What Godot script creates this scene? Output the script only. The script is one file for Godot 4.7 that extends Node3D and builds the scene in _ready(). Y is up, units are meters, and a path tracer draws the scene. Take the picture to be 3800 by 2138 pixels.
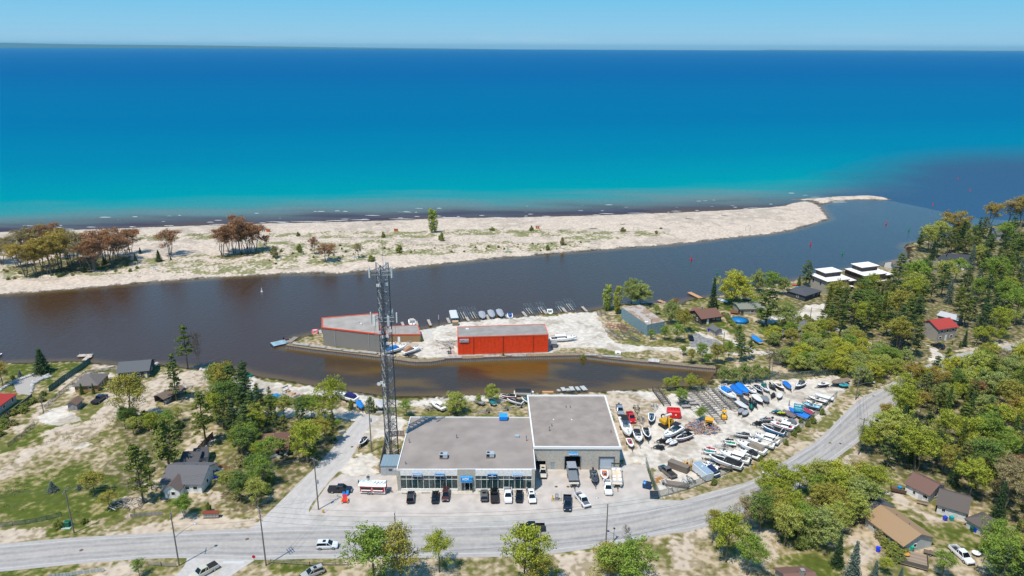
extends Node3D
const SUN_E := 1.55
const WATER := -0.9
var M := {}
var rng := RandomNumberGenerator.new()
var taken := {}
class MB:
	var v := PackedVector3Array()
	var n := PackedVector3Array()
	var c := PackedColorArray()
	var uv := PackedVector2Array()
	var col := Color.WHITE
	var use_c := false
	func tri(a: Vector3, b: Vector3, d: Vector3) -> void:
		var nn := (b - a).cross(d - a)
		if nn.length_squared() < 1e-14: return
		nn = nn.normalized()
		v.append(a); v.append(d); v.append(b)
		n.append(nn); n.append(nn); n.append(nn)
		if use_c: c.append(col); c.append(col); c.append(col)
	func quad(a: Vector3, b: Vector3, d: Vector3, e: Vector3) -> void:
		tri(a, b, d); tri(a, d, e)
	func tri_n(a: Vector3, b: Vector3, d: Vector3, na: Vector3, nb: Vector3, nd: Vector3) -> void:
		v.append(a); v.append(d); v.append(b)
		n.append(na); n.append(nd); n.append(nb)
		if use_c: c.append(col); c.append(col); c.append(col)
	func box(ce: Vector3, s: Vector3, b := Basis()) -> void:
		var h := s * 0.5
		var p := []
		for i in 8:
			p.append(ce + b * Vector3(h.x if i & 1 else -h.x, h.y if i & 2 else -h.y, h.z if i & 4 else -h.z))
		quad(p[4], p[5], p[7], p[6]); quad(p[1], p[0], p[2], p[3])
		quad(p[5], p[1], p[3], p[7]); quad(p[0], p[4], p[6], p[2])
		quad(p[6], p[7], p[3], p[2]); quad(p[0], p[1], p[5], p[4])
	func cbox(ce: Vector3, s: Vector3, ch: float, b := Basis()) -> void:
		var h := s * 0.5
		var lo := []; var mi := []; var up := []
		for q in [[-1, -1], [1, -1], [1, 1], [-1, 1]]:
			lo.append(ce + b * Vector3(q[0] * h.x, -h.y, q[1] * h.z))
			mi.append(ce + b * Vector3(q[0] * h.x, h.y - ch, q[1] * h.z))
			up.append(ce + b * Vector3(q[0] * (h.x - ch), h.y, q[1] * (h.z - ch)))
		for i in 4:
			var j := (i + 1) % 4
			quad(lo[j], lo[i], mi[i], mi[j]); quad(mi[j], mi[i], up[i], up[j])
		quad(up[3], up[2], up[1], up[0]); quad(lo[0], lo[1], lo[2], lo[3])
	func bar(a: Vector3, b: Vector3, w: float, h := -1.0) -> void:
		if h < 0: h = w
		var d := b - a
		var l := d.length()
		if l < 1e-5: return
		var z := d / l
		var x := Vector3.UP.cross(z)
		if x.length() < 1e-3: x = Vector3.RIGHT
		x = x.normalized()
		box((a + b) * 0.5, Vector3(w, h, l), Basis(x, z.cross(x), z))
	func tube(pts: Array, r0: float, r1: float, k := 6, caps := true) -> void:
		var rings := []
		var m := pts.size()
		for i in m:
			var d: Vector3 = (pts[min(i + 1, m - 1)] - pts[max(i - 1, 0)])
			if d.length() < 1e-6: d = Vector3.UP
			d = d.normalized()
			var x := d.cross(Vector3(0.31, 0.2, 0.93))
			if x.length() < 1e-2: x = d.cross(Vector3.RIGHT)
			x = x.normalized()
			var y := d.cross(x)
			var r := lerpf(r0, r1, float(i) / max(1, m - 1))
			var ring := []
			for j in k:
				var a := TAU * j / k
				var o := x * cos(a) + y * sin(a)
				ring.append([pts[i] + o * r, o])
			rings.append(ring)
		for i in m - 1:
			for j in k:
				var q := (j + 1) % k
				var A = rings[i][j]; var B = rings[i][q]; var C = rings[i + 1][q]; var D = rings[i + 1][j]
				tri_n(A[0], B[0], C[0], A[1], B[1], C[1]); tri_n(A[0], C[0], D[0], A[1], C[1], D[1])
		if caps:
			for j in range(1, k - 1):
				tri(rings[0][0][0], rings[0][j + 1][0], rings[0][j][0])
				tri(rings[m - 1][0][0], rings[m - 1][j][0], rings[m - 1][j + 1][0])
	func prism(p: PackedVector2Array, y0: float, y1: float, top := true, sides := true, bottom := false) -> void:
		if Geometry2D.is_polygon_clockwise(p):
			p = p.duplicate(); p.reverse()
		var k := p.size()
		if sides:
			for i in k:
				var a := p[i]; var b := p[(i + 1) % k]
				quad(Vector3(b.x, y0, b.y), Vector3(a.x, y0, a.y), Vector3(a.x, y1, a.y), Vector3(b.x, y1, b.y))
		if top or bottom:
			var t := Geometry2D.triangulate_polygon(p)
			for i in range(0, t.size(), 3):
				var a := p[t[i]]; var b := p[t[i + 1]]; var d := p[t[i + 2]]
				if (b - a).cross(d - a) > 0:
					var q := b; b = d; d = q
				if top: tri(Vector3(a.x, y1, a.y), Vector3(b.x, y1, b.y), Vector3(d.x, y1, d.y))
				if bottom: tri(Vector3(a.x, y0, a.y), Vector3(d.x, y0, d.y), Vector3(b.x, y0, b.y))
	func loft(rings: Array, closed := true, cap0 := true, cap1 := true) -> void:
		for i in rings.size() - 1:
			var A: Array = rings[i]; var B: Array = rings[i + 1]
			var k := A.size()
			for j in (k if closed else k - 1):
				var q := (j + 1) % k
				quad(A[j], A[q], B[q], B[j])
		if cap0:
			var A: Array = rings[0]
			for j in range(1, A.size() - 1): tri(A[0], A[j + 1], A[j])
		if cap1:
			var A: Array = rings[-1]
			for j in range(1, A.size() - 1): tri(A[0], A[j], A[j + 1])
	func ball(ce: Vector3, r: Vector3, k := 8, half := false) -> void:
		var m := k / 2
		var f := func(i: int, j: int) -> Vector3:
			var p := PI * i / m * (0.5 if half else 1.0)
			var a := TAU * j / k
			return Vector3(sin(p) * cos(a), cos(p), sin(p) * sin(a))
		for i in m:
			for j in k:
				var A: Vector3 = f.call(i, j); var B: Vector3 = f.call(i, j + 1); var C: Vector3 = f.call(i + 1, j + 1); var D: Vector3 = f.call(i + 1, j)
				if i > 0: tri_n(ce + A * r, ce + B * r, ce + C * r, A, B, C)
				tri_n(ce + A * r, ce + C * r, ce + D * r, A, C, D)
	func cyl(ce: Vector3, r: float, h: float, k := 10, axis := Vector3.UP) -> void:
		tube([ce - axis * h * 0.5, ce + axis * h * 0.5], r, r, k)
	func mesh() -> ArrayMesh:
		var a := []
		a.resize(Mesh.ARRAY_MAX)
		a[Mesh.ARRAY_VERTEX] = v
		a[Mesh.ARRAY_NORMAL] = n
		if use_c: a[Mesh.ARRAY_COLOR] = c
		if uv.size() == v.size(): a[Mesh.ARRAY_TEX_UV] = uv
		var m := ArrayMesh.new()
		if v.size() > 0: m.add_surface_from_arrays(Mesh.PRIMITIVE_TRIANGLES, a)
		return m
func V(x: float, y: float, z: float) -> Vector3: return Vector3(x, y, z)
func U(x: float, y: float) -> Vector2: return Vector2(x, y)
func pv(a: Array) -> PackedVector2Array:
	var p := PackedVector2Array()
	for i in range(0, a.size(), 2): p.append(U(a[i], a[i + 1]))
	return p
func v3(p: Vector2, y := .0) -> Vector3: return V(p.x, y, p.y)
func lin(r: float, g := -1.0, b := -1.0) -> Color:
	if g < 0: g = r; b = r
	return Color(r, g, b).linear_to_srgb()
func numbered(s: String) -> String:
	if not taken.has(s):
		taken[s] = 0
		return s
	taken[s] += 1
	return "%s_%03d" % [s, taken[s]]
func obj(called: String, mb, m: Material, parent: Node = self) -> MeshInstance3D:
	var o := MeshInstance3D.new()
	o.mesh = mb.mesh() if mb is MB else mb
	o.material_override = m
	if parent == self: o.name = numbered(called)
	else: o.name = called
	parent.add_child(o, true)
	return o
func tag(o: Node, label: String, cat: String, group := "") -> Node:
	o.set_meta("label", label); o.set_meta("category", cat)
	if group: o.set_meta("group", group)
	return o
func thing(called: String, label: String, cat: String, at := Vector3.ZERO, turn := .0, group := "") -> Node3D:
	var o := Node3D.new()
	o.name = numbered(called)
	add_child(o)
	o.position = at; o.rotation.y = turn
	tag(o, label, cat, group)
	return o
func struct(called: String, mb, m: Material) -> MeshInstance3D:
	var o := obj(called, mb, m)
	o.set_meta("kind", "structure")
	return o
func stuff(called: String, mb, m: Material, label: String, cat: String, parent: Node = self) -> MeshInstance3D:
	var o := obj(called, mb, m, parent)
	o.set_meta("kind", "stuff")
	if parent == self: tag(o, label, cat)
	return o
func copy(o: Node3D, at: Vector3, turn: float, s := 1.0, label := "") -> Node3D:
	var r: Node3D = o.duplicate()
	r.name = numbered(String(o.get_meta("kindname", o.name)))
	add_child(r)
	r.position = at; r.rotation.y = turn; r.scale = Vector3.ONE * s
	if label: r.set_meta("label", label)
	return r
func heading(a: Vector2, b: Vector2) -> float: return atan2(b.x - a.x, b.y - a.y)
var grain := {}
func noise_tex(key: String, freq: float, lo: float, hi: float, oct := 4, sz := 512, ramp_pow := 1.0) -> ImageTexture:
	if grain.has(key): return grain[key]
	var f := FastNoiseLite.new()
	f.seed = hash(key) % 10000
	f.noise_type = FastNoiseLite.TYPE_SIMPLEX_SMOOTH
	f.frequency = freq; f.fractal_octaves = oct
	var im := f.get_seamless_image(sz, sz)
	im.convert(Image.FORMAT_RGB8)
	var d := im.get_data()
	for i in d.size():
		d[i] = int(255.0 * lerpf(lo, hi, pow(d[i] / 255.0, ramp_pow)))
	grain[key] = ImageTexture.create_from_image(Image.create_from_data(sz, sz, false, Image.FORMAT_RGB8, d))
	return grain[key]
func mat(c, rough := .8, metal := .0, tex := "", sc := .3) -> StandardMaterial3D:
	if c is String: c = Color.html(c)
	var key := str(c) + str(rough) + str(metal) + tex + str(sc)
	if M.has(key): return M[key]
	var m := StandardMaterial3D.new()
	m.albedo_color = c; m.roughness = rough; m.metallic = metal
	if tex:
		match tex:
			"grime": m.albedo_texture = noise_tex("grime", .012, .62, 1.0, 5)
			"fine": m.albedo_texture = noise_tex("fine", .05, .75, 1.0, 4)
			"soft": m.albedo_texture = noise_tex("soft", .008, .86, 1.0, 3)
		m.uv1_triplanar = true; m.uv1_world_triplanar = true
		m.uv1_scale = Vector3.ONE * sc
	M[key] = m
	return m
func glass(c := "14202a", a := .82) -> StandardMaterial3D:
	var key := "glass" + c + str(a)
	if M.has(key): return M[key]
	var m := StandardMaterial3D.new()
	var k := Color.html(c); k.a = a
	m.albedo_color = k; m.roughness = .04; m.metallic_specular = .6
	if a < 1.0: m.transparency = BaseMaterial3D.TRANSPARENCY_ALPHA
	M[key] = m
	return m
func vmat(rough := .85, key := "v") -> StandardMaterial3D:
	key = "vmat" + key + str(rough)
	if M.has(key): return M[key]
	var m := StandardMaterial3D.new()
	m.vertex_color_use_as_albedo = true; m.roughness = rough
	M[key] = m
	return m
func resample(p: PackedVector2Array, k: int, smooth := true) -> PackedVector2Array:
	var q := p
	if smooth:
		q = PackedVector2Array()
		for i in p.size() - 1:
			var a := p[max(i - 1, 0)]; var b := p[i]; var c := p[i + 1]; var d := p[min(i + 2, p.size() - 1)]
			for j in 8: q.append(b.cubic_interpolate(c, a, d, j / 8.0))
		q.append(p[-1])
	var L := .0
	for i in q.size() - 1: L += q[i].distance_to(q[i + 1])
	var out := PackedVector2Array()
	var step := L / (k - 1)
	var acc := .0; var i := 0
	out.append(q[0])
	var want := step
	while i < q.size() - 1 and out.size() < k - 1:
		var l := q[i].distance_to(q[i + 1])
		if acc + l >= want and l > 0:
			out.append(q[i].lerp(q[i + 1], (want - acc) / l)); want += step
		else:
			acc += l; i += 1
	while out.size() < k: out.append(q[-1])
	return out
func sky_image() -> ImageTexture:
	var W := 1024; var H := 1024
	var im := Image.create(W, H, false, Image.FORMAT_RGBF)
	var st := [[.0, .36, .61, .79], [1.2, .29, .60, .82], [4.0, .15, .55, .85], [9.0, .15, .47, .77], [25.0, .10, .33, .64], [90.0, .05, .2, .48]]
	var f := FastNoiseLite.new(); f.frequency = .02; f.fractal_octaves = 4
	for j in H:
		var el := 90.0 - 180.0 * (j + .5) / H
		var c := Color(.30, .50, .62)
		if el >= 0:
			for k in st.size() - 1:
				if el >= st[k][0]: c = Color(st[k][1], st[k][2], st[k][3]).lerp(Color(st[k + 1][1], st[k + 1][2], st[k + 1][3]), clampf((el - st[k][0]) / (st[k + 1][0] - st[k][0]), 0, 1))
		for i in W:
			var d := c
			if el > .1 and el < 1.3:
				var w := smoothstep(.08, .45, f.get_noise_2d(i * 1.2, el * 60.0)) * smoothstep(.1, .4, el) * (1.0 - smoothstep(.6, 1.3, el))
				d = c.lerp(Color(.78, .86, .92), w * .08)
			im.set_pixel(i, j, d)
	return ImageTexture.create_from_image(im)
# ================================================================ scene
func _ready() -> void:
	rng.seed = 7
	var cam := Camera3D.new()
	cam.name = "camera"
	cam.position = V(0, 106, 0)
	cam.rotation_degrees = V(-18.19, 0, .226)
	cam.fov = 42.77
	cam.near = 1.0; cam.far = 90000.0
	add_child(cam)
	cam.current = true
	var sk := PanoramaSkyMaterial.new()
	sk.panorama = sky_image()
	var e := Environment.new()
	e.background_mode = Environment.BG_SKY
	e.sky = Sky.new(); e.sky.sky_material = sk
	e.tonemap_mode = Environment.TONE_MAPPER_LINEAR
	e.tonemap_exposure = 1.0
	e.sdfgi_enabled = true; e.ssao_enabled = true; e.ssil_enabled = true
	e.fog_enabled = true; e.fog_density = .000025; e.fog_light_color = lin(.22, .6, .85)
	var we := WorldEnvironment.new()
	we.name = "world_environment"; we.environment = e
	add_child(we)
	var sun := DirectionalLight3D.new()
	sun.name = "sun"
	sun.light_energy = SUN_E; sun.light_color = Color(1.0, .965, .91)
	sun.light_angular_distance = .5; sun.shadow_enabled = true
	add_child(sun)
	sun.look_at_from_position(Vector3.ZERO, V(.295, -1.0, -.38), Vector3.FORWARD)
	var t0 := Time.get_ticks_msec()
	build_ground()
	print("ground ", Time.get_ticks_msec() - t0)
	build_water()
	build_roads()
	print("roads ", Time.get_ticks_msec() - t0)
	build_buildings()
	build_tower()
	print("buildings ", Time.get_ticks_msec() - t0)
	build_trees()
	print("trees ", Time.get_ticks_msec() - t0)
	build_vehicles()
	print("vehicles ", Time.get_ticks_msec() - t0)
	build_misc()
	print("misc ", Time.get_ticks_msec() - t0)
# ================================================================ land, water, roads
var spit: PackedVector2Array
var bar_sand: PackedVector2Array
var main_land: PackedVector2Array
var gx0 := -330.0
var gz0 := -640.0
var gstep := 1.5
var gw := 500
var gh := 354
var sd := PackedFloat32Array()
var lake_shore: PackedVector2Array
func shapes() -> void:
	lake_shore = pv([-372.4,-407.6,-336.3,-420.3,-307.4,-429.5,-263.4,-436.3,-218.7,-444.3,-172.4,-452.7,-99,-461.7,-74.1,-465.6,-41.2,-472,3.1,-475.1,56.2,-482.1,111.4,-491.8,154.8,-501.6])
	spit = lake_shore.duplicate()
	spit.append_array(pv([179.9,-509.8,192.6,-516.1,205.7,-528.7,217,-533.7,220.6,-528,219.1,-513.2,211.5,-484,208.8,-473.5,201.6,-466.2,185.9,-452.1,168.2,-437.4,153.5,-429.7,135.4,-423.3,115.5,-414.8,90.2,-404.3,66.7,-397.9,46.6,-391.9,26.9,-385.4,-.1,-377.1,-14.3,-372.1,-29.6,-366.3,-44.4,-360.6,-58.7,-354.3,-77.6,-348.9,-87,-346.6,-106.4,-346,-125,-342.9,-137.1,-339.8,-150.2,-336.5,-163.1,-333.2,-179.6,-328.3,-194.9,-322.2,-214.2,-316.2,-229.8,-312.4,-247.5,-306.1]))
	bar_sand = pv([201.1,-536.3,212.1,-540.3,224.5,-543.5,241.3,-550,254.6,-553,271,-555.7,279.6,-550,281.6,-537.2,269.4,-536.2,255.7,-538.5,238.2,-531.9,224.3,-520.9,218.3,-516.6,219.3,-526.5,210.2,-535])
	main_land = pv([-195.9,-235.1,-179.8,-237,-177.6,-237.8,-168.8,-238.4,-161.4,-239,-152.4,-239.8,-147.8,-238.6,-138.3,-236.5,-136.9,-237.2,-127.9,-236.6,-124.7,-237.3,-120,-236.1,-112,-233.7,-104.8,-232.9,-95.2,-233.2,-92.3,-231.6,-86.8,-227.8,-79.5,-225.9,-72,-223.3,-64.7,-220.7,-57.7,-218.5,-50.7,-216.4,-43.9,-214.3,-37.3,-213,-24.5,-213.4,-11.8,-214.6,.1,-216.3,19.5,-216.2,28.4,-217.6,39.3,-218.7,47.6,-219.9,56.1,-221.2,65.2,-223.2,69.3,-230.2,71.2,-234.7,67.9,-235.3,56.2,-237.9,46.1,-240.2,35.8,-242.7,25,-246,24.5,-244.4,16.3,-244.1,4.9,-243.2,-6.3,-242.3,-14.4,-241.3,-23.1,-240.5,-28.6,-239.6,-33.4,-239.1,-36.7,-239.9,-42.1,-241.7,-47.1,-243.5,-54.8,-245.6,-62.1,-247.6,-72.9,-250.3,-84.4,-253.8,-85.1,-255.2,-82.6,-262.9,-78.2,-265.7,-73.9,-267.1,-74.4,-269.2,-53.6,-275,-45.8,-270.4,-37.3,-270.8,-35.7,-272.3,-32.1,-273.3,-29.4,-275.8,-24.3,-279,-21.3,-280.1,-13.8,-282.2,-7.4,-284.1,.4,-285.6,7,-287.2,16.3,-290.7,24.3,-291.8,31,-292.1,36.2,-296.1,38.8,-297.6,48.1,-302.3,58.2,-303.5,63,-304,67.5,-304.4,73.7,-302.9,77.7,-308.3,85.8,-311.9,93.3,-314.6,102.7,-317.5,117.1,-329.2,129.1,-333.6,135.5,-338.1,149.8,-347.3,168.9,-357.1,179.5,-363.2,190.5,-362.1,195,-369.5,205.5,-374.7,210.9,-378.2,219.2,-393.4,221.3,-401.9,226.4,-408.6,235.4,-412.8,252.6,-425.2,273.3,-435.3,307.9,-456.8,349.1,-480.5,418.3,-510.3])
	main_land.append_array(PackedVector2Array([U(700, -640), U(700, -60), U(-500, -60), U(-500, -270)]))
func fill_poly(grid: PackedByteArray, w: int, h: int, x0: float, z0: float, st: float, p: PackedVector2Array, val: int) -> PackedByteArray:
	var zmin := 1e9; var zmax := -1e9
	for q in p: zmin = min(zmin, q.y); zmax = max(zmax, q.y)
	for j in range(max(0, int((zmin - z0) / st)), min(h, int((zmax - z0) / st) + 2)):
		var z := z0 + j * st + .0007
		var xs := []
		for i in p.size():
			var a := p[i]; var b := p[(i + 1) % p.size()]
			if (a.y > z) != (b.y > z): xs.append(a.x + (z - a.y) / (b.y - a.y) * (b.x - a.x))
		xs.sort()
		for k in range(0, xs.size() - 1, 2):
			for i in range(max(0, int(ceil((xs[k] - x0) / st))), min(w, int(floor((xs[k + 1] - x0) / st)) + 1)):
				grid[j * w + i] = val
	return grid
func near_seg(p: PackedVector2Array, dist: PackedFloat32Array, closed: bool) -> PackedFloat32Array:
	var R := 26.0
	for i in (p.size() if closed else p.size() - 1):
		var a := p[i]; var b := p[(i + 1) % p.size()]
		var i0: int = max(0, int((min(a.x, b.x) - R - gx0) / gstep)); var i1: int = min(gw - 1, int((max(a.x, b.x) + R - gx0) / gstep))
		var j0: int = max(0, int((min(a.y, b.y) - R - gz0) / gstep)); var j1: int = min(gh - 1, int((max(a.y, b.y) + R - gz0) / gstep))
		var ab := b - a
		var l2: float = max(ab.length_squared(), 1e-6)
		for j in range(j0, j1 + 1):
			for k in range(i0, i1 + 1):
				var q := U(gx0 + k * gstep, gz0 + j * gstep)
				var t := clampf((q - a).dot(ab) / l2, 0, 1)
				var d := (a + ab * t).distance_squared_to(q)
				var id := j * gw + k
				if d < dist[id]: dist[id] = d
	return dist
func shore_d(x: float, z: float) -> float:
	var fx := clampf((x - gx0) / gstep, 0, gw - 1.001); var fz := clampf((z - gz0) / gstep, 0, gh - 1.001)
	var i := int(fx); var j := int(fz)
	fx -= i; fz -= j
	return lerpf(lerpf(sd[j * gw + i], sd[j * gw + i + 1], fx), lerpf(sd[j * gw + gw + i], sd[j * gw + gw + i + 1], fx), fz)
var dune := FastNoiseLite.new()
func ground_y(x: float, z: float) -> float:
	var d := shore_d(x, z)
	if d <= 0: return WATER + max(d * .25, -2.5)
	if on_spit(x, z):
		var k := smoothstep(8.0, 24.0, d)
		return min(WATER + d * .11, .45) + k * (.4 + 1.1 * max(.0, dune.get_noise_2d(x * .55, z * .9) + .15))
	return min(WATER + d * .75, .0)
func on_spit(x: float, z: float) -> bool:
	var r := lerpf(-258.0, -420.0, clampf((x + 230.0) / 480.0, 0, 1))
	return z < r and x < 300
const PAL := [[.36, .31, .21], [.47, .395, .315], [.56, .515, .455], [.15, .19, .04], [.15, .125, .07], [.62, .545, .455], [.42, .39, .36], [.40, .32, .20]]
func build_ground() -> void:
	shapes()
	dune.seed = 5; dune.frequency = .035; dune.fractal_octaves = 3
	var ins := PackedByteArray(); ins.resize(gw * gh)
	ins = fill_poly(ins, gw, gh, gx0, gz0, gstep, main_land, 1)
	ins = fill_poly(ins, gw, gh, gx0, gz0, gstep, spit, 2)
	ins = fill_poly(ins, gw, gh, gx0, gz0, gstep, bar_sand, 2)
	sd.resize(gw * gh); sd.fill(26.0 * 26.0)
	sd = near_seg(main_land, sd, true); sd = near_seg(spit, sd, true); sd = near_seg(bar_sand, sd, true)
	for i in gw * gh: sd[i] = sqrt(sd[i]) * (1.0 if ins[i] else -1.0)
	var tw := 2048; var th := 1450
	var ts := gw * gstep / tw
	var cl := PackedByteArray(); cl.resize(tw * th)
	var P := func(val: int, p: PackedVector2Array): cl = fill_poly(cl, tw, th, gx0, gz0, ts, p, val)
	P.call(5, spit); P.call(5, bar_sand)
	P.call(6, pv([-256.4,-352.9,-228.8,-356.8,-192.3,-364.6,-161,-376.5,-137.5,-380.8,-126,-346.1,-177.4,-343.8,-217,-336.7,-241.3,-330.1]))
	P.call(6, pv([-219.4,-416,-172.3,-420.1,-172.5,-405.7,-210.5,-402.4]))
	P.call(6, pv([-145.9,-406.1,-104.8,-400.1,-72.4,-407.2,-59.5,-396.4,-.1,-401.7,-.1,-385.8,-66.9,-373.9,-89.7,-358.8,-127.7,-351.2]))
	P.call(6, pv([-150.9,-421.1,-.1,-433.5,-.1,-423.6,-72.8,-409.5,-148.5,-414.1]))
	P.call(6, pv([-.1,-432.2,89.4,-429.9,90.4,-422.6,51.2,-409.2,-.1,-417.6]))
	P.call(6, pv([-.1,-399.5,42.7,-409,42,-395.8,-.1,-385.8]))
	P.call(4, pv([-251.2,-349.5,-238.1,-363.9,-209.5,-368.1,-199.5,-372,-192.1,-353.8,-207.3,-345,-229.3,-333.4]))
	P.call(4, pv([-156.9,-372.6,-136.8,-378.8,-133.6,-378.8,-133.8,-373,-148.9,-365.2]))
	P.call(4, pv([134.8,-233.8,142.5,-237.2,182.5,-241,216.4,-237.9,164.8,-172.7,124.3,-121.6,116.9,-147.7,103.8,-168.1,93.3,-168,95,-176.3,99.8,-185.3,112,-199,124.1,-211.7,130.7,-224.2]))
	P.call(4, pv([208.7,-374.1,227.9,-400.8,337.7,-476.3,426.3,-502.9,266.6,-301.2,238.9,-266.3,193.5,-257.7,162.6,-248,144.3,-240.6,135.5,-260.1,106.3,-253,95.8,-254.8,106.4,-287,123.6,-306,142.9,-315.8,181.1,-338.8]))
	P.call(4, pv([-120,-200.9,-112.7,-199.7,-93.7,-193.6,-90.7,-187.2,-94.3,-178.5,-94,-174.9,-92.5,-163,-94.5,-156.8,-105.6,-163.8,-107.4,-180.1]))
	P.call(4, pv([-100.4,-222.1,-86.4,-226.9,-65.6,-212.1,-51.5,-205.4,-56.1,-198.9,-50.5,-194,-48.3,-180.4,-52.2,-173.7,-57.9,-164.1,-61.1,-150.5,-65.4,-151.3,-76.3,-154.4,-79.1,-167.7,-76.7,-183,-83,-188.6]))
	P.call(3, pv([-184.6,-234.1,-176.2,-235,-167.1,-235.9,-159.9,-236.7,-149.6,-237.6,-149.3,-232.7,-151.2,-218.6,-156.7,-218.5,-161.9,-226.9,-165.7,-226.1,-175.5,-230.8,-182.3,-230.8]))
	P.call(3, pv([-133.6,-160,-129.8,-161.8,-120.8,-167.9,-114.6,-170.8,-106.3,-167.5,-94.5,-156.8,-94.8,-150.3,-98.6,-146.4,-104.1,-147.9,-114.2,-149,-128.4,-152.4]))
	P.call(3, pv([-106.8,-142.6,-106.5,-146.3,-97.9,-147.1,-96,-144.1,-97.6,-141.6,-102.2,-140.5,-105.3,-140.8]))
	P.call(3, pv([-140.6,-178.1,-138.8,-189.7,-138,-192.7,-131.9,-193.3,-130.5,-186.9,-136.3,-180.8,-137.3,-175.5]))
	P.call(3, pv([-114.2,-178.9,-109.7,-179.2,-108,-176.4,-111.4,-176.1]))
	P.call(3, pv([90.3,-158.1,94.6,-159.8,94.5,-152.3,95.9,-145.3,101.5,-145.4,106.1,-145.4,109.2,-141.1,103.2,-134.9,98.9,-136.8,91.7,-135.8,91.1,-142.4,90.6,-149.1]))
	P.call(3, pv([76.4,-305.5,92,-309.9,109.4,-314.5,105.2,-300.9,88.3,-291.1,85.9,-282.1,89.1,-270.9,87.2,-266.2,81,-272.2,75.6,-274.9,72.4,-284.9]))
	P.call(3, pv([71.7,-282,75.6,-274.9,76.9,-268.1,72.1,-267.4,69.6,-266,68.8,-271.4]))
	P.call(3, pv([113.4,-281,115.1,-273.6,107.3,-264,98.8,-261.7,97.5,-271,101.6,-280.9]))
	P.call(3, pv([59.1,-136.6,66,-137.3,71.2,-130.8,69.3,-128.3,58.3,-128.2]))
	P.call(3, pv([70.7,-160.1,79.8,-164.2,82.8,-161.5,81.3,-158,71.1,-157.1]))
	P.call(3, pv([-110.3,-129.1,-103.6,-130.3,-93.1,-130.8,-91.8,-127.7,-108.2,-126.1]))
	P.call(3, pv([-51.6,-133,-36,-133.7,-33.5,-128.1,-44.8,-126.4,-51.1,-128]))
	P.call(3, pv([-69.2,-183.7,-65.1,-186.6,-64.3,-185.2,-67.6,-181]))
	P.call(1, pv([-120.8,-230.5,-104,-231.1,-100.5,-219,-108,-216.8,-111.5,-207.6,-105.2,-199.1,-112.7,-199.7,-118.9,-204.8,-120.7,-211.6,-121.1,-220.4]))
	P.call(2, pv([-140.3,-194.5,-142,-200.7,-136.7,-204.7,-130.4,-198.9,-129.2,-195.8,-133.1,-193.3]))
	P.call(1, pv([-121.9,-197.1,-125.7,-201.5,-127,-207.4,-131.5,-213,-126.2,-213,-119.5,-204.8,-117.1,-196.5]))
	P.call(1, pv([-122.6,-199,-117.1,-195.3,-120.5,-186.4,-121.6,-178.3,-127.3,-181.5,-129.6,-173.7,-129.8,-161.8,-131.3,-156.6,-135.5,-162.7,-133.5,-167.3,-132.5,-180.4,-133.3,-191.7]))
	P.call(2, pv([-122,-179.9,-122.1,-183.2,-117.4,-182.1,-117.3,-179.4,-120.1,-178.6]))
	P.call(1, pv([-143,-202,-145,-228.7,-146.8,-224.7,-145.9,-207.3,-146.2,-202.6,-144.1,-194.4,-143.9,-187.4,-141.1,-187.4,-140.6,-194.5]))
	P.call(1, pv([-147.4,-236.8,-136.2,-234.1,-135.5,-231.2,-145.2,-230.3]))
	P.call(2, pv([-142.2,-214.3,-144.1,-227.1,-134.6,-228.8,-133,-226.4,-137.4,-223.3,-139.9,-213.6]))
	P.call(1, pv([-85.2,-188.5,-88.5,-184.6,-89.4,-167.6,-91.2,-160.3,-94.2,-144.5,-91,-144.2,-91.6,-149.1,-89.7,-160.3,-88.3,-171,-84,-184.6]))
	P.call(1, pv([-123.6,-142.1,-117.8,-143.6,-116.2,-144.7,-108.4,-145.5,-105.7,-140.8,-113.6,-137.3,-119.2,-135.9]))
	P.call(1, pv([-95.7,-143,-88.1,-144,-82.4,-146.5,-79.7,-151.2,-78.4,-150.8,-76.1,-148,-60.5,-148.9,-58.6,-147.4,-58.7,-143.3,-77.8,-141.3,-92.8,-139.8]))
	P.call(1, pv([-75.8,-156.9,-72.7,-157.8,-71.1,-153.6,-73.9,-152,-76.6,-152.8]))
	P.call(1, pv([-86.2,-131.5,-80,-132.8,-79.3,-127.8,-85.5,-126.2]))
	P.call(1, pv([10.8,-136,18.4,-138.1,17,-128.3,10.1,-128]))
	P.call(1, pv([33.4,-137.5,40,-142.1,45.5,-145,45.7,-142.1,40.9,-139.2,39.7,-128.5,32.9,-128.1]))
	P.call(1, pv([56.4,-145.1,60.5,-147.4,60.5,-147.4,59.4,-140.1,58.5,-134.9,55.8,-133.3,55.8,-138.3]))
	P.call(1, pv([76.4,-163.2,96.4,-182.1,96.4,-178.9,93.5,-174.3,85.9,-168.9,82.9,-162.4,80.5,-162.2,80,-164.6]))
	P.call(1, pv([90.2,-158.9,91.5,-158.1,93.2,-148.7,91,-147.6,90.2,-153.9]))
	P.call(1, pv([97.4,-162.5,92.5,-160.7,94.7,-158.1,98.1,-153.1,98.5,-148.4,103.8,-146.1,103.1,-149.2,99.2,-151.5,98.2,-158.1]))
	P.call(1, pv([75.5,-138.8,78.6,-140.9,81,-135.4,75.7,-131.5,75,-132.7]))
	P.call(2, pv([-87.5,-225.3,-78.6,-223.4,-63.9,-217.7,-50.1,-213.7,-40.1,-211.3,-33.7,-210.3,.1,-212.7,.1,-208.5,-36.2,-206.5,-40.6,-204.8,-52,-207.7,-62.5,-212.1,-82.4,-214.8]))
	P.call(2, pv([-86,-225.7,-91.1,-228.4,-93.5,-226.8,-91.1,-219.1,-79.2,-205.2]))
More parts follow.
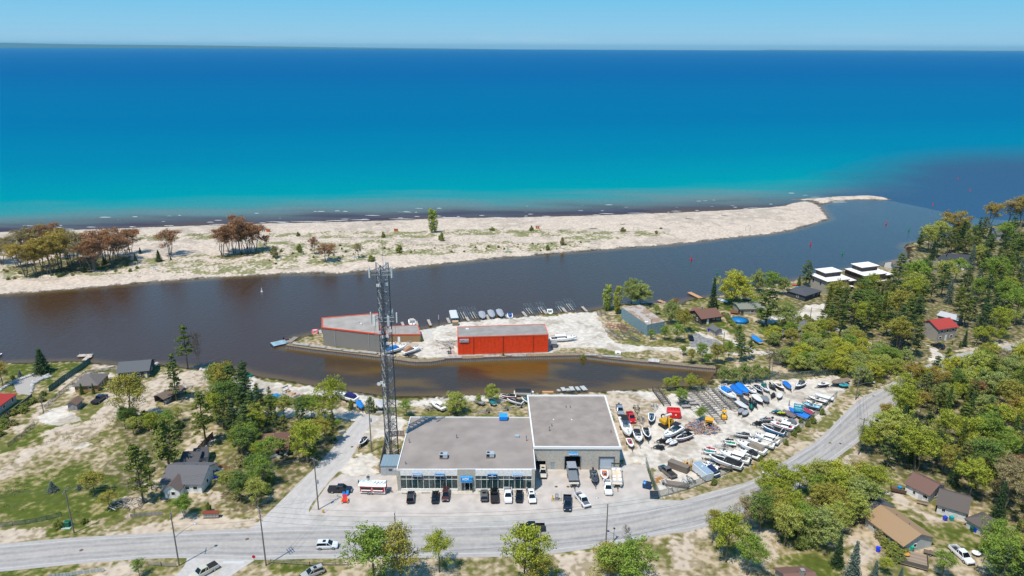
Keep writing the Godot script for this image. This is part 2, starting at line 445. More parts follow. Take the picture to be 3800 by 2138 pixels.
	P.call(2, pv([-87,-201.2,-78.8,-203.8,-63.5,-204,-50.6,-201.5,-38.4,-200.6,-32.7,-199.1,-30.6,-197.2,-30.6,-184.3,-36.1,-187.1,-39.1,-184.8,-42.1,-182.6,-45.2,-182.6,-47,-184.7,-44,-195.3,-50.9,-197,-58.9,-198.2,-77.1,-198.7]))
	P.call(2, pv([-44.7,-167.9,-44.4,-172.8,-41.6,-177.4,-38.5,-178.5,-36,-174.9,-34.7,-167.5,-40.4,-166.1]))
	P.call(2, pv([29.7,-212.9,35.6,-215.9,47,-216.7,49.8,-213.1,55.1,-216.8,69,-220.6,85.6,-223.8,85.6,-223.8,110.6,-227.9,113,-223.2,104,-212.9,93.2,-200.7,83.9,-192.1,74.4,-181.3,71.3,-180.3,64.6,-174.1,51.1,-164.4,36.6,-156.7,35.5,-171.9,28.8,-171.4]))
	P.call(1, pv([28.7,-187.6,30.4,-213,33.8,-214.4,47.1,-208.9,43.8,-199.7,37.3,-187.6,34.6,-179.5,29.9,-179.4]))
	P.call(2, pv([-36.2,-270.7,-32.4,-275.7,-22.6,-284.4,0,-282.5,0,-284.4,16.6,-287.2,35.6,-290.8,35.9,-274.8,38.1,-261.1,46.6,-254.8,63.5,-252.1,73.7,-251.7,93.7,-248.2,93.1,-246.4,62.7,-248.6,43.9,-249.6,29.6,-252.2,17.8,-251.6,13.5,-247.4,-19.7,-244.3,-33.7,-241.5,-42.4,-246.8,-46.6,-244.1,-49.8,-263.2,-38.3,-260.3]))
	P.call(0, pv([13.9,-247.4,17.8,-251.6,29.6,-252.2,43.9,-249.4,63.4,-248.4,61.1,-236.4,46,-239.7,25,-245.7]))
	P.call(2, pv([68,-263.4,72.5,-269,77.2,-264.1,79.2,-252.9,64.5,-249.8]))
	P.call(2, pv([80.6,-272.9,83.2,-272.2,85.7,-261,88.4,-252.4,89.3,-250.1,88.4,-247.1,84.6,-255.4,81.3,-264.2]))
	P.call(2, pv([101.6,-280.9,110.2,-287.5,115.7,-287.6,130,-303.1,138.8,-303.2,139.1,-294.7,131,-286.4,123.1,-271.2,124.3,-281.2,114.1,-283,101.2,-277.1]))
	P.call(1, pv([149.9,-306.3,160.1,-312.5,155.4,-303.4,148.2,-300.4]))
	P.call(2, pv([125.7,-271.3,129.4,-273.7,133.2,-264.3,136.1,-257.6,139.5,-251.3,133.1,-251.3,130.3,-259.8]))
	P.call(2, pv([131.4,-262.1,134.9,-262.1,139.3,-252.4,144.5,-242.4,140,-233.8,139.1,-238.9,133.4,-247.7,128.4,-248.5,127,-251.3]))
	P.call(2, pv([90.9,-251,108.6,-249.3,127.8,-251.3,126.1,-247.6,107.2,-245.6,89.7,-247.2]))
	P.call(2, pv([155.3,-255.4,157.7,-253.5,155.9,-242.5,150.9,-239.8,152.2,-248.8]))
	P.call(1, pv([164,-251.7,178.2,-255.6,196.8,-262.8,201.7,-262.8,198.3,-257.8,175.9,-251.8,162.1,-247]))
	P.call(1, pv([114.9,-216.6,123.9,-221.8,137,-231.3,136.9,-229.7,130.3,-224.2,110.4,-208.1,93.6,-191.6,82.8,-181.4,68.1,-170.7,67.5,-168.7,89.5,-189.9]))
	var nz := []
	for k in 4:
		var f := FastNoiseLite.new()
		f.seed = 31 + k
		f.frequency = [.012, .035, .16, .006][k]; f.fractal_octaves = [3, 4, 3, 3][k]
		nz.append(f.get_image(tw, th, false, false, true).get_data())
	var N0: PackedByteArray = nz[0]; var N1: PackedByteArray = nz[1]; var N2: PackedByteArray = nz[2]; var N3: PackedByteArray = nz[3]
	var px := PackedByteArray(); px.resize(tw * th * 3)
	var lut := PackedByteArray(); lut.resize(1024)
	for i in 1024: lut[i] = int(255.0 * lin(i / 1023.0).r)
	for j in th:
		for i in tw:
			var id := j * tw + i
			var a := N0[id]; var b := N1[id]; var c := N2[id]
			var ii := clampi(i + (b - 128) / 14 + (c - 128) / 40, 0, tw - 1); var jj := clampi(j + (a - 128) / 14 + (c - 128) / 34, 0, th - 1)
			var k := cl[jj * tw + ii]
			var r: float; var g: float; var bl: float
			var fine := (c - 128) * .0014 + (b - 128) * .0007
			if k == 0:
				var t := (b * .6 + a * .4 + (c - 128) * .7)
				if t > 172: r = .42; g = .345; bl = .25
				elif t > 134: r = .32; g = .26; bl = .165
				elif t > 104: r = .235; g = .2; bl = .1
				else: r = .15; g = .155; bl = .045
			elif k == 3:
				var t := b * .5 + a * .5 + (c - 128) * .8
				if t > 168: r = .27; g = .22; bl = .12
				elif t > 130: r = .15; g = .155; bl = .045
				else: r = .09; g = .115; bl = .022
			elif k == 5:
				r = .525; g = .445; bl = .37
				if N3[id] * .6 + b * .4 < 112: r = .45; g = .385; bl = .32
			elif k == 6:
				var t := b * .7 + a * .3 + (c - 128) * .6
				if t > 138: r = .51; g = .43; bl = .355
				elif t > 112: r = .37; g = .325; bl = .235
				else: r = .235; g = .235; bl = .115
			else:
				var q = PAL[k]
				r = q[0]; g = q[1]; bl = q[2]
				if k == 4:
					if c > 150: r = .27; g = .23; bl = .14
					elif c < 100: r = .11; g = .125; bl = .03
				elif k == 1 and b + (c - 128) < 96: r = .35; g = .285; bl = .19
				elif k == 2 and b * .7 + a * .3 < 104: r = .46; g = .41; bl = .345
			r += r * fine * 1.6; g += g * fine * 1.6; bl += bl * fine * 1.6
			px[id * 3] = lut[clampi(int(r * 1023), 0, 1023)]; px[id * 3 + 1] = lut[clampi(int(g * 1023), 0, 1023)]; px[id * 3 + 2] = lut[clampi(int(bl * 1023), 0, 1023)]
	for j in th:
		var z := gz0 + j * ts
		for i in tw:
			var id := j * tw + i
			if cl[id] == 5 or true:
				var gi := int((i * ts) / gstep) + gw * mini(gh - 1, int((j * ts) / gstep))
				if absf(sd[gi]) < 6.0:
					var d := shore_d(gx0 + i * ts, z) + (N1[id] - 128) * .012 + (N2[id] - 128) * .008
					if d < 2.2:
						var w := .62 if d > .5 else .42
						for q in 3: px[id * 3 + q] = int(px[id * 3 + q] * w) if d > -1.0 else [70, 52, 26][q]
	var im := Image.create_from_data(tw, th, false, Image.FORMAT_RGB8, px)
	var gm := StandardMaterial3D.new()
	gm.albedo_texture = ImageTexture.create_from_image(im)
	gm.roughness = .95; gm.metallic_specular = .2
	var vs := PackedVector3Array(); var ns := PackedVector3Array(); var us := PackedVector2Array(); var ix := PackedInt32Array()
	vs.resize(gw * gh); ns.resize(gw * gh); us.resize(gw * gh)
	for j in gh:
		for i in gw:
			var x := gx0 + i * gstep; var z := gz0 + j * gstep
			vs[j * gw + i] = V(x, ground_y(x, z), z)
			us[j * gw + i] = U((i * gstep) / (gw * gstep), (j * gstep) / (th * ts))
	for j in gh:
		for i in gw:
			var a := vs[j * gw + mini(i + 1, gw - 1)].y - vs[j * gw + maxi(i - 1, 0)].y
			var b := vs[mini(j + 1, gh - 1) * gw + i].y - vs[maxi(j - 1, 0) * gw + i].y
			ns[j * gw + i] = V(-a, 2 * gstep, -b).normalized()
	for j in gh - 1:
		for i in gw - 1:
			var a := j * gw + i
			if sd[a] < -20 and sd[a + gw + 1] < -20: continue
			ix.append_array(PackedInt32Array([a, a + 1, a + gw, a + 1, a + gw + 1, a + gw]))
	var arr := []; arr.resize(Mesh.ARRAY_MAX)
	arr[Mesh.ARRAY_VERTEX] = vs; arr[Mesh.ARRAY_NORMAL] = ns; arr[Mesh.ARRAY_TEX_UV] = us; arr[Mesh.ARRAY_INDEX] = ix
	var am := ArrayMesh.new()
	am.add_surface_from_arrays(Mesh.PRIMITIVE_TRIANGLES, arr)
	struct("ground", am, gm)
	var far := MB.new()
	far.quad(V(-6000, -.05, 4000), V(6000, -.05, 4000), V(6000, -.05, gz0 + gh * gstep - gstep), V(-6000, -.05, gz0 + gh * gstep - gstep))
	far.quad(V(gx0 + (gw - 1) * gstep, -.05, gz0 + gh * gstep - gstep), V(6000, -.05, gz0 + gh * gstep - gstep), V(6000, -.05, -760), V(gx0 + (gw - 1) * gstep, -.05, -560))
	far.quad(V(-6000, -.05, gz0 + gh * gstep - gstep), V(gx0, -.05, gz0 + gh * gstep - gstep), V(gx0, -.05, -225), V(-6000, -.05, 200))
	struct("outer_ground", far, mat(lin(.2, .18, .09), .95))
func along(p: PackedVector2Array, x: float) -> float:
	if x <= p[0].x: return p[0].y
	for i in p.size() - 1:
		if x <= p[i + 1].x: return lerpf(p[i].y, p[i + 1].y, (x - p[i].x) / max(.001, p[i + 1].x - p[i].x))
	return p[-1].y
func lake_color(x: float, z: float) -> Color:
	var zs := along(lake_shore, x)
	if x > lake_shore[-1].x: zs = lake_shore[-1].y - (x - lake_shore[-1].x) * .2
	var d := zs - z + 10.0 * dune.get_noise_2d(x * .35, z * .7)
	var stops := [[-20.0, .105, .086, .073], [1.0, .089, .081, .090], [8.0, .079, .092, .118], [22.0, .100, .146, .162], [42.0, .089, .211, .230], [66.0, .032, .254, .280], [100.0, .004, .259, .302], [160.0, .000, .232, .311], [280.0, .000, .186, .305], [600.0, .000, .146, .293], [2500.0, .000, .108, .282], [60000.0, .000, .113, .291]]
	var c := Color(stops[0][1], stops[0][2], stops[0][3])
	for i in stops.size() - 1:
		if d >= stops[i][0]:
			var t: float = clampf((d - stops[i][0]) / (stops[i + 1][0] - stops[i][0]), 0, 1)
			c = Color(stops[i][1], stops[i][2], stops[i][3]).lerp(Color(stops[i + 1][1], stops[i + 1][2], stops[i + 1][3]), t)
	if d > 0 and d < 45:
		var w := smoothstep(-.05, .3, dune.get_noise_2d(x * .22 + 300, z * 1.3)) * (1.0 - d / 45.0)
		c = c.lerp(Color(.035, .03, .075), w * .55)
	if d > 20 and d < 110: c = c.lerp(Color(.14, .21, .23), .45 * smoothstep(.05, .4, dune.get_noise_2d(x * .12 + 50, z * .5)) * (1.0 - absf(d - 50.0) / 60.0 if absf(d - 50.0) < 60.0 else .0))
	var pl := x - (250.0 + (-z - 545.0) * .75) + 16.0 * dune.get_noise_2d(x * .4 + 90, z * .4)
	if x > 180: c = c.lerp(Color(.036, .105, .19), smoothstep(-90.0, 60.0, pl) * (1.0 - smoothstep(120.0, 330.0, d)))
	return Color(c.r * .93, c.g * .92, c.b * .93)
func grid_mesh(rows: Array, nc: int) -> ArrayMesh:
	var vs := PackedVector3Array(); var ns := PackedVector3Array(); var cs := PackedColorArray(); var ix := PackedInt32Array()
	for j in rows.size():
		for i in nc:
			vs.append(rows[j][i][0]); cs.append(rows[j][i][1])
			var a: Vector3 = rows[j][mini(i + 1, nc - 1)][0] - rows[j][maxi(i - 1, 0)][0]
			var b: Vector3 = rows[mini(j + 1, rows.size() - 1)][i][0] - rows[maxi(j - 1, 0)][i][0]
			var n := a.cross(b).normalized()
			ns.append(n if n.y > 0 else -n)
	for j in rows.size() - 1:
		for i in nc - 1:
			var a := j * nc + i
			ix.append_array(PackedInt32Array([a, a + nc, a + 1, a + 1, a + nc, a + nc + 1]))
	var arr := []; arr.resize(Mesh.ARRAY_MAX)
	arr[Mesh.ARRAY_VERTEX] = vs; arr[Mesh.ARRAY_NORMAL] = ns; arr[Mesh.ARRAY_COLOR] = cs; arr[Mesh.ARRAY_INDEX] = ix
	var am := ArrayMesh.new()
	am.add_surface_from_arrays(Mesh.PRIMITIVE_TRIANGLES, arr)
	return am
func build_water() -> void:
	var nf := FastNoiseLite.new()
	nf.seed = 3; nf.frequency = .02; nf.fractal_octaves = 4; nf.fractal_gain = .55
	var nim := nf.get_seamless_image(1024, 1024)
	var pad := Image.create(1040, 1040, false, nim.get_format())
	for u in [-1016, 8, 1032]:
		for v in [-1016, 8, 1032]: pad.blit_rect(nim, Rect2i(0, 0, 1024, 1024), Vector2i(u, v))
	pad.bump_map_to_normal_map(7.0)
	var ntex := ImageTexture.create_from_image(pad.get_region(Rect2i(8, 8, 1024, 1024)))
	var swell := FastNoiseLite.new()
	swell.seed = 8; swell.frequency = .1; swell.fractal_octaves = 2
	var part := pv([-325.2,-351.8,-264.3,-364.9,-154.1,-401.3,-66.3,-413.5,50.2,-426.8,129.4,-457.3,181.6,-491.5,210.1,-512.2,223.1,-520.1,240.2,-537.1,264.6,-542.1,278.9,-533.4,291,-509.2,303.1,-477.7,359.7,-461.3])
	var lm := StandardMaterial3D.new()
	lm.vertex_color_use_as_albedo = true; lm.roughness = .6; lm.metallic_specular = .0
	lm.normal_enabled = true; lm.normal_texture = ntex; lm.normal_scale = 1.2
	lm.uv1_triplanar = true; lm.uv1_world_triplanar = true; lm.uv1_scale = V(.009, .01, .03)
	var rows := []
	var s := .0; var ds := 2.4
	var nc := 300
	while s < 30000.0:
		var r := []
		for i in nc:
			var u := lerpf(-450.0, 520.0, i / float(nc - 1))
			var x := u * (1.0 + s * .0022)
			var z := along(part, u) - s
			var wv := .42 * (1.0 - smoothstep(450.0, 900.0, s)) * smoothstep(4.0, 20.0, along(lake_shore, x) - z) * smoothstep(2.0, 25.0, s)
			r.append([V(x, WATER + wv * (swell.get_noise_2d(x * .16 + z * .05, z * .8) + .25), z), lake_color(x, z)])
		rows.append(r)
		if s > 430.0: ds *= 1.07
		s += ds
	struct("lake_water", grid_mesh(rows, nc), lm)
	var rm := StandardMaterial3D.new()
	rm.vertex_color_use_as_albedo = true; rm.roughness = .06; rm.metallic_specular = .45
	rm.normal_enabled = true; rm.normal_texture = ntex; rm.normal_scale = .33
	rm.uv1_triplanar = true; rm.uv1_world_triplanar = true; rm.uv1_scale = V(.02, .02, .03)
	rows = []
	for j in 130:
		var r := []
		for i in nc:
			var x := lerpf(-450.0, 520.0, i / float(nc - 1))
			var z0 := along(part, x)
			var z := lerpf(z0, -198.0, j / 129.0)
			var mouth := smoothstep(-20.0, 200.0, x)
			var c := Color(.056, .031, .012).lerp(Color(.036, .034, .042), mouth)
			var ch := smoothstep(-262.0, -236.0, z + x * .05) * smoothstep(-85.0, -45.0, x)
			var t := dune.get_noise_2d(x * .9, z * 1.9) * .5 + .5
			c = c.lerp(Color(.115, .068, .012).lerp(Color(.05, .033, .018), smoothstep(.35, .6, t)), ch * .9)
			var d := shore_d(x, z)
			if d > -5.0 and d < 3.0: c = c.lerp(Color(.14, .085, .025), smoothstep(-4.0, -.3, d + 1.5 * t) * .7)
			r.append([V(x, WATER, z), c])
		rows.append(r)
	rows.reverse()
	struct("river_water", grid_mesh(rows, nc), rm)
	var foam := MB.new()
	var fr := RandomNumberGenerator.new(); fr.seed = 40
	for i in 105:
		var x := fr.randf_range(-330, 240)
		var zs := along(lake_shore, x)
		if x > lake_shore[-1].x: zs = lake_shore[-1].y - (x - lake_shore[-1].x) * .35
		var row: float = [2.0, 6.0, 14.0, 22.0, 32.0][fr.randi() % 5]
		if x > 180: row += 6.0
		if i % 6 == 0: row = 1.2
		var z := zs - row + fr.randf_range(-2, 2)
		var L := fr.randf_range(.8, 3.2) * (1.8 if fr.randf() < .12 else 1.0) * (3.0 if i % 6 == 0 else 1.0)
		var k := 5
		for q in k:
			var a := lerpf(-L, L, q / float(k)); var b := lerpf(-L, L, (q + 1.0) / k)
			var wa := .11 * sin(PI * q / k) + .03; var wb := .11 * sin(PI * (q + 1.0) / k) + .03
			foam.quad(V(x + a, WATER + .03, z + wa), V(x + b, WATER + .03, z + wb), V(x + b, WATER + .03 + wb * 1.3, z), V(x + a, WATER + .03 + wa * 1.3, z))
			foam.quad(V(x + a, WATER + .03 + wa * 1.3, z), V(x + b, WATER + .03 + wb * 1.3, z), V(x + b, WATER + .03, z - wb), V(x + a, WATER + .03, z - wa))
	stuff("surf_foam", foam, mat(lin(.8), .8), "broken white surf crests rolling in along the sandy beach", "surf")
	var fh := MB.new()
	var hp := [[-26000, 150], [-21500, 165], [-19500, 170], [-18000, 150], [-16000, 118], [-13500, 108], [-11000, 92], [-8000, 60], [-4500, 34], [-2000, 16], [-500, 4]]
	for i in hp.size() - 1:
		for q in 6:
			var t := q / 6.0; var t2 := (q + 1) / 6.0
			var xa := lerpf(hp[i][0], hp[i + 1][0], t); var xb := lerpf(hp[i][0], hp[i + 1][0], t2)
			var ya: float = lerpf(hp[i][1], hp[i + 1][1], t) * (1.0 + .08 * dune.get_noise_1d(xa * .1)); var yb: float = lerpf(hp[i][1], hp[i + 1][1], t2) * (1.0 + .08 * dune.get_noise_1d(xb * .1))
			fh.quad(V(xa, -5, -27600), V(xb, -5, -27600), V(xb, yb, -28600), V(xa, ya, -28600))
			fh.quad(V(xa, ya, -28600), V(xb, yb, -28600), V(xb, -5, -29600), V(xa, -5, -29600))
	struct("far_hills", fh, mat(lin(.05, .085, .05), .95))
	var fl := MB.new()
	for i in 24:
		var xa := 9000.0 + i * 500.0
		var ya: float = 22.0 + 14.0 * dune.get_noise_1d(i * 13.0); var yb: float = 22.0 + 14.0 * dune.get_noise_1d(i * 13.0 + 13.0)
		if i == 0: ya = .0
		fl.quad(V(xa, -5, -27600), V(xa + 500, -5, -27600), V(xa + 500, yb, -28600), V(xa, ya, -28600))
		fl.quad(V(xa, ya, -28600), V(xa + 500, yb, -28600), V(xa + 500, -5, -29600), V(xa, -5, -29600))
	struct("far_hills", fl, mat(lin(.05, .085, .05), .95))
func ribbon(A: PackedVector2Array, B: PackedVector2Array, t0: float, t1: float, y: float, k: int, vscale := .02) -> MB:
	var a := resample(A, k); var b := resample(B, k)
	var mb := MB.new()
	for i in k - 1:
		var p := v3(a[i].lerp(b[i], t0), y); var q := v3(a[i].lerp(b[i], t1), y)
		var r := v3(a[i + 1].lerp(b[i + 1], t1), y); var s := v3(a[i + 1].lerp(b[i + 1], t0), y)
		mb.quad(q, r, s, p)
		for u in [U(i * vscale, 1), U((i + 1) * vscale, 0), U((i + 1) * vscale, 1), U(i * vscale, 1), U(i * vscale, 0), U((i + 1) * vscale, 0)]: mb.uv.append(u)
	return mb
func road_tex(base: float, tracks: Array) -> StandardMaterial3D:
	var W := 512; var Hh := 64
	var f := FastNoiseLite.new(); f.frequency = .05; f.fractal_octaves = 4; f.seed = 12
	var px := PackedByteArray(); px.resize(W * Hh * 3)
	for j in Hh:
		for i in W:
			var v := j / float(Hh)
			var k := base * (1.0 + .14 * f.get_noise_2d(i * .25, j * 3.0) + .10 * f.get_noise_2d(i * 2.0, j * 2.0))
			for t in tracks: k -= base * t[1] * exp(-pow((v - t[0]) / t[2], 2.0)) * (.85 + .5 * f.get_noise_2d(i * .6, t[0] * 300.0))
			var c := lin(clampf(k * 1.0, 0, 1), clampf(k * .955, 0, 1), clampf(k * .925, 0, 1))
			var id := (j * W + i) * 3
			px[id] = int(c.r * 255); px[id + 1] = int(c.g * 255); px[id + 2] = int(c.b * 255)
	var m := StandardMaterial3D.new()
	m.albedo_texture = ImageTexture.create_from_image(Image.create_from_data(W, Hh, false, Image.FORMAT_RGB8, px))
	m.roughness = .9; m.metallic_specular = .3
	return m
func sheet(called: String, p: PackedVector2Array, y: float, m: Material) -> void:
	var mb := MB.new()
	mb.prism(p, y - .02, y, true, false)
	struct(called, mb, m)
func build_roads() -> void:
	var N := pv([-123.1,-135.2,-119.2,-135.9,-113.3,-136.9,-97.1,-139.4,-77.8,-141.3,-65,-142.3,-45,-143.4,-24.4,-144,.2,-145.3,9.5,-146.5,23.8,-148.5,36.2,-152.1,46.7,-155.8,58.2,-161.3,66.9,-166.9,80.9,-178.6,89,-185.9,109.3,-207.8,123.1,-218.8,131.1,-225.7,139.8,-232.2,150.4,-239,162,-245.7,175.2,-250.7,192.6,-256.3,217.1,-263])
	var S := pv([-118.4,-128.7,-114.6,-129.3,-108.7,-129.9,-89.2,-133.1,-72.6,-134.5,-55.6,-134.2,-42.7,-134.7,-23.2,-135,.2,-135.8,9.1,-136.8,22.6,-139.7,34.6,-143.3,44.4,-146.1,63.2,-155.8,68.6,-159.2,79.6,-168.8,89.6,-177.9,97.9,-185.4,104.1,-191.7,112.2,-199.3,123.7,-210.3,136.1,-221.2,148.8,-229.8,163.6,-237.4,172.8,-240.9,185.4,-245.5,210,-253.1])
	var asph := road_tex(.385, [[.2, .22, .05], [.36, .2, .05], [.64, .22, .05], [.8, .2, .05]])
	struct("main_road", ribbon(N, S, -.16, 1.14, .020, 160, .04), asph)
	var white := mat(lin(.72), .7, .0, "fine", .4)
	var yel := mat(lin(.62, .50, .26), .8, .0, "fine", .4)
	struct("edge_line", ribbon(N, S, -.008, .008, .026, 160), white)
	struct("edge_line", ribbon(N, S, .992, 1.008, .026, 160), white)
	struct("centre_line", ribbon(N, S, .497, .509, .026, 160), yel)
	var sl := pv([-60.1,-143.4,-59.4,-145.5,-57.6,-150.9,-55.8,-157.1,-54,-163.7,-51.5,-171.3,-48.8,-183.8,-47.2,-192.4,-44.8,-199.8])
	var sr := pv([-44.5,-143.5,-48.5,-150.6,-47.7,-158,-46.4,-164.2,-44.8,-169.4,-43.4,-175.3,-42.8,-182.2,-42.1,-190,-39.8,-198.5])
	var lane := road_tex(.47, [[.35, .08, .1], [.65, .08, .1]])
	struct("side_street", ribbon(sl, sr, .0, 1.0, .012, 60, .05), lane)
	struct("south_street", ribbon(pv([-71,-134.8,-70,-131.6,-70.5,-127.8,-71.8,-123.3]), pv([-54.4,-134.4,-56.2,-132,-58.8,-127.9,-60.6,-123.4]), .0, 1.0, .010, 24, .05), lane)
	var bar := MB.new()
	bar.prism(pv([-62.1,-132.6,-57.6,-132.6,-57.6,-131.8,-62.1,-131.8]), 0, .018, true, false)
	struct("stop_line", bar, white)
	struct("centre_line", ribbon(pv([-61.9,-131.5,-62.5,-127.6,-63,-123.7]), pv([-61.7,-131.5,-62.3,-127.6,-62.9,-123.7]), .0, 1.0, .016, 12), yel)
	sheet("parking_lot", pv([-48.2,-150.4,-44,-148.8,-27.4,-148.3,-15.6,-148.3,.2,-148.9,9.7,-150.2,19.5,-153.1,33.6,-158.4,35.9,-155.6,35.8,-171.9,29.4,-172,28.7,-169.8,6.4,-169.6,6.2,-160.3,.2,-159.6,-28.4,-159.3,-30,-167.1,-34.6,-166.8,-40.3,-165.6,-44.2,-166.8,-46.4,-163.1,-47.5,-157.1]), .014, mat(lin(.56, .51, .47), .92, .0, "soft", .05))
	sheet("road_shoulder", pv([-48.5,-150.6,-44,-148.8,-27.4,-148.3,-15.6,-148.3,.2,-148.9,9.7,-150.2,19.5,-153.1,33.6,-158.4,36.5,-156,41.8,-155.6,50.1,-159.5,58.7,-163.1,57.9,-160.5,46.6,-155,36.1,-151.4,23.7,-147.8,9.5,-145.8,.2,-145.1,-24.3,-143.3,-44.8,-142.8,-59.7,-142.2,-60.1,-143.4]), .007, mat(lin(.5, .475, .445), .92, .0, "soft", .06))
	sheet("walkway", pv([-28.4,-159.3,.2,-159.5,6.3,-160,8.1,-157.9,6.1,-157.5,.2,-158,.2,-157.8,-28.9,-158]), .05, mat(lin(.58, .54, .48), .9, .0, "soft", .2))
	sheet("boat_ramp", pv([-34.7,-269.6,-31.8,-270.9,-30,-260.4,-34.2,-260.3]), .03, mat(lin(.6, .57, .52), .9, .0, "soft", .2))
	sheet("paved_drive", pv([68.1,-263.4,72.1,-267.4,74.5,-262.2,78.4,-259.7,79.1,-253.5,66.5,-252.8]), .02, mat(lin(.36), .9, .0, "grime", .1))
	for p in [[-94.8,-136], [-59.6,-140.1], [89.9,-183.6], [11.4,-161.4], [14.4,-161.4], [-44.3,-180.5]]:
		var q: Array = p[0] if p[0] is Array else p
		var o := MB.new()
		o.tube([V(q[0], .0, q[1]), V(q[0], .034, q[1])], .42, .42, 14)
		o.tube([V(q[0], .0, q[1]), V(q[0], .042, q[1])], .32, .32, 14)
		var mh := obj("manhole_cover", o, mat(lin(.2, .13, .09), .7, .4))
		tag(mh, "round rusty manhole cover set in the pavement", "manhole", "manhole covers")
# ================================================================ trees and shrubs
var proto := {}
func leaf_mat(c: Color) -> StandardMaterial3D:
	var key := "leaf" + str(c)
	if M.has(key): return M[key]
	var m := StandardMaterial3D.new()
	c = Color(c.r * 1.2, c.g * 1.18, c.b * 1.15)
	m.albedo_color = c.linear_to_srgb(); m.roughness = .75; m.metallic_specular = .25
	m.vertex_color_use_as_albedo = true
	m.backlight_enabled = true; m.backlight = Color(c.r * .5, c.g * .5, c.b * .3).linear_to_srgb()
	m.cull_mode = BaseMaterial3D.CULL_DISABLED
	M[key] = m
	return m
func leaf(mb: MB, r: RandomNumberGenerator, p: Vector3, out: Vector3, s: float, flat := .0) -> void:
	var nrm := (out * .8 + V(r.randf_range(-1, 1), r.randf_range(-.4, 1.0) + flat, r.randf_range(-1, 1)) * .75).normalized()
	var x := nrm.cross(V(r.randf_range(-1, 1), r.randf_range(-1, 1), r.randf_range(-1, 1))).normalized() * s
	var y := nrm.cross(x) * .7
	var sn := (nrm * .6 + out * .4).normalized()
	if sn.dot(nrm) < .15: sn = nrm
	mb.tri_n(p - x, p + x * .9, p + y, sn, sn, sn)
	mb.tri_n(p - x, p - y, p + x * .9, sn, sn, sn)
func clump(mb: MB, r: RandomNumberGenerator, ce: Vector3, rad: Vector3, n: int, s: float, tone: float, flat := .0) -> void:
	for i in n:
		var d := V(r.randf_range(-1, 1), r.randf_range(-1, 1), r.randf_range(-1, 1))
		if d.length() < .05: continue
		d = d.normalized() * pow(r.randf(), .45)
		var k := tone * r.randf_range(.62, 1.4)
		var w := r.randf_range(-.06, .06)
		mb.col = Color(clampf(k * (1 + w), 0, 2), clampf(k, 0, 2), clampf(k * (1 - w), 0, 2))
		leaf(mb, r, ce + d * rad, d.normalized(), s * r.randf_range(.6, 1.35), flat)
func limb(mb: MB, r: RandomNumberGenerator, a: Vector3, b: Vector3, r0: float, r1: float, bend := .08, k := 5) -> void:
	var L := a.distance_to(b)
	var pts := []
	for i in 4:
		var t := i / 3.0
		var q := a.lerp(b, t)
		if i > 0 and i < 3: q += V(r.randf_range(-1, 1), r.randf_range(-.5, .5), r.randf_range(-1, 1)) * L * bend
		pts.append(q)
	mb.tube(pts, r0, r1, k, false)
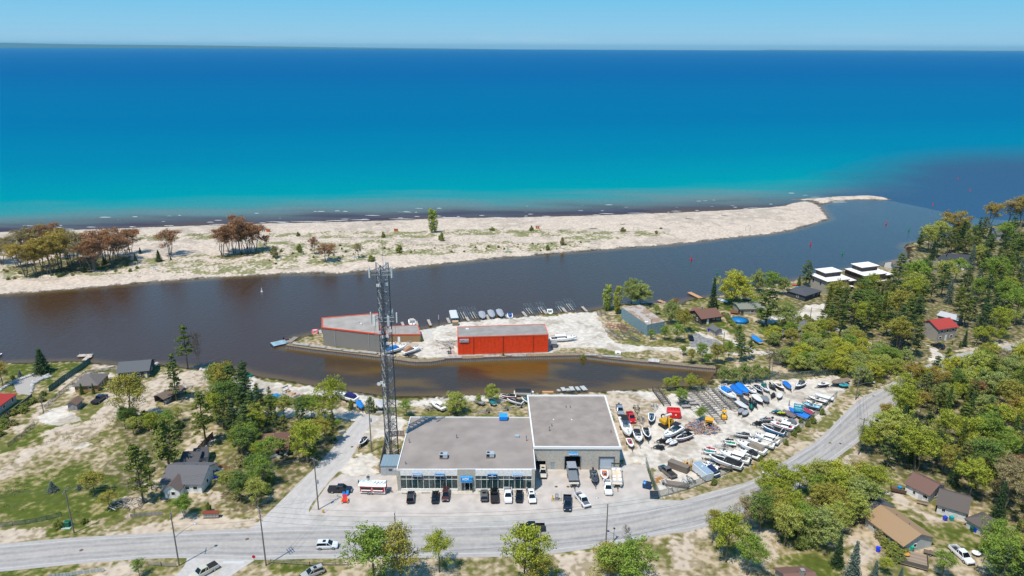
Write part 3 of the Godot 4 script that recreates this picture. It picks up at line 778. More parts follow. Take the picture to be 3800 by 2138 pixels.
func grow(kind: String, sd_: int) -> Array:
	var r := RandomNumberGenerator.new(); r.seed = sd_
	var tr := MB.new(); var cr := MB.new(); cr.use_c = true
	match kind:
		"pine":
			var lean := V(r.randf_range(-.5, .5), 0, r.randf_range(-.4, .4))
			tr.tube([Vector3.ZERO, lean * .3 + V(0, 3.5, 0), lean * .7 + V(0, 7, 0), lean + V(0, 9.7, 0)], .17, .03, 6)
			var y := r.randf_range(2.2, 3.4)
			while y < 9.6:
				var L := 2.9 * pow(clampf((10.0 - y) / 7.0, .05, 1.0), .7) * r.randf_range(.55, 1.1)
				if y < 4.0: L *= r.randf_range(.5, 1.0)
				var nb := 4 + r.randi() % 2
				var a0 := r.randf() * TAU
				for b in nb:
					if r.randf() < .16: continue
					var a := a0 + TAU * b / nb + r.randf_range(-.4, .4)
					var dir := V(cos(a), r.randf_range(.0, .3), sin(a))
					var o := lean * (y / 10.0) + V(0, y, 0)
					var LL := L * r.randf_range(.6, 1.15)
					tr.tube([o, o + dir * LL], .045, .015, 4, false)
					var m := int(2 + LL * 1.6)
					for q in m:
						var t := .35 + .65 * (q + .6) / m
						clump(cr, r, o + dir * LL * t + V(r.randf_range(-.2, .2), .08, r.randf_range(-.2, .2)), V(.46, .17, .46), 18, .14, r.randf_range(.75, 1.2), .7)
				y += r.randf_range(.45, .8)
			clump(cr, r, lean + V(0, 9.5, 0), V(.3, .45, .3), 26, .13, 1.1)
		"spruce", "cedar":
			var w := 1.9 if kind == "spruce" else 1.15
			tr.tube([Vector3.ZERO, V(0, 9, 0)], .16, .02, 6)
			var y := .35
			while y < 9.9:
				var R := w * (1.0 - y / 10.1) * r.randf_range(.85, 1.08) + .06
				var nb := int(5 + R * 5)
				for b in nb:
					var a := TAU * b / nb + r.randf_range(-.3, .3)
					var RR := R * r.randf_range(.75, 1.1)
					var tone := r.randf_range(.7, 1.25)
					for q in 3:
						var t := .4 + .3 * q
						clump(cr, r, V(cos(a) * RR * t, y - RR * t * .28, sin(a) * RR * t), V(.26, .15, .26), 7, .125, tone, .4)
				y += .36
		"poplar":
			tr.tube([Vector3.ZERO, V(.1, 9, 0)], .16, .02, 6)
			for i in 60:
				var y := lerpf(.8, 9.7, i / 59.0)
				var R := 1.35 * sin(PI * clampf((y - .2) / 10.4, .06, .97))
				var a := r.randf() * TAU
				clump(cr, r, V(cos(a) * R * .6, y, sin(a) * R * .6), V(.55, .6, .55), 48, .13, r.randf_range(.7, 1.25))
		"leafy", "willow", "sparse", "shrub", "bare":
			var wide: float = {"leafy": 3.4, "willow": 4.6, "sparse": 2.7, "shrub": 6.0, "bare": 3.0}[kind]
			var forks := 1 if kind == "leafy" and r.randf() < .6 else (2 + r.randi() % 2)
			if kind == "shrub": forks = 6
			var top0: float = {"leafy": 4.2, "willow": 3.0, "sparse": 4.6, "shrub": 1.0, "bare": 4.0}[kind]
			var tips := []
			for f in forks:
				var a := TAU * f / forks + r.randf_range(-.5, .5)
				var sp := .0 if forks == 1 else r.randf_range(.08, .24)
				var mid := V(cos(a) * sp * top0, top0 * r.randf_range(.8, 1.1), sin(a) * sp * top0)
				var r0 := (.2 if kind == "willow" else .15) / sqrt(forks)
				limb(tr, r, V(cos(a), 0, sin(a)) * .12 * (forks - 1), mid, r0 * 1.25, r0 * .75, .04, 6)
				var lead := V(mid.x * 2.0, 9.2, mid.z * 2.0)
				limb(tr, r, mid, lead, r0 * .75, .02, .05)
				tips.append([lead, .9])
				var nb := int({"leafy": 16.0, "willow": 18.0, "sparse": 15.0, "shrub": 5.0, "bare": 18.0}[kind] / (1.0 if forks == 1 else 1.5 if forks == 2 else 2.0)) + 2
				for b in nb:
					var t := (b + r.randf()) / nb
					var st := mid.lerp(lead, t * .85) if t > .12 else mid * .85
					var ang := b * 2.399 + r.randf_range(-.5, .5)
					var reach := wide * sin(PI * clampf(.22 + t * .72, 0, 1)) * r.randf_range(.55, 1.05)
					var end := st + V(cos(ang) * reach, r.randf_range(.6, 2.4) * (1.0 - t * .6) * (.35 if kind == "willow" else 1.0), sin(ang) * reach)
					end.y = min(end.y, 9.6)
					limb(tr, r, st, end, .055, .014, .1, 4)
					tips.append([end, 1.0])
					for q in 2:
						var e2 := st.lerp(end, r.randf_range(.45, .8)) + V(r.randf_range(-1, 1), r.randf_range(-.1, .9), r.randf_range(-1, 1)) * reach * .36
						limb(tr, r, st.lerp(end, .45), e2, .03, .01, .1, 3)
						tips.append([e2, .75])
			for t in tips:
				var tone := r.randf_range(.68, 1.3)
				match kind:
					"leafy":
						for q in 3: clump(cr, r, t[0] + V(r.randf_range(-.85, .85), r.randf_range(-.7, .6), r.randf_range(-.85, .85)), V(.9, .62, .9) * t[1], 38, .122, tone)
					"willow":
						for q in 4: clump(cr, r, t[0] + V(r.randf_range(-.9, .9), r.randf_range(-.8, .5), r.randf_range(-.9, .9)), V(.8, .65, .8) * t[1], 42, .125, tone, -.3)
					"sparse":
						for q in 3: clump(cr, r, t[0] + V(r.randf_range(-.5, .5), r.randf_range(-.5, .4), r.randf_range(-.5, .5)), V(.65, .55, .65) * t[1], 24, .105, tone)
						for q in 4: tr.tube([t[0], t[0] + V(r.randf_range(-.7, .7), r.randf_range(.0, .7), r.randf_range(-.7, .7))], .014, .006, 3, false)
					"shrub":
						for q in 4: clump(cr, r, t[0] * V(1, r.randf_range(.4, 1.0), 1) + V(r.randf_range(-1.5, 1.5), 0, r.randf_range(-1.5, 1.5)), V(1.2, 1.0, 1.2), 24, .34, tone)
					"bare":
						for q in 7: tr.tube([t[0], t[0] + V(r.randf_range(-1.0, 1.0), r.randf_range(-.1, 1.0), r.randf_range(-1.0, 1.0))], .02, .006, 3, false)
						if r.randf() < .3: clump(cr, r, t[0], V(.5, .4, .5), 7, .08, tone)
	return [tr.mesh(), cr.mesh()]
const TONES := {
	"pine": [Color(.115, .16, .036), Color(.145, .175, .034), Color(.10, .145, .045), Color(.07, .11, .04), Color(.16, .17, .05)],
	"spruce": [Color(.045, .085, .034), Color(.06, .1, .034), Color(.14, .185, .15)],
	"cedar": [Color(.085, .135, .03), Color(.07, .115, .036), Color(.125, .15, .03)],
	"poplar": [Color(.3, .36, .06), Color(.34, .35, .05), Color(.28, .34, .08)],
	"leafy": [Color(.30, .34, .045), Color(.2, .29, .05), Color(.31, .29, .06), Color(.14, .21, .05), Color(.36, .38, .09)],
	"willow": [Color(.36, .40, .09), Color(.29, .34, .11), Color(.42, .43, .06)],
	"sparse": [Color(.31, .165, .08), Color(.36, .28, .06), Color(.31, .265, .13)],
	"shrub": [Color(.26, .29, .07), Color(.19, .235, .06), Color(.29, .27, .12)],
	"bare": [Color(.3, .25, .16), Color(.3, .25, .16), Color(.3, .25, .16)]}
func tree_proto(kind: String, variant: int, tone: int) -> Node3D:
	var nv: int = {"pine": 5, "spruce": 2, "cedar": 1, "poplar": 1, "leafy": 7, "willow": 3, "sparse": 4, "shrub": 3, "bare": 2}[kind]
	variant = variant % nv
	var key := kind + str(variant)
	if not proto.has(key): proto[key] = grow(kind, hash(kind) % 1000 + variant * 77)
	var o := Node3D.new()
	var t := MeshInstance3D.new()
	t.name = "trunk" if kind != "shrub" else "stems"
	t.mesh = proto[key][0]; t.material_override = mat(lin(.13, .105, .08) if kind != "sparse" else lin(.2, .17, .14), .9)
	o.add_child(t)
	if (proto[key][1] as ArrayMesh).get_surface_count() > 0:
		var c := MeshInstance3D.new()
		c.name = "crown" if kind != "shrub" else "foliage"
		c.mesh = proto[key][1]; c.material_override = leaf_mat(TONES[kind][tone % TONES[kind].size()])
		o.add_child(c)
	return o
const TREE_NAME := {"pine": "pine_tree", "spruce": "spruce_tree", "cedar": "cedar_tree", "poplar": "poplar_tree", "leafy": "leafy_tree", "willow": "willow_tree", "sparse": "budding_tree", "shrub": "shrub", "bare": "bare_tree"}
func plant(kind: String, x: float, z: float, h: float, label: String, tone := -1, group := "", wide := 1.0) -> Node3D:
	var o := tree_proto(kind, rng.randi() % 8, tone if tone >= 0 else rng.randi())
	o.name = numbered(TREE_NAME[kind])
	add_child(o)
	o.position = V(x, max(ground_y(x, z), WATER) - .05, z)
	o.rotation.y = rng.randf() * TAU
	o.scale = V(h / 10.0 * wide * rng.randf_range(.85, 1.18), h / 10.0, h / 10.0 * wide * rng.randf_range(.85, 1.18))
	tag(o, label, "shrub" if kind == "shrub" else "tree", group)
	return o
func inside(p: PackedVector2Array, x: float, z: float) -> bool: return Geometry2D.is_point_in_polygon(U(x, z), p)
const KIND_WORD := {"pine": "dark pine tree", "spruce": "dark spruce tree", "cedar": "narrow cedar tree", "poplar": "slim poplar", "leafy": "leafy tree", "willow": "pale willow tree", "sparse": "thin budding tree", "shrub": "low bush", "bare": "leafless tree"}
func scatter(p: PackedVector2Array, n: int, gap: float, mix: Array, h0: float, h1: float, where: String, keep_out := []) -> void:
	var lo := p[0]; var hi := p[0]
	for q in p: lo = lo.min(q); hi = hi.max(q)
	var got := []
	var tries := 0
	while got.size() < n and tries < n * 40:
		tries += 1
		var q := U(rng.randf_range(lo.x, hi.x), rng.randf_range(lo.y, hi.y))
		if not Geometry2D.is_point_in_polygon(q, p): continue
		var bad := false
		for k in keep_out:
			if Geometry2D.is_point_in_polygon(q, k): bad = true; break
		if bad: continue
		for g in got:
			if g.distance_squared_to(q) < gap * gap: bad = true; break
		if bad: continue
		got.append(q)
		var kind: String = mix[rng.randi() % mix.size()]
		var f := rng.randf()
		var h := lerpf(h0, h1, f) * (.35 if kind == "shrub" else 1.0)
		var u := (q - lo) / (hi - lo)
		var lab: String = (["short", "mid-height", "tall"][mini(2, int(f * 3))] if kind != "shrub" else ["small", "medium", "big"][mini(2, int(f * 3))]) + " " + KIND_WORD[kind] + ", " + ["far", "middle", "near"][mini(2, int(u.y * 3))] + " " + ["left", "centre", "right"][mini(2, int(u.x * 3))] + " of " + where
		plant(kind, q.x, q.y, h, lab, -1, where + ": " + lab)
func build_trees() -> void:
	var copse := "budding trees of the copse on the sand spit"
	for q in [[-230.9,-333.3,17.1, 1], [-227.7,-335.8,15.5, 1], [-222.2,-337.4,19.5, 1], [-221.5,-339.9,16.9, 1], [-222.8,-348.2,19.7, 1], [-222.3,-353.4,15.4, 1], [-219.6,-353.4,18.4, 2], [-211.1,-345,15.6, 2], [-204,-342.6,14.8, 0], [-204.4,-345.1,17.6, 0], [-204.8,-357.2,18.6, 0], [-198.9,-364.5,10.6, 0], [-201,-373.9,14, 0], [-248.9,-373.2,16.7, 2], [-255.5,-371.2,14.5, 2], [-253.7,-375.1,14.1, 2], [-243.8,-375.3,16.2, 0], [-257.4,-363.7,12.7, 2], [-256.1,-354.7,12.9, 2], [-233,-364,14.8, 1], [-218.8,-364.2,13.7, 0], [-245.3,-349.6,12.8, 1], [-205.4,-368.1,12.8, 0], [-233.1,-349.8,14.3, 1], [-261.7,-356.4,12.4, 2], [-265,-354.5,12.9, 1]]:
		plant("sparse", q[0], q[1], q[2], ["russet budding tree in the copse at the left end of the spit", "olive budding tree in the copse at the left end of the spit", "pale brown budding tree in the copse at the left end of the spit"][q[3]], q[3], copse, 1.35)
	plant("sparse", -200.5,-353.7,18.5, "tallest russet tree of the copse with forked pale branches", 0, "", 1.5)
	plant("sparse", -179.8,-372.3,14.5, "lone russet tree standing between the two copses on the spit", 0, "", 1.4)
	for q in [[-151.5,-370.8,16], [-147.4,-376.7,16.2], [-140.7,-375.8,16.5], [-139.2,-376.8,16.3], [-151.2,-378.6,14.7]]: plant("sparse", q[0], q[1], q[2], "russet budding tree in the smaller copse mid spit", 0, "trees of the smaller copse", 1.25)
	plant("sparse", -143.5,-374.8,21.2, "tallest tree of the smaller russet copse on the spit", 0, "", 1.3)
	plant("sparse", -137.5,-380.8,15.9, "russet tree at the right edge of the smaller copse", 0, "", 1.3)
	plant("sparse", -131.6,-379.9,9.1, "thin russet sapling right of the smaller copse", 0)
	plant("sparse", -104.6,-375.3,9.5, "slender russet tree on the open dunes beside a low bush", 0)
	plant("sparse", -95.1,-362.3,9.5, "low wide russet tree on the dunes casting a dark shadow", 0, "", 1.9)
	plant("sparse", -80.1,-369,8.3, "thin dark sapling on the dunes behind the tower top", 2)
	for q in [[-180.4,-361.1,6.1, "bushy little pine on open sand right of the copse"], [-207.6,-341.7,3.8, "small dark pine at the front foot of the copse"], [-175.6,-363.9,2.3, "tiny pine under the lone russet tree"], [-192.3,-360.9,4, "small dark pine right of the copse near its edge"], [-196.1,-374,3.5, "small pine on sand behind the right end of the copse"], [-192.5,-352,3.4, "small pine among shrubs in front of the copse"], [-205.4,-355.4,4.2, "dark pine in the shade under the copse"], [-143.3,-374.8,1.9, "tiny pine at the foot of the smaller copse"]]:
		plant("spruce", q[0], q[1], q[2], q[3], 1, "", 1.7)
	plant("poplar", -47.5,-421.6,14.6, "left of two tall fresh green poplars on the beach ridge", 0, "", 1.2)
	plant("poplar", -45.5,-422.1,13.6, "right of two tall fresh green poplars on the beach ridge", 0, "", 1.2)
	plant("shrub", -40.1,-405.1,5.8, "bright green bush in front of the two poplars", 0, "", .5)
	plant("shrub", -74.2,-411.3,3.7, "bright green bush left of the beach poplars", 0, "", .5)
	plant("shrub", -113.2,-378.1,5.2, "round yellow green bush on the dunes left of the tower", 0, "", .45)
	plant("shrub", -123.2,-367.4,6.9, "loose grey green bush in front of the smaller copse", 2, "", .5)
	plant("shrub", -60.4,-379.9,4.7, "spreading bush on the dunes right of the tower top", 0, "", .6)
	plant("shrub", -11.9,-429,2.4, "low wide green bush on the bare upper beach", 0, "", 1.1)
	plant("shrub", -72.5,-364.4,3.5, "low bright green bush on the river side of the dunes", 0, "", .9)
	plant("shrub", -124.1,-414.5,3, "small dark bush on the beach ridge", 1, "", .6)
	plant("shrub", 11.5,-428.2,3.5, "dark bush beside an orange crate on the beach", 1, "", .5)
	plant("shrub", 28,-398.4,5, "pale green bush near the river bank of the spit", 2, "", .5)
	plant("shrub", 19.6,-390.2,3.1, "small dark green bush at the river edge of the dunes", 1, "", .6)
	plant("shrub", 66.3,-429.6,2.8, "grassy bush on the thinning end of the dune ridge", 2, "", .9)
	plant("shrub", 85.5,-425,2.1, "last brown bush on the dune ridge towards the point", 2, "", .9)
	plant("shrub", 90.2,-435.7,1.1, "tiny green bush alone on bare sand near the point", 1, "", 1.2)
	scatter(pv([-250.8,-344.4,-222.8,-346.5,-185.5,-350.4,-181.4,-342.1,-213.4,-330.5,-239.3,-327.1]), 22, 2.0, ["shrub"], 3.0, 5.5, "the scrub in front of the copse")
	scatter(pv([-138.8,-384.8,-97.7,-393.7,-42.3,-390.4,-.1,-397.3,-.1,-386.9,-40.9,-376.3,-85.4,-362.4,-128.8,-354.7]), 44, 2.5, ["shrub"], 1.6, 4.0, "the scrub on the dunes")
	scatter(pv([-.1,-397.3,39.8,-409,44.4,-398,21.7,-389.2,-.1,-382.8]), 14, 2.0, ["shrub"], 1.5, 3.5, "the scrub on the spit bank")
	plant("poplar", 40.3,-292.5,11.7, "left of two slim poplars at the corner of the blue shed", 0, "", 1.5)
	plant("poplar", 43.9,-288.7,12.3, "yellowish slim poplar right at the blue shed wall", 1, "", 1.4)
	plant("willow", 55.7,-300.1,10.3, "big round willow behind the blue shed", 1, "", 1.15)
	plant("willow", 51.8,-301.5,11.9, "tall loose willow leaning over the river left of the round one", 1, "", .85)
	plant("leafy", 52.9,-259.9,4.5, "small bright green tree at the front corner of the blue shed", 1, "", 1.0)
	plant("willow", 63.8,-276.1,10.9, "grey green tree leaning against the right side of the blue shed", 1, "", .7)
	plant("leafy", 62.3,-258,7.7, "dense rounded tree in front of the blue shed's right end", 1, "", 1.1)
	plant("leafy", 58,-259.2,6.5, "low green tree under the blue shed gable", 1, "", 1.0)
	plant("leafy", 67,-267.6,10, "tree with dull reddish top left of the brown roofed house", 2, "", .8)
	plant("leafy", 60.2,-287.8,4.4, "small tree behind the blue shed roof", 1, "", 1.0)
	plant("sparse", 69.4,-295.6,4.8, "bush with dark red buds by the river left of the house", 0, "", 1.3)
	plant("spruce", 85.3,-294.8,14.5, "tall dense dark spruce behind the brown roofed house", 0, "", .95)
	plant("spruce", 86.9,-294.6,4.4, "small spruce at the foot of the tall dark spruce", 0)
	plant("willow", 95.8,-299,16.3, "largest bright yellow green willow on the riverside lawn", 2, "", 1.0)
	plant("willow", 111.1,-316.6,11.3, "grey green willow right of the big yellow one", 1, "", .7)
	plant("leafy", 116.5,-313.5,11.5, "dark leafy tree by the river among the willows", 1, "", .9)
	plant("pine", 101.3,-274.6,17.7, "broad dark pine over the grey cottage on the peninsula", 0, "", 1.5)
	plant("willow", 108.4,-272,11.5, "pale willow with bent trunk in the cottage garden", 1, "", .8)
	plant("willow", 122,-313.6,9.4, "small willow near the red kayaks", 1, "", .7)
	plant("pine", 137,-326.7,12.8, "tall pine on the bank left of the flat roofed houses", 0, "", 1.2)
	plant("cedar", 134.2,-327.5,5.2, "yellowish cedar beside the tall bank pine", 2, "", 2.0)
	plant("leafy", 142.4,-310.7,5.7, "young tree in front of the first flat roofed house", 1, "", 1.0)
	plant("leafy", 152.1,-304.8,9, "round young tree before the flat roofed houses", 2, "", .9)
	plant("leafy", 161.8,-314.1,10.7, "bright yellow green tree between the flat roofed houses", 0, "", .8)
	plant("sparse", 166.6,-312.6,7.8, "tree in white blossom before the second flat roofed house", 2, "", 1.2)
	plant("pine", 119.4,-265.3,10.8, "thin open pine beside the small grey cottage", 2, "", 1.0)
	plant("pine", 124.8,-270.1,11.6, "dark pine left in the stand before the flat roofed houses", 0, "", 1.1)
	plant("pine", 84.3,-252.8,9.3, "dark pine above the blue tarped boat by the track", 0, "", 1.1)
	plant("leafy", 99.9,-277.1,7.1, "small tree beside the blue swimming pool cover", 1, "", .9)
	scatter(pv([114.8,-281,123.6,-286.3,124.3,-281.2,121.4,-276.1,113.4,-276]), 7, 2.5, ["shrub"], 5, 7, "the lane hedge")
	scatter(pv([87.8,-288.1,88.9,-286.6,89.8,-270.9,88.3,-270.9]), 9, 2.0, ["shrub"], 5, 6.5, "the lawn hedge")
	for q in [[50.4,-216,4.9, 0, "yellow green tree leaning over the channel, leftmost of its row"], [53.1,-216.7,5.3, 0, "yellow green tree second in the row over the channel"], [57.8,-216.1,6.2, 0, "round yellow green tree right in the row over the channel"], [61.7,-217.5,3.9, 2, "small tree at the right end of the row over the channel"], [52.5,-205.6,6.1, 1, "green tree standing among the rusty boat racks"], [56.2,-196.1,4.5, 1, "small green tree growing between racks and yellow cab"]]:
		plant("leafy", q[0], q[1], q[2], q[4], q[3], "", 1.1)
	for q in [[69.8,-221,7.3], [73.5,-221.4,6.8], [77.1,-222.2,7.9], [81.4,-223.3,7], [85,-225.3,5.1]]: plant("willow", q[0], q[1], q[2], "pale willow in the row behind the yard's back fence", 1, "willows behind the yard fence", .75)
	for q in [[63,-237.3,6.4, 2], [66.9,-238.6,7.8, 1], [71.9,-237.8,8.1, 2], [76.6,-239.6,8.5, 1], [62,-245.2,3.9, 1], [68.4,-236.5,4.9, 1]]: plant("leafy", q[0], q[1], q[2], "thin leafy tree on the bank above the end of the channel", q[3], "trees at the channel end", .8)
	plant("pine", 81.3,-240,11, "dark pine above the end of the channel", 0, "", 1.2)
	plant("pine", 84.7,-241.8,8, "shorter dark pine beside the one above the channel end", 0, "", 1.2)
	plant("bare", 87.3,-226.9,10.9, "leafless grey tree behind the yard's back fence", 0, "", 1.0)
	plant("shrub", 96.4,-239.3,2.7, "dark red bush in the thicket behind the yard", 2, "", .6)
	scatter(pv([92,-236.7,106.2,-242.9,125.3,-245.8,136.3,-235.5,136.1,-232.1,125,-224.1,114.9,-218,114,-225.6,107.9,-229.5,97.9,-230.2]), 50, 2.6, ["willow", "willow", "leafy", "shrub"], 6, 9, "the thicket behind the yard")
	scatter(pv([98.8,-263.8,110.7,-264.9,132.5,-266.2,128.2,-252.3,113,-251.2,94.6,-251]), 18, 3.0, ["leafy", "willow", "leafy", "cedar"], 5, 8.5, "the row along the track")
	scatter(pv([130.7,-289.7,151.7,-305.1,180.9,-310.8,159.5,-265.4,144.5,-242.4,139.8,-253.3,134.9,-262.1,133.6,-266.2,126,-270.3]), 48, 3.4, ["pine", "pine", "leafy", "pine", "cedar"], 10, 16, "the stand left of the red roofed house")
	var clear := [pv([210.6,-352.4,226.7,-378.2,247.2,-382.4,233.7,-356.2,220.6,-349.1]), pv([282.5,-422.1,304,-453,315.5,-442.6,291.5,-406.2]), pv([157.9,-262.4,171.1,-284.2,184.3,-284.4,167.7,-253.6,157.2,-246.1,150.2,-247.8]), pv([179.2,-338.7,194.7,-370.1,214.9,-378,220.5,-356,215.7,-349.1,190,-342.1]), pv([234,-344.3,247.9,-356.4,238.2,-339.5,230.4,-337.8]), pv([178,-329.4,183.2,-320.6,175.6,-306.6,167.7,-306.5]), pv([136.6,-315.7,150.5,-351.6,199.8,-364.6,185,-334.1,163.9,-326.2,155.9,-314.5])]
	scatter(pv([211.7,-378,223.4,-394.4,237.6,-403.2,256.9,-412.4,308.7,-432.3,356,-453.9,244.8,-301,213.3,-262.9,196.8,-262.8,183.2,-257.6,170.7,-255.6,186.8,-287.9,179.6,-304.1,175.6,-316.2,183.6,-334.1,209.8,-347.3]), 150, 3.6, ["pine", "pine", "pine", "spruce", "leafy", "pine"], 10, 17, "the wood behind the red roofed house", clear)
	plant("sparse", 252.9,-412.3,18.7, "tall olive budding tree at the river mouth", 1, "", 1.2)
	plant("willow", 258.7,-412.4,14.1, "yellow willow beside the tall olive tree at the mouth", 2, "", .8)
	plant("sparse", 300.8,-452.9,15.9, "olive tree rising over the wood at the river mouth", 1, "", 1.4)
	plant("sparse", 313.5,-453.1,17.1, "pale birch on the skyline of the wood", 2, "", 1.3)
	plant("sparse", 316.9,-447.8,20, "tallest bare white birch at the right edge of the wood", 1, "", 1.3)
	plant("spruce", 169,-254.6,6.8, "conical spruce right of the red roofed house", 0)
	plant("cedar", 165.4,-256,2, "small clipped cedar in front of the red roofed house", 1)
	plant("cedar", 166.8,-253.6,2.8, "clipped cedar at the driveway of the red roofed house", 1)
	for q in [[173.5,-254.6,8.4], [178.2,-255.6,8.4], [184.3,-257.7,6.8]]: plant("leafy", q[0], q[1], q[2], "light green roadside tree right of the red roofed house", 0, "roadside trees by the bend", .9)
	scatter(pv([130.3,-218.9,137.4,-221.2,150.9,-227.5,169,-234.9,185.8,-239.3,207.1,-239.5,156.8,-172.7,129.9,-137,110.8,-137.6,113.8,-148.5,111.9,-153.2,112.1,-168.1,104.2,-169,94.7,-169.9,96.5,-177.4,101.8,-186.5,112.9,-197.8]), 170, 3.7, ["leafy", "pine", "leafy", "cedar", "spruce", "leafy", "willow", "sparse", "pine"], 8, 13, "the mixed wood right of the road")
	plant("pine", 136.5,-225.8,6.6, "pine at the junction right of the main road", 0, "", 1.5)
	plant("pine", 154,-239,6.1, "pine in front of the red roofed house's driveway", 0, "", 1.3)
	plant("cedar", 181.8,-242.8,4.6, "dark cedar at the guard rail near the right edge", 0, "", 1.4)
	plant("leafy", 102.7,-184.8,5.4, "small round tree at the right verge beside the lamp pole", 1, "", 1.0)
	scatter(pv([62.4,-157.9,66.1,-160.1,68.9,-157.9,82,-159.7,88.3,-158.1,86.5,-153.1,81.1,-147.5,76.4,-145.2,71.5,-137.4,66.3,-138,59.3,-137.3,56.9,-143.6]), 34, 3.0, ["leafy", "leafy", "willow", "leafy", "shrub"], 8, 11, "the grove below the road bend")
	plant("leafy", 86.2,-158.9,6.6, "leafy tree at the lane mouth right of the main road", 2, "", 1.1)
	plant("spruce", 71.7,-128,9.4, "large blue grey spruce near the bottom right", 2, "", 1.25)
	plant("spruce", 70.1,-131.8,8.1, "dark spruce left of the blue grey one", 0, "", 1.1)
	plant("spruce", 76.2,-127.7,4.9, "smaller blue spruce right of the large one", 2, "", 1.2)
	plant("spruce", 81.4,-127.2,3.7, "blue spruce at the bottom edge near the deck", 2, "", 1.2)
	plant("leafy", 90.4,-127.8,7.1, "dense dark tree at the bottom edge left of the white pickup", 1, "", 1.0)
	plant("leafy", 78.8,-129,4.5, "pale shrub-like tree between the two blue spruces", 0, "", .9)
	scatter(pv([101.8,-132.6,106,-135.5,110,-137.6,114.9,-137.6,128.3,-144.1,113.2,-122.9,95.9,-122.9]), 14, 3.2, ["leafy", "pine", "cedar", "leafy"], 8, 12, "the bottom corner wood")
	scatter(pv([83.3,-144.5,85,-143.8,86.5,-136.8,84.4,-132.5,83.2,-134.1]), 8, 2.2, ["shrub"], 6, 9, "the lilac hedge")
	plant("pine", -111.5,-231.9,16.5, "tall white pine on the bank right of the dark grey house", 0, "", .9)
	plant("bare", -107.8,-232.1,14.4, "thin half bare pine right of the tall white pine", 0, "", .55)
	plant("pine", -105.1,-208,16.2, "pine with long bare trunk beside the carport", 0, "", .8)
	plant("pine", -85.2,-181.4,17, "leaning pine with bare trunk at the brown fence", 1, "", 1.0)
	plant("leafy", -111.8,-193.8,16.2, "open yellow green maple in the middle of the sandy yard", 2, "", 1.0)
	plant("spruce", -159.2,-228.2,9, "broad blue green spruce on the riverside lawn", 0, "", 1.9)
	plant("spruce", -164.7,-224.7,2.7, "small blue spruce left of the broad one", 2, "", 2.2)
	plant("shrub", -166.5,-223.4,1.6, "bright yellow bush on the lawn by the patio", 0, "", 1.0)
	plant("cedar", -137.1,-212.3,3.9, "left of two dark cedars at the cedar clad house", 0, "", 1.5)
	plant("cedar", -133.5,-212.6,3.8, "right of two dark cedars at the cedar clad house", 0, "", 1.5)
	plant("cedar", -95.7,-229.2,4.8, "dense cedar at the river bank left of the moored boats", 0, "", 2.2)
	plant("leafy", -93.4,-211.5,11.4, "leafy tree at the bank edge of the sandy yard", 1, "", .8)
	plant("sparse", -165.9,-217.7,8.8, "yellow budding tree at the left edge above the red roof", 1, "", 1.3)
	plant("pine", -89.8,-168.7,15.7, "bushy pine at the top of the two track drive", 1, "", 1.25)
	plant("pine", -89.3,-153.4,17.1, "tall pine with two trunks' height beside the two track drive", 1, "", .9)
	plant("pine", -90.1,-159.3,12.2, "slim pine behind the drive pine", 1, "", .7)
	plant("leafy", -103.4,-157.4,6.4, "low yellow tree on the lawn left of the drive, rear one", 2, "", 1.3)
	plant("leafy", -96.7,-151.6,4.6, "low yellow tree on the lawn left of the drive, front one", 2, "", 1.4)
	plant("spruce", -114.5,-158.5,3, "larger of two blue spruces on the lawn", 2, "", 2.4)
	plant("spruce", -108.3,-159.3,2, "smaller of two blue spruces on the lawn", 2, "", 2.6)
	plant("shrub", -104.4,-143.9,2.6, "round yellow green bush left of the green utility box", 0, "", .65)
	plant("shrub", -99.5,-145.6,1.6, "bright green bush right of the green utility box", 0, "", .9)
	plant("leafy", -77.1,-148.2,5.9, "dense bush-like tree in front of the white house", 1, "", 1.0)
	plant("leafy", -77.9,-127.6,4.6, "dense green tree by the rail fence at the bottom left", 1, "", .9)
	plant("shrub", -72.2,-150.2,2.9, "bush beside the row of mailboxes", 1, "", .5)
	plant("leafy", -52.8,-194.3,15.2, "tall light green tree with twin trunks at the gravel track", 0, "", .75)
	plant("pine", -73.8,-192.3,13.9, "tall pine at the left end of the gravel track", 0, "", .8)
	plant("pine", -72.2,-198.1,10.2, "thin dying pine beside the gravel track", 2, "", .55)
	plant("pine", -50,-181.9,11.5, "leaning pine at the edge of the side street", 1, "", .7)
	plant("leafy", -54.4,-172.1,13.1, "big yellow green tree beside the side street", 0, "", 1.0)
	plant("leafy", -50.6,-190.4,3.2, "low dark tree at the corner of the side street", 1, "", 1.2)
	scatter(pv([-76.6,-197.5,-61.6,-197,-53.6,-193.4,-49.5,-182,-53.8,-173.7,-57.3,-169.3,-65.6,-164.1,-73.6,-170.6,-76.7,-183,-80.2,-185,-81.1,-195.6]), 34, 3.0, ["leafy", "leafy", "pine", "shrub", "leafy"], 6, 10, "the wooded lot", [pv([-67.6,-172.6,-69.3,-180.3,-65.4,-185.9,-60.6,-178.8,-62.2,-171.7])])
	scatter(pv([-71.9,-157,-65.3,-163.2,-61.2,-164.1,-60.5,-157.1,-60.1,-151.3,-64.7,-150.5]), 10, 2.6, ["leafy", "leafy", "shrub"], 6, 9.5, "the roadside trees near the mailboxes")
	scatter(pv([-95.3,-205,-82.4,-214.8,-71.3,-181.3,-83.7,-186.7,-91.2,-198.6]), 13, 3.0, ["pine", "leafy", "pine", "leafy"], 9, 14, "the trees behind the carport")
	scatter(pv([-118.4,-199,-96.5,-195.4,-91.9,-187.2,-102.7,-184.9,-110.9,-187.1]), 18, 2.4, ["shrub", "leafy", "shrub"], 5, 8, "the scrub below the sandy yard")
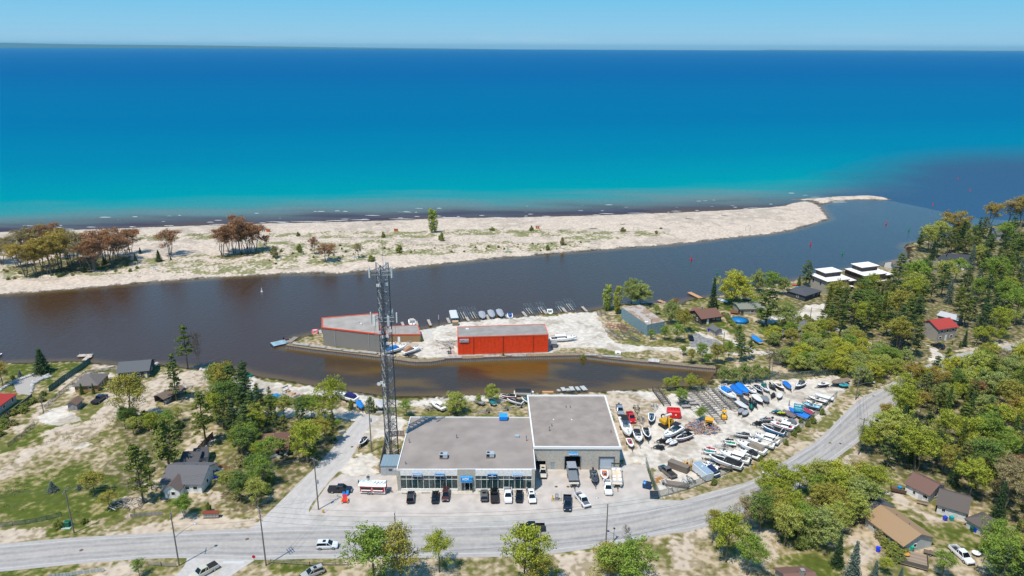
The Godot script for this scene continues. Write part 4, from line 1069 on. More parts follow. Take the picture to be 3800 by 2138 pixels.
	scatter(pv([-151.4,-194.4,-149.6,-207.2,-150.1,-214.2,-147.5,-211.4,-146,-201.3,-144.6,-188.5,-146.3,-184.5]), 12, 2.0, ["shrub"], 5, 7, "the bushes along the board fence")
	for q in [[-77.6,-205.8,3.4], [-73.4,-205.2,3.4], [-69.1,-205.6,3.2], [-64.6,-204.6,3.7], [-61,-205.3,3.8], [-49.1,-202.8,3.7], [-42.8,-200.9,5.7]]: plant("shrub", q[0], q[1], q[2], "bush in the hedge between the shore boats and the gravel track", 1, "hedge along the gravel track", .45)
	plant("leafy", -31.7,-198.4,5.3, "dense low tree right of the lattice tower", 1, "", 1.2)
	plant("willow", -16.8,-199.8,7.7, "dense willow bush behind the showroom roof", 0, "", .95)
	plant("willow", -10.2,-206.7,3.6, "small willow between the shore boats", 0, "", .7)
	plant("willow", -6.2,-207.5,6.7, "light feathery willow on the bank by the red boat", 0, "", .8)
	plant("shrub", -3.1,-244.3,1.6, "small yellow green bush at the orange shed wall", 0, "", .4)
	plant("shrub", 25.6,-243,2.3, "green bush growing over the sheet pile wall", 0, "", .7)
	plant("shrub", -34.2,-257.4,2.6, "bush at the corner of the low annex", 1, "", .5)
	plant("leafy", -27.9,-123.6,16.1, "large fresh green tree at the bottom centre left", 1, "", 1.05)
	plant("leafy", -22.7,-124.5,15.5, "olive tree beside the large fresh green one", 2, "", .9)
	plant("leafy", -15.2,-129.4,10.1, "small yellow green tree between road and bottom edge", 0, "", .9)
	plant("leafy", 2.9,-123.8,16.1, "yellow green tree hiding the dark pickup on the road", 0, "", .85)
	plant("leafy", 5.3,-122.6,10.6, "olive tree at the bottom edge below the road", 2, "", 1.0)
	plant("leafy", 23.5,-122.7,13.2, "dense dark tree at the bottom edge by the street lamp", 1, "", 1.25)
	plant("leafy", 20.4,-125,10, "dense olive tree left of the one by the street lamp", 2, "", 1.1)
	plant("bare", 25.8,-138.5,5.2, "leafless sapling at the road edge", 0, "", .7)
	plant("leafy", 46.6,-132.9,13.3, "green tree left in the grove below the bend", 0, "", .8)
	plant("leafy", 49.9,-128.8,10.9, "brightest green tree of the grove below the bend", 1, "", .9)
	plant("sparse", 55,-144.2,9.2, "open pale tree in front of the road bend", 2, "", 1.2)
	plant("leafy", 45.2,-139.3,9.1, "pale tree with thin crown at the grove's left edge", 2, "", .7)
	for q in [[85.9,-195.1,2], [89.5,-195.1,2.8], [94.3,-200.4,2.4], [87.2,-193,2.5], [81.1,-187.4,2.2], [77,-182.4,2.2], [67.1,-173.6,2.3], [51.6,-162.4,2.3], [83.1,-189.7,2.3]]: plant("shrub", q[0], q[1], q[2], "green bush growing through the yard's roadside fence", 1, "bushes on the yard fence", .6)
	var grass := MB.new(); grass.use_c = true
	var zones := [[pv([-147.4,-410.6,-.1,-422.4,-.1,-386.9,-66.9,-373.9,-132.4,-365.4]), 2600, .35], [pv([-150.9,-421.1,-.1,-432.2,-.1,-421.2,-148.1,-412.9]), 900, .3], [pv([-.1,-432.2,89.4,-429.9,88,-422.6,-.1,-421.2]), 700, .3], [pv([-.1,-399.5,39.8,-409,38.6,-395.8,-.1,-386.9]), 500, .35], [pv([-219.1,-414.1,-172.1,-419.6,-166.9,-405.8,-214.6,-405]), 700, .3], [pv([-254.1,-349.5,-134.9,-373,-125.4,-344.5,-240.3,-328.6]), 1500, .35], [pv([37,-156,51.1,-163.1,70.8,-178.8,67.6,-169.2,44.3,-155.7]), 1500, .22], [pv([71.1,-179.7,87.8,-194.5,107.8,-213.6,109.2,-209.5,80.4,-182.4]), 900, .22], [pv([14.7,-250.2,61.8,-247.9,61.1,-238.1,25,-246.6]), 900, .3], [pv([-129.2,-160.9,-111.2,-169.4,-94.5,-156.8,-98.6,-146.4,-123.1,-151.7]), 1500, .22], [pv([-144,-192,-115.1,-198.4,-105.2,-178.4,-132.5,-178.2]), 700, .22]]
	for zn in zones:
		var p: PackedVector2Array = zn[0]
		var lo := p[0]; var hi := p[0]
		for q in p: lo = lo.min(q); hi = hi.max(q)
		for i in int(zn[1]):
			var x := rng.randf_range(lo.x, hi.x); var z := rng.randf_range(lo.y, hi.y)
			if not inside(p, x, z): continue
			if dune.get_noise_2d(x * 2.2 + 40, z * 2.2) < .02: continue
			var g: Color = [Color(.2, .22, .07), Color(.3, .27, .12), Color(.14, .18, .05)][rng.randi() % 3]
			grass.col = g
			var y := ground_y(x, z) - .03
			for b in 5:
				var a := rng.randf() * TAU
				var hgt := float(zn[2]) * rng.randf_range(.6, 1.5)
				var o := V(x + rng.randf_range(-.3, .3), y, z + rng.randf_range(-.3, .3))
				var w := V(cos(a), 0, sin(a)) * .09
				grass.tri(o - w, o + w, o + V(cos(a * 3) * .15, hgt, sin(a * 3) * .15))
	stuff("coarse_grass", grass, vmat(.9, "g"), "tufts of coarse grass on dunes, verges and rough lots", "grass")
# ================================================================ buildings
func corr(mb: MB, a: Vector2, b: Vector2, y0: float, y1: float, pitch := .3, dep := .06) -> void:
	var L := a.distance_to(b)
	var d := (b - a) / L
	var o := U(-d.y, d.x)
	var k := int(max(1, round(L / pitch)))
	var P := func(t: float, q: float, y: float) -> Vector3: return v3(a + d * t + o * q, y)
	for i in k:
		var t0 := L * i / k; var w := L / k
		var s := [[.0, .0], [.45, .0], [.55, dep], [.9, dep], [1.0, .0]]
		for j in 4:
			var A: Vector3 = P.call(t0 + w * s[j][0], s[j][1], y0); var B: Vector3 = P.call(t0 + w * s[j + 1][0], s[j + 1][1], y0)
			mb.quad(A, B, V(B.x, y1, B.z), V(A.x, y1, A.z))
func text(s: String, size: float, depth: float, m: Material, parent: Node, at: Vector3, bold := true, squash := 1.0) -> MeshInstance3D:
	var t := TextMesh.new()
	var f := SystemFont.new()
	f.font_names = PackedStringArray(["Droid Sans"]); f.font_weight = 700 if bold else 400
	t.font = f; t.text = s; t.font_size = 64; t.pixel_size = size / 46.0; t.depth = depth; t.curve_step = 4.0
	var o := MeshInstance3D.new()
	o.name = "lettering"; o.mesh = t; o.material_override = m
	o.position = at; o.scale.x = squash
	parent.add_child(o, true)
	return o
func bp(called: String, ce: Vector3, s: Vector3, m: Material, parent: Node, b := Basis()) -> MeshInstance3D:
	var mb := MB.new(); mb.box(ce, s, b)
	return obj(called, mb, m, parent)
func pane_part(parent: Node, ce: Vector3, w: float, h: float, n: Vector3, fm: Material, gm: Material, called := "window") -> void:
	var x := Vector3.UP.cross(n).normalized()
	var b := Basis(x, Vector3.UP, n)
	var f := MB.new()
	for s in [-1, 1]:
		f.box(ce + x * s * (w * .5) + n * .02, V(.1, h + .1, .12), b)
		f.box(ce + Vector3.UP * s * (h * .5) + n * .02, V(w + .1, .1, .124), b)
	var fo := obj(called, f, fm, parent)
	var g := MB.new(); g.box(ce + n * .01, V(w - .04, h - .04, .04), b)
	obj("pane", g, gm, fo)
func house(called: String, label: String, a: Vector2, b: Vector2, d: float, wall_h: float, roof_h: float, wall, roof, style := "gable", opt := {}) -> Node3D:
	var w := a.distance_to(b)
	var dir := (b - a) / w
	var mid := (a + b) * .5 + U(dir.y, -dir.x) * d * .5
	var t := thing(called, label, opt.get("cat", "house"), v3(mid), atan2(-dir.y, dir.x))
	var wm: Material = mat(wall, .85, 0, "soft", .25); var rm: Material = mat(roof, .9, 0, "fine", .5)
	var hx := w / 2; var hz := d / 2
	var W := MB.new()
	var gz: bool = opt.get("ridge_z", false)
	W.prism(PackedVector2Array([U(-hx, -hz), U(hx, -hz), U(hx, hz), U(-hx, hz)]), -.15, wall_h, style == "flat", true)
	if style == "gable":
		if gz:
			for s in [-1, 1]:
				var p := [V(-hx, wall_h, s * hz), V(hx, wall_h, s * hz), V(0, wall_h + roof_h, s * hz)]
				if s > 0: W.tri(p[0], p[1], p[2])
				else: W.tri(p[1], p[0], p[2])
		else:
			for s in [-1, 1]:
				var p := [V(s * hx, wall_h, hz), V(s * hx, wall_h, -hz), V(s * hx, wall_h + roof_h, 0)]
				if s > 0: W.tri(p[0], p[1], p[2])
				else: W.tri(p[1], p[0], p[2])
	obj("wall", W, wm, t)
	var R := MB.new()
	var ov := .45; var th := .16
	if style == "flat":
		R.cbox(V(0, wall_h + .12, 0), V(w + .7, .24, d + .7), .04)
	elif style == "hip":
		var ins: float = min(hx, hz)
		var e := wall_h - .12
		var q := [V(-hx - ov, e, -hz - ov), V(hx + ov, e, -hz - ov), V(hx + ov, e, hz + ov), V(-hx - ov, e, hz + ov)]
		var r0 := V(-hx + ins, wall_h + roof_h, 0); var r1 := V(hx - ins, wall_h + roof_h, 0)
		if hz > hx:
			r0 = V(0, wall_h + roof_h, -hz + ins); r1 = V(0, wall_h + roof_h, hz - ins)
			R.quad(q[3], q[2], r1, r1); R.tri(q[1], q[0], r0); R.quad(q[2], q[1], r0, r1); R.quad(q[0], q[3], r1, r0)
		else:
			R.quad(q[3], q[2], r1, r0); R.quad(q[1], q[0], r0, r1); R.tri(q[2], q[1], r1); R.tri(q[0], q[3], r0)
		R.quad(q[0], q[1], q[2], q[3])
		for i in 4:
			var u: Vector3 = q[i]; var v: Vector3 = q[(i + 1) % 4]
			R.quad(u - V(0, th, 0), v - V(0, th, 0), v, u)
	else:
		var lx := hz if gz else hx     
		var lz := hx if gz else hz
		var sl := roof_h / lz
		var bb := Basis(Vector3.UP, PI / 2) if gz else Basis()
		for s in [-1, 1]:
			var e := V(0, wall_h - sl * ov + .05, s * (lz + ov)); var r := V(0, wall_h + roof_h + .05, 0)
			var A := bb * (e + V(-lx - ov, 0, 0)); var B := bb * (e + V(lx + ov, 0, 0)); var C := bb * (r + V(lx + ov, 0, 0)); var D := bb * (r + V(-lx - ov, 0, 0))
			var up := V(0, th, 0)
			if s > 0:
				R.quad(A + up, B + up, C + up, D + up); R.quad(A, B, B + up, A + up); R.quad(B, C, C + up, B + up); R.quad(D, A, A + up, D + up); R.quad(B, A, D, C)
			else:
				R.quad(B + up, A + up, D + up, C + up); R.quad(B, A, A + up, B + up); R.quad(C, B, B + up, C + up); R.quad(A, D, D + up, A + up); R.quad(A, B, C, D)
	var ro := obj("roof", R, rm, t)
	if opt.has("chimney"):
		var c: Array = opt.chimney
		var cm := MB.new(); cm.box(V(c[0], wall_h + roof_h * .7, c[1]), V(.7, roof_h + 1.6, .7)); cm.box(V(c[0], wall_h + roof_h * 1.2 + .9, c[1]), V(.85, .15, .85))
		obj("chimney", cm, mat(opt.get("chim_col", "b8a898"), .9, 0, "fine", 1.0), ro)
	var vents: int = opt.get("vents", 1)
	for i in vents:
		var v := MB.new(); v.cyl(V(lerpf(-hx, hx, (i + 1.0) / (vents + 1.0)), wall_h + roof_h * .75 + (.2 if style != "flat" else .4), -hz * .2), .12, .7, 8)
		obj("vent_pipe", v, mat("6a6a6a", .6, .4), ro)
	var fm: Material = mat(opt.get("trim", "e8e6e0"), .7)
	var gm := glass("1a242c", 1.0)
	for q in opt.get("front", []): pane_part(t, V(q[0] * hx, q[1], hz), q[2], q[3], V(0, 0, 1), fm, gm)
	for q in opt.get("right", []): pane_part(t, V(hx, q[1], q[0] * hz), q[2], q[3], V(1, 0, 0), fm, gm)
	for q in opt.get("left", []): pane_part(t, V(-hx, q[1], q[0] * hz), q[2], q[3], V(-1, 0, 0), fm, gm)
	if opt.has("door"):
		var dm := MB.new(); dm.box(V(opt.door * hx, 1.0, hz + .02), V(.95, 2.05, .1))
		var dd := obj("door", dm, mat(opt.get("door_col", "c8c8c8"), .6), t)
		bp("handle", V(opt.door * hx + .35, 1.0, hz + .1), V(.06, .06, .08), mat("808080", .3, .9), dd)
	return t
func flat_roof(t: Node3D, p: PackedVector2Array, h: float, roof_m: Material, cap_m: Material, cap_h := .35, cap_w := .32) -> void:
	var R := MB.new(); R.prism(p, h - .3, h, true, false)
	obj("roof", R, roof_m, t)
	var C := MB.new()
	var k := p.size()
	for i in k:
		var a := p[i]; var b := p[(i + 1) % k]
		var d := (b - a).normalized()
		C.bar(v3(a - d * cap_w * .5, h + cap_h * .5 - .12 + .003 * i), v3(b + d * cap_w * .5, h + cap_h * .5 - .12 + .003 * i), cap_w, cap_h + .24)
	obj("parapet", C, cap_m, t)
func build_buildings() -> void:
	dealership()
	marina()
	houses()
func dealership() -> void:
	var t := thing("dealership_building", "long grey dealership with glass showroom front and taller workshop wing", "building", V(-8, 0, -175))
	var o := V(8, 0, 175)   
	var beige := mat(lin(.6, .57, .51), .6, .1, "soft", .3)
	var white := mat(lin(.86, .85, .83), .6, 0, "soft", .3)
	var roofm := mat(lin(.335, .29, .265), .95, 0, "soft", .03)
	var roofw := mat(lin(.33, .285, .255), .95, 0, "soft", .05)
	var capm := mat(lin(.78), .5)
	var L2 := func(x: float, z: float) -> Vector2: return U(x + 8, z + 175)
	var H := 6.2
	flat_roof(t, PackedVector2Array([L2.call(-28.6, -186.6), L2.call(5.4, -186.6), L2.call(6.0, -159.8), L2.call(-28.4, -159.4)]), H - .25, roofm, capm, .22, .22)
	var W := MB.new()
	corr(W, L2.call(-28.4, -186.6), L2.call(-28.4, -159.6), 0, H - .1)
	corr(W, L2.call(5.8, -186.7), L2.call(-28.5, -186.7), 0, H - .1)
	corr(W, L2.call(5.9, -159.6), L2.call(5.9, -169.6), 0, H - .1)
	for q in [[-28.4, -27.6], [-13.4, -8.9], [5.1, 5.9]]: corr(W, L2.call(q[0], -159.35), L2.call(q[1], -159.35), .0 if q[1] - q[0] < 2 else 2.75, H + .02, .22, .07)
	for q in [[-13.4, -12.6], [-9.7, -8.9]]: corr(W, L2.call(q[0], -159.34), L2.call(q[1], -159.34), .0, 2.8, .2, .07)
	obj("wall", W, beige, t)
	for q in [[-27.6, -13.4], [-8.9, 5.1]]:
		var cx: float = (q[0] + q[1]) * .5; var w: float = q[1] - q[0]
		bp("fascia", V(cx, 5.28, -159.45) + o, V(w, 1.78, .3), white, t)
		bp("sill_wall", V(cx, .3, -159.4) + o, V(w, .6, .4), white, t)
		for i in 10:
			var x0 := lerpf(q[0], q[1], i / 10.0); var x1 := lerpf(q[0], q[1], (i + 1) / 10.0)
			for r in [[.6, 3.25], [3.33, 4.38]]:
				var g := MB.new(); g.box(V((x0 + x1) / 2, (r[0] + r[1]) / 2, -159.5) + o, V(x1 - x0 - .1, r[1] - r[0], .03))
				obj("pane", g, glass("3c5a58", .34), t)
		for i in 11:
			var x0 := lerpf(q[0], q[1], i / 10.0)
			bp("mullion", V(x0, 2.49, -159.48) + o, V(.1, 3.8, .14), white, t)
		bp("transom", V(cx, 3.29, -159.47) + o, V(w, .1, .13), white, t)
	bp("showroom_floor", V(-11.2, .06, -166) + o, V(34.0, .1, 12.5), mat(lin(.32), .4, 0, "soft", .3), t)
	bp("inner_wall", V(-11.2, 2.6, -172.3) + o, V(34.0, 5.2, .2), mat(lin(.3), .9), t)
	for x in [-24.5, -20.2, -15.8, -7.9, -3.4, .8]: bp("column", V(x, 2.6, -160.6) + o, V(.25, 5.0, .25), mat("9fc4c8", .7), t)
	bp("door_frame", V(-11.15, 2.5, -159.5) + o, V(2.9, .35, .3), mat(lin(.55), .5), t)
	for x in [-12.5, -11.6, -10.4, -9.8]: bp("door_post", V(x, 1.25, -159.5) + o, V(.1, 2.4, .22), mat(lin(.6), .5), t)
	bp("glass_door", V(-12.05, 1.25, -159.5) + o, V(.8, 2.3, .04), glass("2c3c3c", .6), t)
	bp("glass_door", V(-9.75, 1.25, -158.95) + o, V(.05, 2.3, 1.0), glass("2c5a55", .6), t, Basis(Vector3.UP, .3))
	var H2 := 6.75
	flat_roof(t, PackedVector2Array([L2.call(4.8, -199.0), L2.call(27.9, -199.2), L2.call(28.5, -169.3), L2.call(5.9, -169.3)]), H2 - .25, roofw, capm, .4, .42)
	W = MB.new()
	corr(W, L2.call(28.4, -169.3), L2.call(28.0, -199.0), 0, H2)
	corr(W, L2.call(27.9, -199.1), L2.call(5.0, -199.0), 0, H2)
	corr(W, L2.call(4.9, -199.0), L2.call(5.6, -169.3), 0, H2)
	var ops := [[6.3, 9.0, 2.6], [10.4, 11.4, 2.2], [14.1, 18.1, 4.0], [23.1, 27.0, 3.9]]
	var x := 5.9
	for q in ops:
		corr(W, L2.call(x, -169.4), L2.call(q[0], -169.4), 0, H2)
		corr(W, L2.call(q[0], -169.4), L2.call(q[1], -169.4), q[2], H2)
		x = q[1]
	corr(W, L2.call(x, -169.4), L2.call(28.4, -169.4), 0, H2)
	obj("workshop_wall", W, beige, t)
	bp("workshop_floor", V(17, .05, -184) + o, V(22, .1, 29), mat(lin(.2), .8), t)
	bp("door", V(10.9, 1.1, -169.5) + o, V(1.0, 2.2, .1), mat("8fa0ac", .6), t)
	for i in 9: bp("shutter_slat", V(25.05, .2 + i * .37, -169.7) + o, V(3.8, .36, .06 + .03 * (i % 2)), mat("b9c6d2", .5, .1), t)
	bp("shutter_box", V(25.05, 3.65, -169.65) + o, V(3.9, .6, .3), mat("5c6872", .6), t)
	for q in [[14.0, 4.05], [18.2, 4.05], [23.0, 4.0], [27.1, 4.0]]: bp("door_trim", V(q[0], q[1] / 2, -169.3) + o, V(.15, q[1], .16), mat(lin(.16), .7), t)
	for q in [[-17.3,-165.2], [-5.4,-165.7]]:
		var u := MB.new(); u.box(V(q[0], H + .55, q[1]) + o, V(2.0, .95, 1.5))
		var uo := obj("air_conditioner", u, mat("b6c0c8", .5, .3), t)
		var f := MB.new(); f.cyl(V(q[0] - .5, H + 1.06, q[1]) + o, .4, .1, 12)
		obj("fan", f, mat("30343a", .7), uo)
		bp("grille", V(q[0] - .55, H + .55, q[1] + .76) + o, V(.8, .7, .04), mat("15181c", .8), uo)
		bp("skid", V(q[0], H + .0, q[1]) + o, V(2.1, .16, 1.6), mat("7a746a", .9), uo)
	for q in [[10.3,-178.1, 1.2], [11.1,-180.7, .7], [27,-177.5, .5], [15.8,-191.9, .45], [17,-191.9, .45], [4,-173.7, 1.2], [-26.6,-162, .35], [-27.1,-172.5, .9], [-14.7,-175, .8]]:
		var p := MB.new(); p.cyl(V(q[0], 6.0 + q[2] * .5 + (.4 if q[0] > 5 else .0), q[1]) + o, .11, q[2] + .4, 8); p.cyl(V(q[0], 6.25 + q[2] + (.4 if q[0] > 5 else .0), q[1]) + o, .17, .12, 8)
		obj("vent_pipe", p, mat("8a8e92", .5, .5), t)
	for q in [[11.8,-184.5], [16.9,-184.5]]:
		var p := MB.new(); p.ball(V(q[0], 6.55, q[1]) + o, V(.22, .2, .22), 8, true)
		obj("dome_vent", p, mat("e8e8e8", .5), t)
	bp("roof_hatch", V([1.5,-175.8][0], 6.25, [1.5,-175.8][1]) + o, V(1.1, .5, .8), mat("a8bcc8", .5, .2), t)
	var bx := [-2.3,-185.4]
	var hb := MB.new(); hb.box(V(bx[0], H + .5, bx[1]) + o, V(2.3, 1.0, 1.5))
	obj("blue_hood", hb, mat("0e7fe0", .6), t)
	var hl := MB.new()
	hl.quad(V(bx[0] - 1.15, H + 1.0, bx[1] + .75) + o, V(bx[0] + 1.15, H + 1.0, bx[1] + .75) + o, V(bx[0] + 1.15, H + 1.5, bx[1] - .75) + o, V(bx[0] - 1.15, H + 1.5, bx[1] - .75) + o)
	obj("blue_hood_lid", hl, mat("1c93ee", .6), t)
	sign_box("sign_board", "white boat engine sign with dark lettering above the left showroom windows", V(-23.4, 4.75, -159.05), V(2.4, .62, .35), "f2f4f6", "MERCURY", "20242c", .3, "2a8fd0", V(.25, 0, 0))
	sign_box("sign_board", "navy sign with white lettering second above the showroom windows", V(-17.8, 4.75, -159.05), V(2.4, .62, .35), "0d3f8c", "Kawasaki", "f4f6f8", .36, "2a8fd0")
	sign_box("sign_board", "dark blue sign with small white emblem right of the entrance", V(-4.7, 4.75, -159.05), V(2.4, .62, .35), "0a1f66", "", "f4f6f8", .3, "2a8fd0")
	sign_box("sign_board", "pale sign with red lettering at the right end of the showroom", V(1.4, 4.75, -159.05), V(2.4, .62, .35), "dfeaf2", "HONDA", "9c2c48", .4, "5aa8dc")
	sign_box("entrance_sign", "large blue sign with white logo over the showroom entrance", V(-11.1, 3.6, -158.95), V(2.95, 1.4, .5), "0a86d0", "wPM", "ffffff", .5, "2aa0e4", V(-.25, .3, 0))
	sign_box("service_sign", "blue SERVICE sign over the open workshop door", V(16.2, 4.9, -169.05), V(2.3, .85, .4), "0a86c8", "SERVICE", "ffffff", .46, "1e9ad8")
	for p in [[-27.3,-158.1, -25.9,-157.9], [-22.4,-158.3, -20.2,-158.3], [-18.6,-158.4, -17.2,-158.4], [-8.2,-158.9, -5.8,-158.9], [.7,-158.9, 2.9,-158.9]]:
		var c := MB.new(); c.bar(V(p[0], .12, p[1]), V(p[2], .12, p[3]), .3, .24)
		tag(obj("wheel_stop", c, mat(lin(.42, .4, .37), .9, 0, "fine", 1.0)), "worn concrete wheel stop along the showroom walkway", "wheel stop", "wheel stops")
func sign_box(called: String, label: String, at: Vector3, s: Vector3, face: String, txt: String, tc: String, size: float, rim: String, shift := Vector3.ZERO) -> void:
	var t := thing(called, label, "sign", at)
	bp("case", Vector3.ZERO, s, mat(rim, .5), t)
	bp("face", V(0, 0, s.z * .5 + .012), V(s.x - .08, s.y - .08, .03), mat(face, .4), t)
	if txt:
		text(txt, size, .03, mat(tc, .5), t, V(0, 0, s.z * .5 + .045) + shift)
	if txt == "MERCURY":
		var r := MB.new(); r.cyl(V(-.85, 0, s.z * .5 + .04), .2, .03, 14, V(0, 0, 1))
		obj("emblem", r, mat("a04858", .5), t)
	if txt == "":
		var r := MB.new()
		for q in [-.14, .14]: r.box(V(q, .1, s.z * .5 + .04), V(.26, .06, .02), Basis(V(0, 0, 1), .5)); r.box(V(q, .1, s.z * .5 + .042), V(.26, .06, .02), Basis(V(0, 0, 1), -.5))
		r.box(V(0, -.19, s.z * .5 + .04), V(1.9, .1, .02))
		obj("emblem", r, mat(tc, .5), t)
	if txt == "wPM":
		var r := MB.new()
		r.box(V(.1, -.1, s.z * .5 + .04), V(2.3, .03, .02)); r.box(V(-.22, -.22, s.z * .5 + .04), V(.6, .1, .02))
		obj("stripe", r, mat("9fd8f4", .5), t)
func marina() -> void:
	var t := thing("orange_shed", "long bright orange corrugated boat shed with flat grey roof", "building", V(-3.3, 0, -251))
	var L2 := func(p: Vector2) -> Vector2: return p - U(-3.3, -251)
	var q := [L2.call(U(-19.3, -244.6)), L2.call(U(13.2, -247.4)), L2.call(U(12.2, -257.8)), L2.call(U(-20.2, -254.6))]
	var org := mat(lin(.92, .075, .012), .5, 0, "soft", .15)
	var W := MB.new()
	for i in 4: corr(W, q[i], q[(i + 1) % 4], .25, 7.1, .5, .09)
	obj("wall", W, org, t)
	W = MB.new(); W.prism(PackedVector2Array(q), -.1, .25, false, true)
	obj("footing", W, mat(lin(.4), .9), t)
	flat_roof(t, PackedVector2Array(q), 7.0, mat(lin(.33, .31, .29), .95, 0, "soft", .05), mat(lin(.72, .13, .07), .5), .16, .24)
	for k in [.17, .5, .83]:
		var p: Vector2 = q[0].lerp(q[1], k)
		bp("downpipe", v3(p, 3.6) + V(.02, 0, .16), V(.16, 7.0, .16), mat(lin(.3, .03, .01), .6), t)
	bp("skylight", v3(q[0].lerp(q[3], .8) + U(3.6, .1), 7.15), V(1.1, .3, .8), mat("dfe8ec", .3), t)
	var s := thing("marina_sign", "white marina name board on the orange shed's left corner", "sign", V(-17.1, 5.7, -244.5), .086)
	bp("board", Vector3.ZERO, V(3.3, 1.25, .1), mat(lin(.72, .7, .74), .6), s)
	text("Sturgeon Point", .42, .02, mat("8c3a48", .6), s, V(.05, .27, .06), true, .9)
	text("MARINA", .5, .02, mat("3c4a78", .6), s, V(.05, -.3, .06), true, 1.15)
	var b := [-70,-253.3, -47.1,-246.7, -52,-268.4, -72.4,-263.1]
	var P := PackedVector2Array()
	for i in 4: P.append(U(b[i * 2], b[i * 2 + 1]))
	var c := (P[0] + P[2]) * .5
	t = thing("block_building", "grey concrete block boathouse with red trimmed roof on the point", "building", v3(c))
	for i in 4: P[i] -= c
	W = MB.new(); W.prism(P, -1.5, 7.1, false, true)
	obj("wall", W, mat(lin(.34, .315, .295), .9, 0, "fine", .35), t)
	W = MB.new()
	for k in 34:
		var y := .2 + k * .2
		var d := (P[1] - P[0]).normalized(); var nn := U(-d.y, d.x)
		W.bar(v3(P[0] + nn * .012, y + .07), v3(P[1] + nn * .012, y + .07), .05, .165)
	obj("block_course", W, mat(lin(.36, .335, .31), .9, 0, "fine", .5), t)
	flat_roof(t, P, 7.1, mat(lin(.4, .37, .34), .95, 0, "soft", .05), mat(lin(.7, .09, .03), .5), .22, .42)
	for k in [.21, .79]:
		var p := P[0].lerp(P[1], k)
		var nn := (P[1] - P[0]).normalized()
		bp("downpipe", v3(p + U(-nn.y, nn.x) * .14, 3.5), V(.14, 6.9, .14), mat(lin(.45), .6), t)
	var rv := P[0].lerp(P[1], .55) + U(1.0, -7.0)
	bp("roof_vent", v3(rv, 7.35), V(.9, .4, .6), mat("d8dcde", .5), t)
	var st := MB.new(); st.cyl(v3(rv + U(-.6, -.3), 7.6), .12, .9, 8)
	obj("vent_pipe", st, mat("9aa0a4", .4, .5), t)
	b = [-45,-256.6, -34.3,-257, -36.5,-266.5, -50.1,-264.6]
	P = PackedVector2Array()
	for i in 4: P.append(U(b[i * 2], b[i * 2 + 1]))
	P[0] = P[0] + U(-2.0, .0)
	c = (P[0] + P[2]) * .5
	t = thing("boathouse_annex", "low timber clad annex with red edged flat roof beside the block boathouse", "building", v3(c))
	for i in 4: P[i] -= c
	W = MB.new()
	for i in 4: corr(W, P[i], P[(i + 1) % 4], -.8, 3.1, .45, .03)
	obj("wall", W, mat(lin(.42, .27, .14), .8, 0, "fine", .4), t)
	flat_roof(t, P, 3.1, mat(lin(.36, .33, .31), .95, 0, "soft", .08), mat(lin(.7, .09, .03), .5), .16, .25)
	var dn := (P[1] - P[0]).normalized()
	bp("door", v3(P[0].lerp(P[1], .36) + U(-dn.y, dn.x) * .1, 1.1), V(.9, 2.1, .12), mat("e8ecf0", .5), t)
	b = [44.9,-283.5, 52,-263.8, 59.5,-267.6, 52.9,-286.6]
	P = PackedVector2Array()
	for i in 4: P.append(U(b[i * 2], b[i * 2 + 1]))
	c = (P[0] + P[2]) * .5
	t = thing("blue_shed", "weathered pale blue metal shed with patched rusty roof", "shed", v3(c))
	for i in 4: P[i] -= c
	W = MB.new()
	for i in 4: corr(W, P[i], P[(i + 1) % 4], -.1, 4.6, .7, .06)
	obj("wall", W, mat(lin(.30, .46, .54), .6, .1, "grime", .25), t)
	var R := MB.new()
	var Pd := P.duplicate()
	R.prism(Pd, 4.45, 4.75, true, true)
	obj("roof", R, rust_roof(), t)
	bp("skylight", v3(P[1].lerp(P[3], .12), 4.85), V(1.2, .2, .9), mat("e6eef2", .4), t)
	seawall()
func rust_roof() -> StandardMaterial3D:
	var f := FastNoiseLite.new(); f.seed = 9; f.frequency = .012; f.fractal_octaves = 5
	var im := Image.create(256, 256, false, Image.FORMAT_RGB8)
	for j in 256:
		for i in 256:
			var n := f.get_noise_2d(i, j) + .35 * f.get_noise_2d(i * 4.0, j * 4.0)
			var c := Color(.42, .38, .35)
			if n > .1: c = Color(.3, .21, .15)
			elif n > -.05: c = Color(.36, .29, .23)
			im.set_pixel(i, j, (c * (1.0 + .25 * f.get_noise_2d(i * 9.0, j * 9.0))).linear_to_srgb())
	var m := StandardMaterial3D.new()
	m.albedo_texture = ImageTexture.create_from_image(im); m.roughness = .9
	m.uv1_triplanar = true; m.uv1_world_triplanar = true; m.uv1_scale = Vector3.ONE * .06
	return m
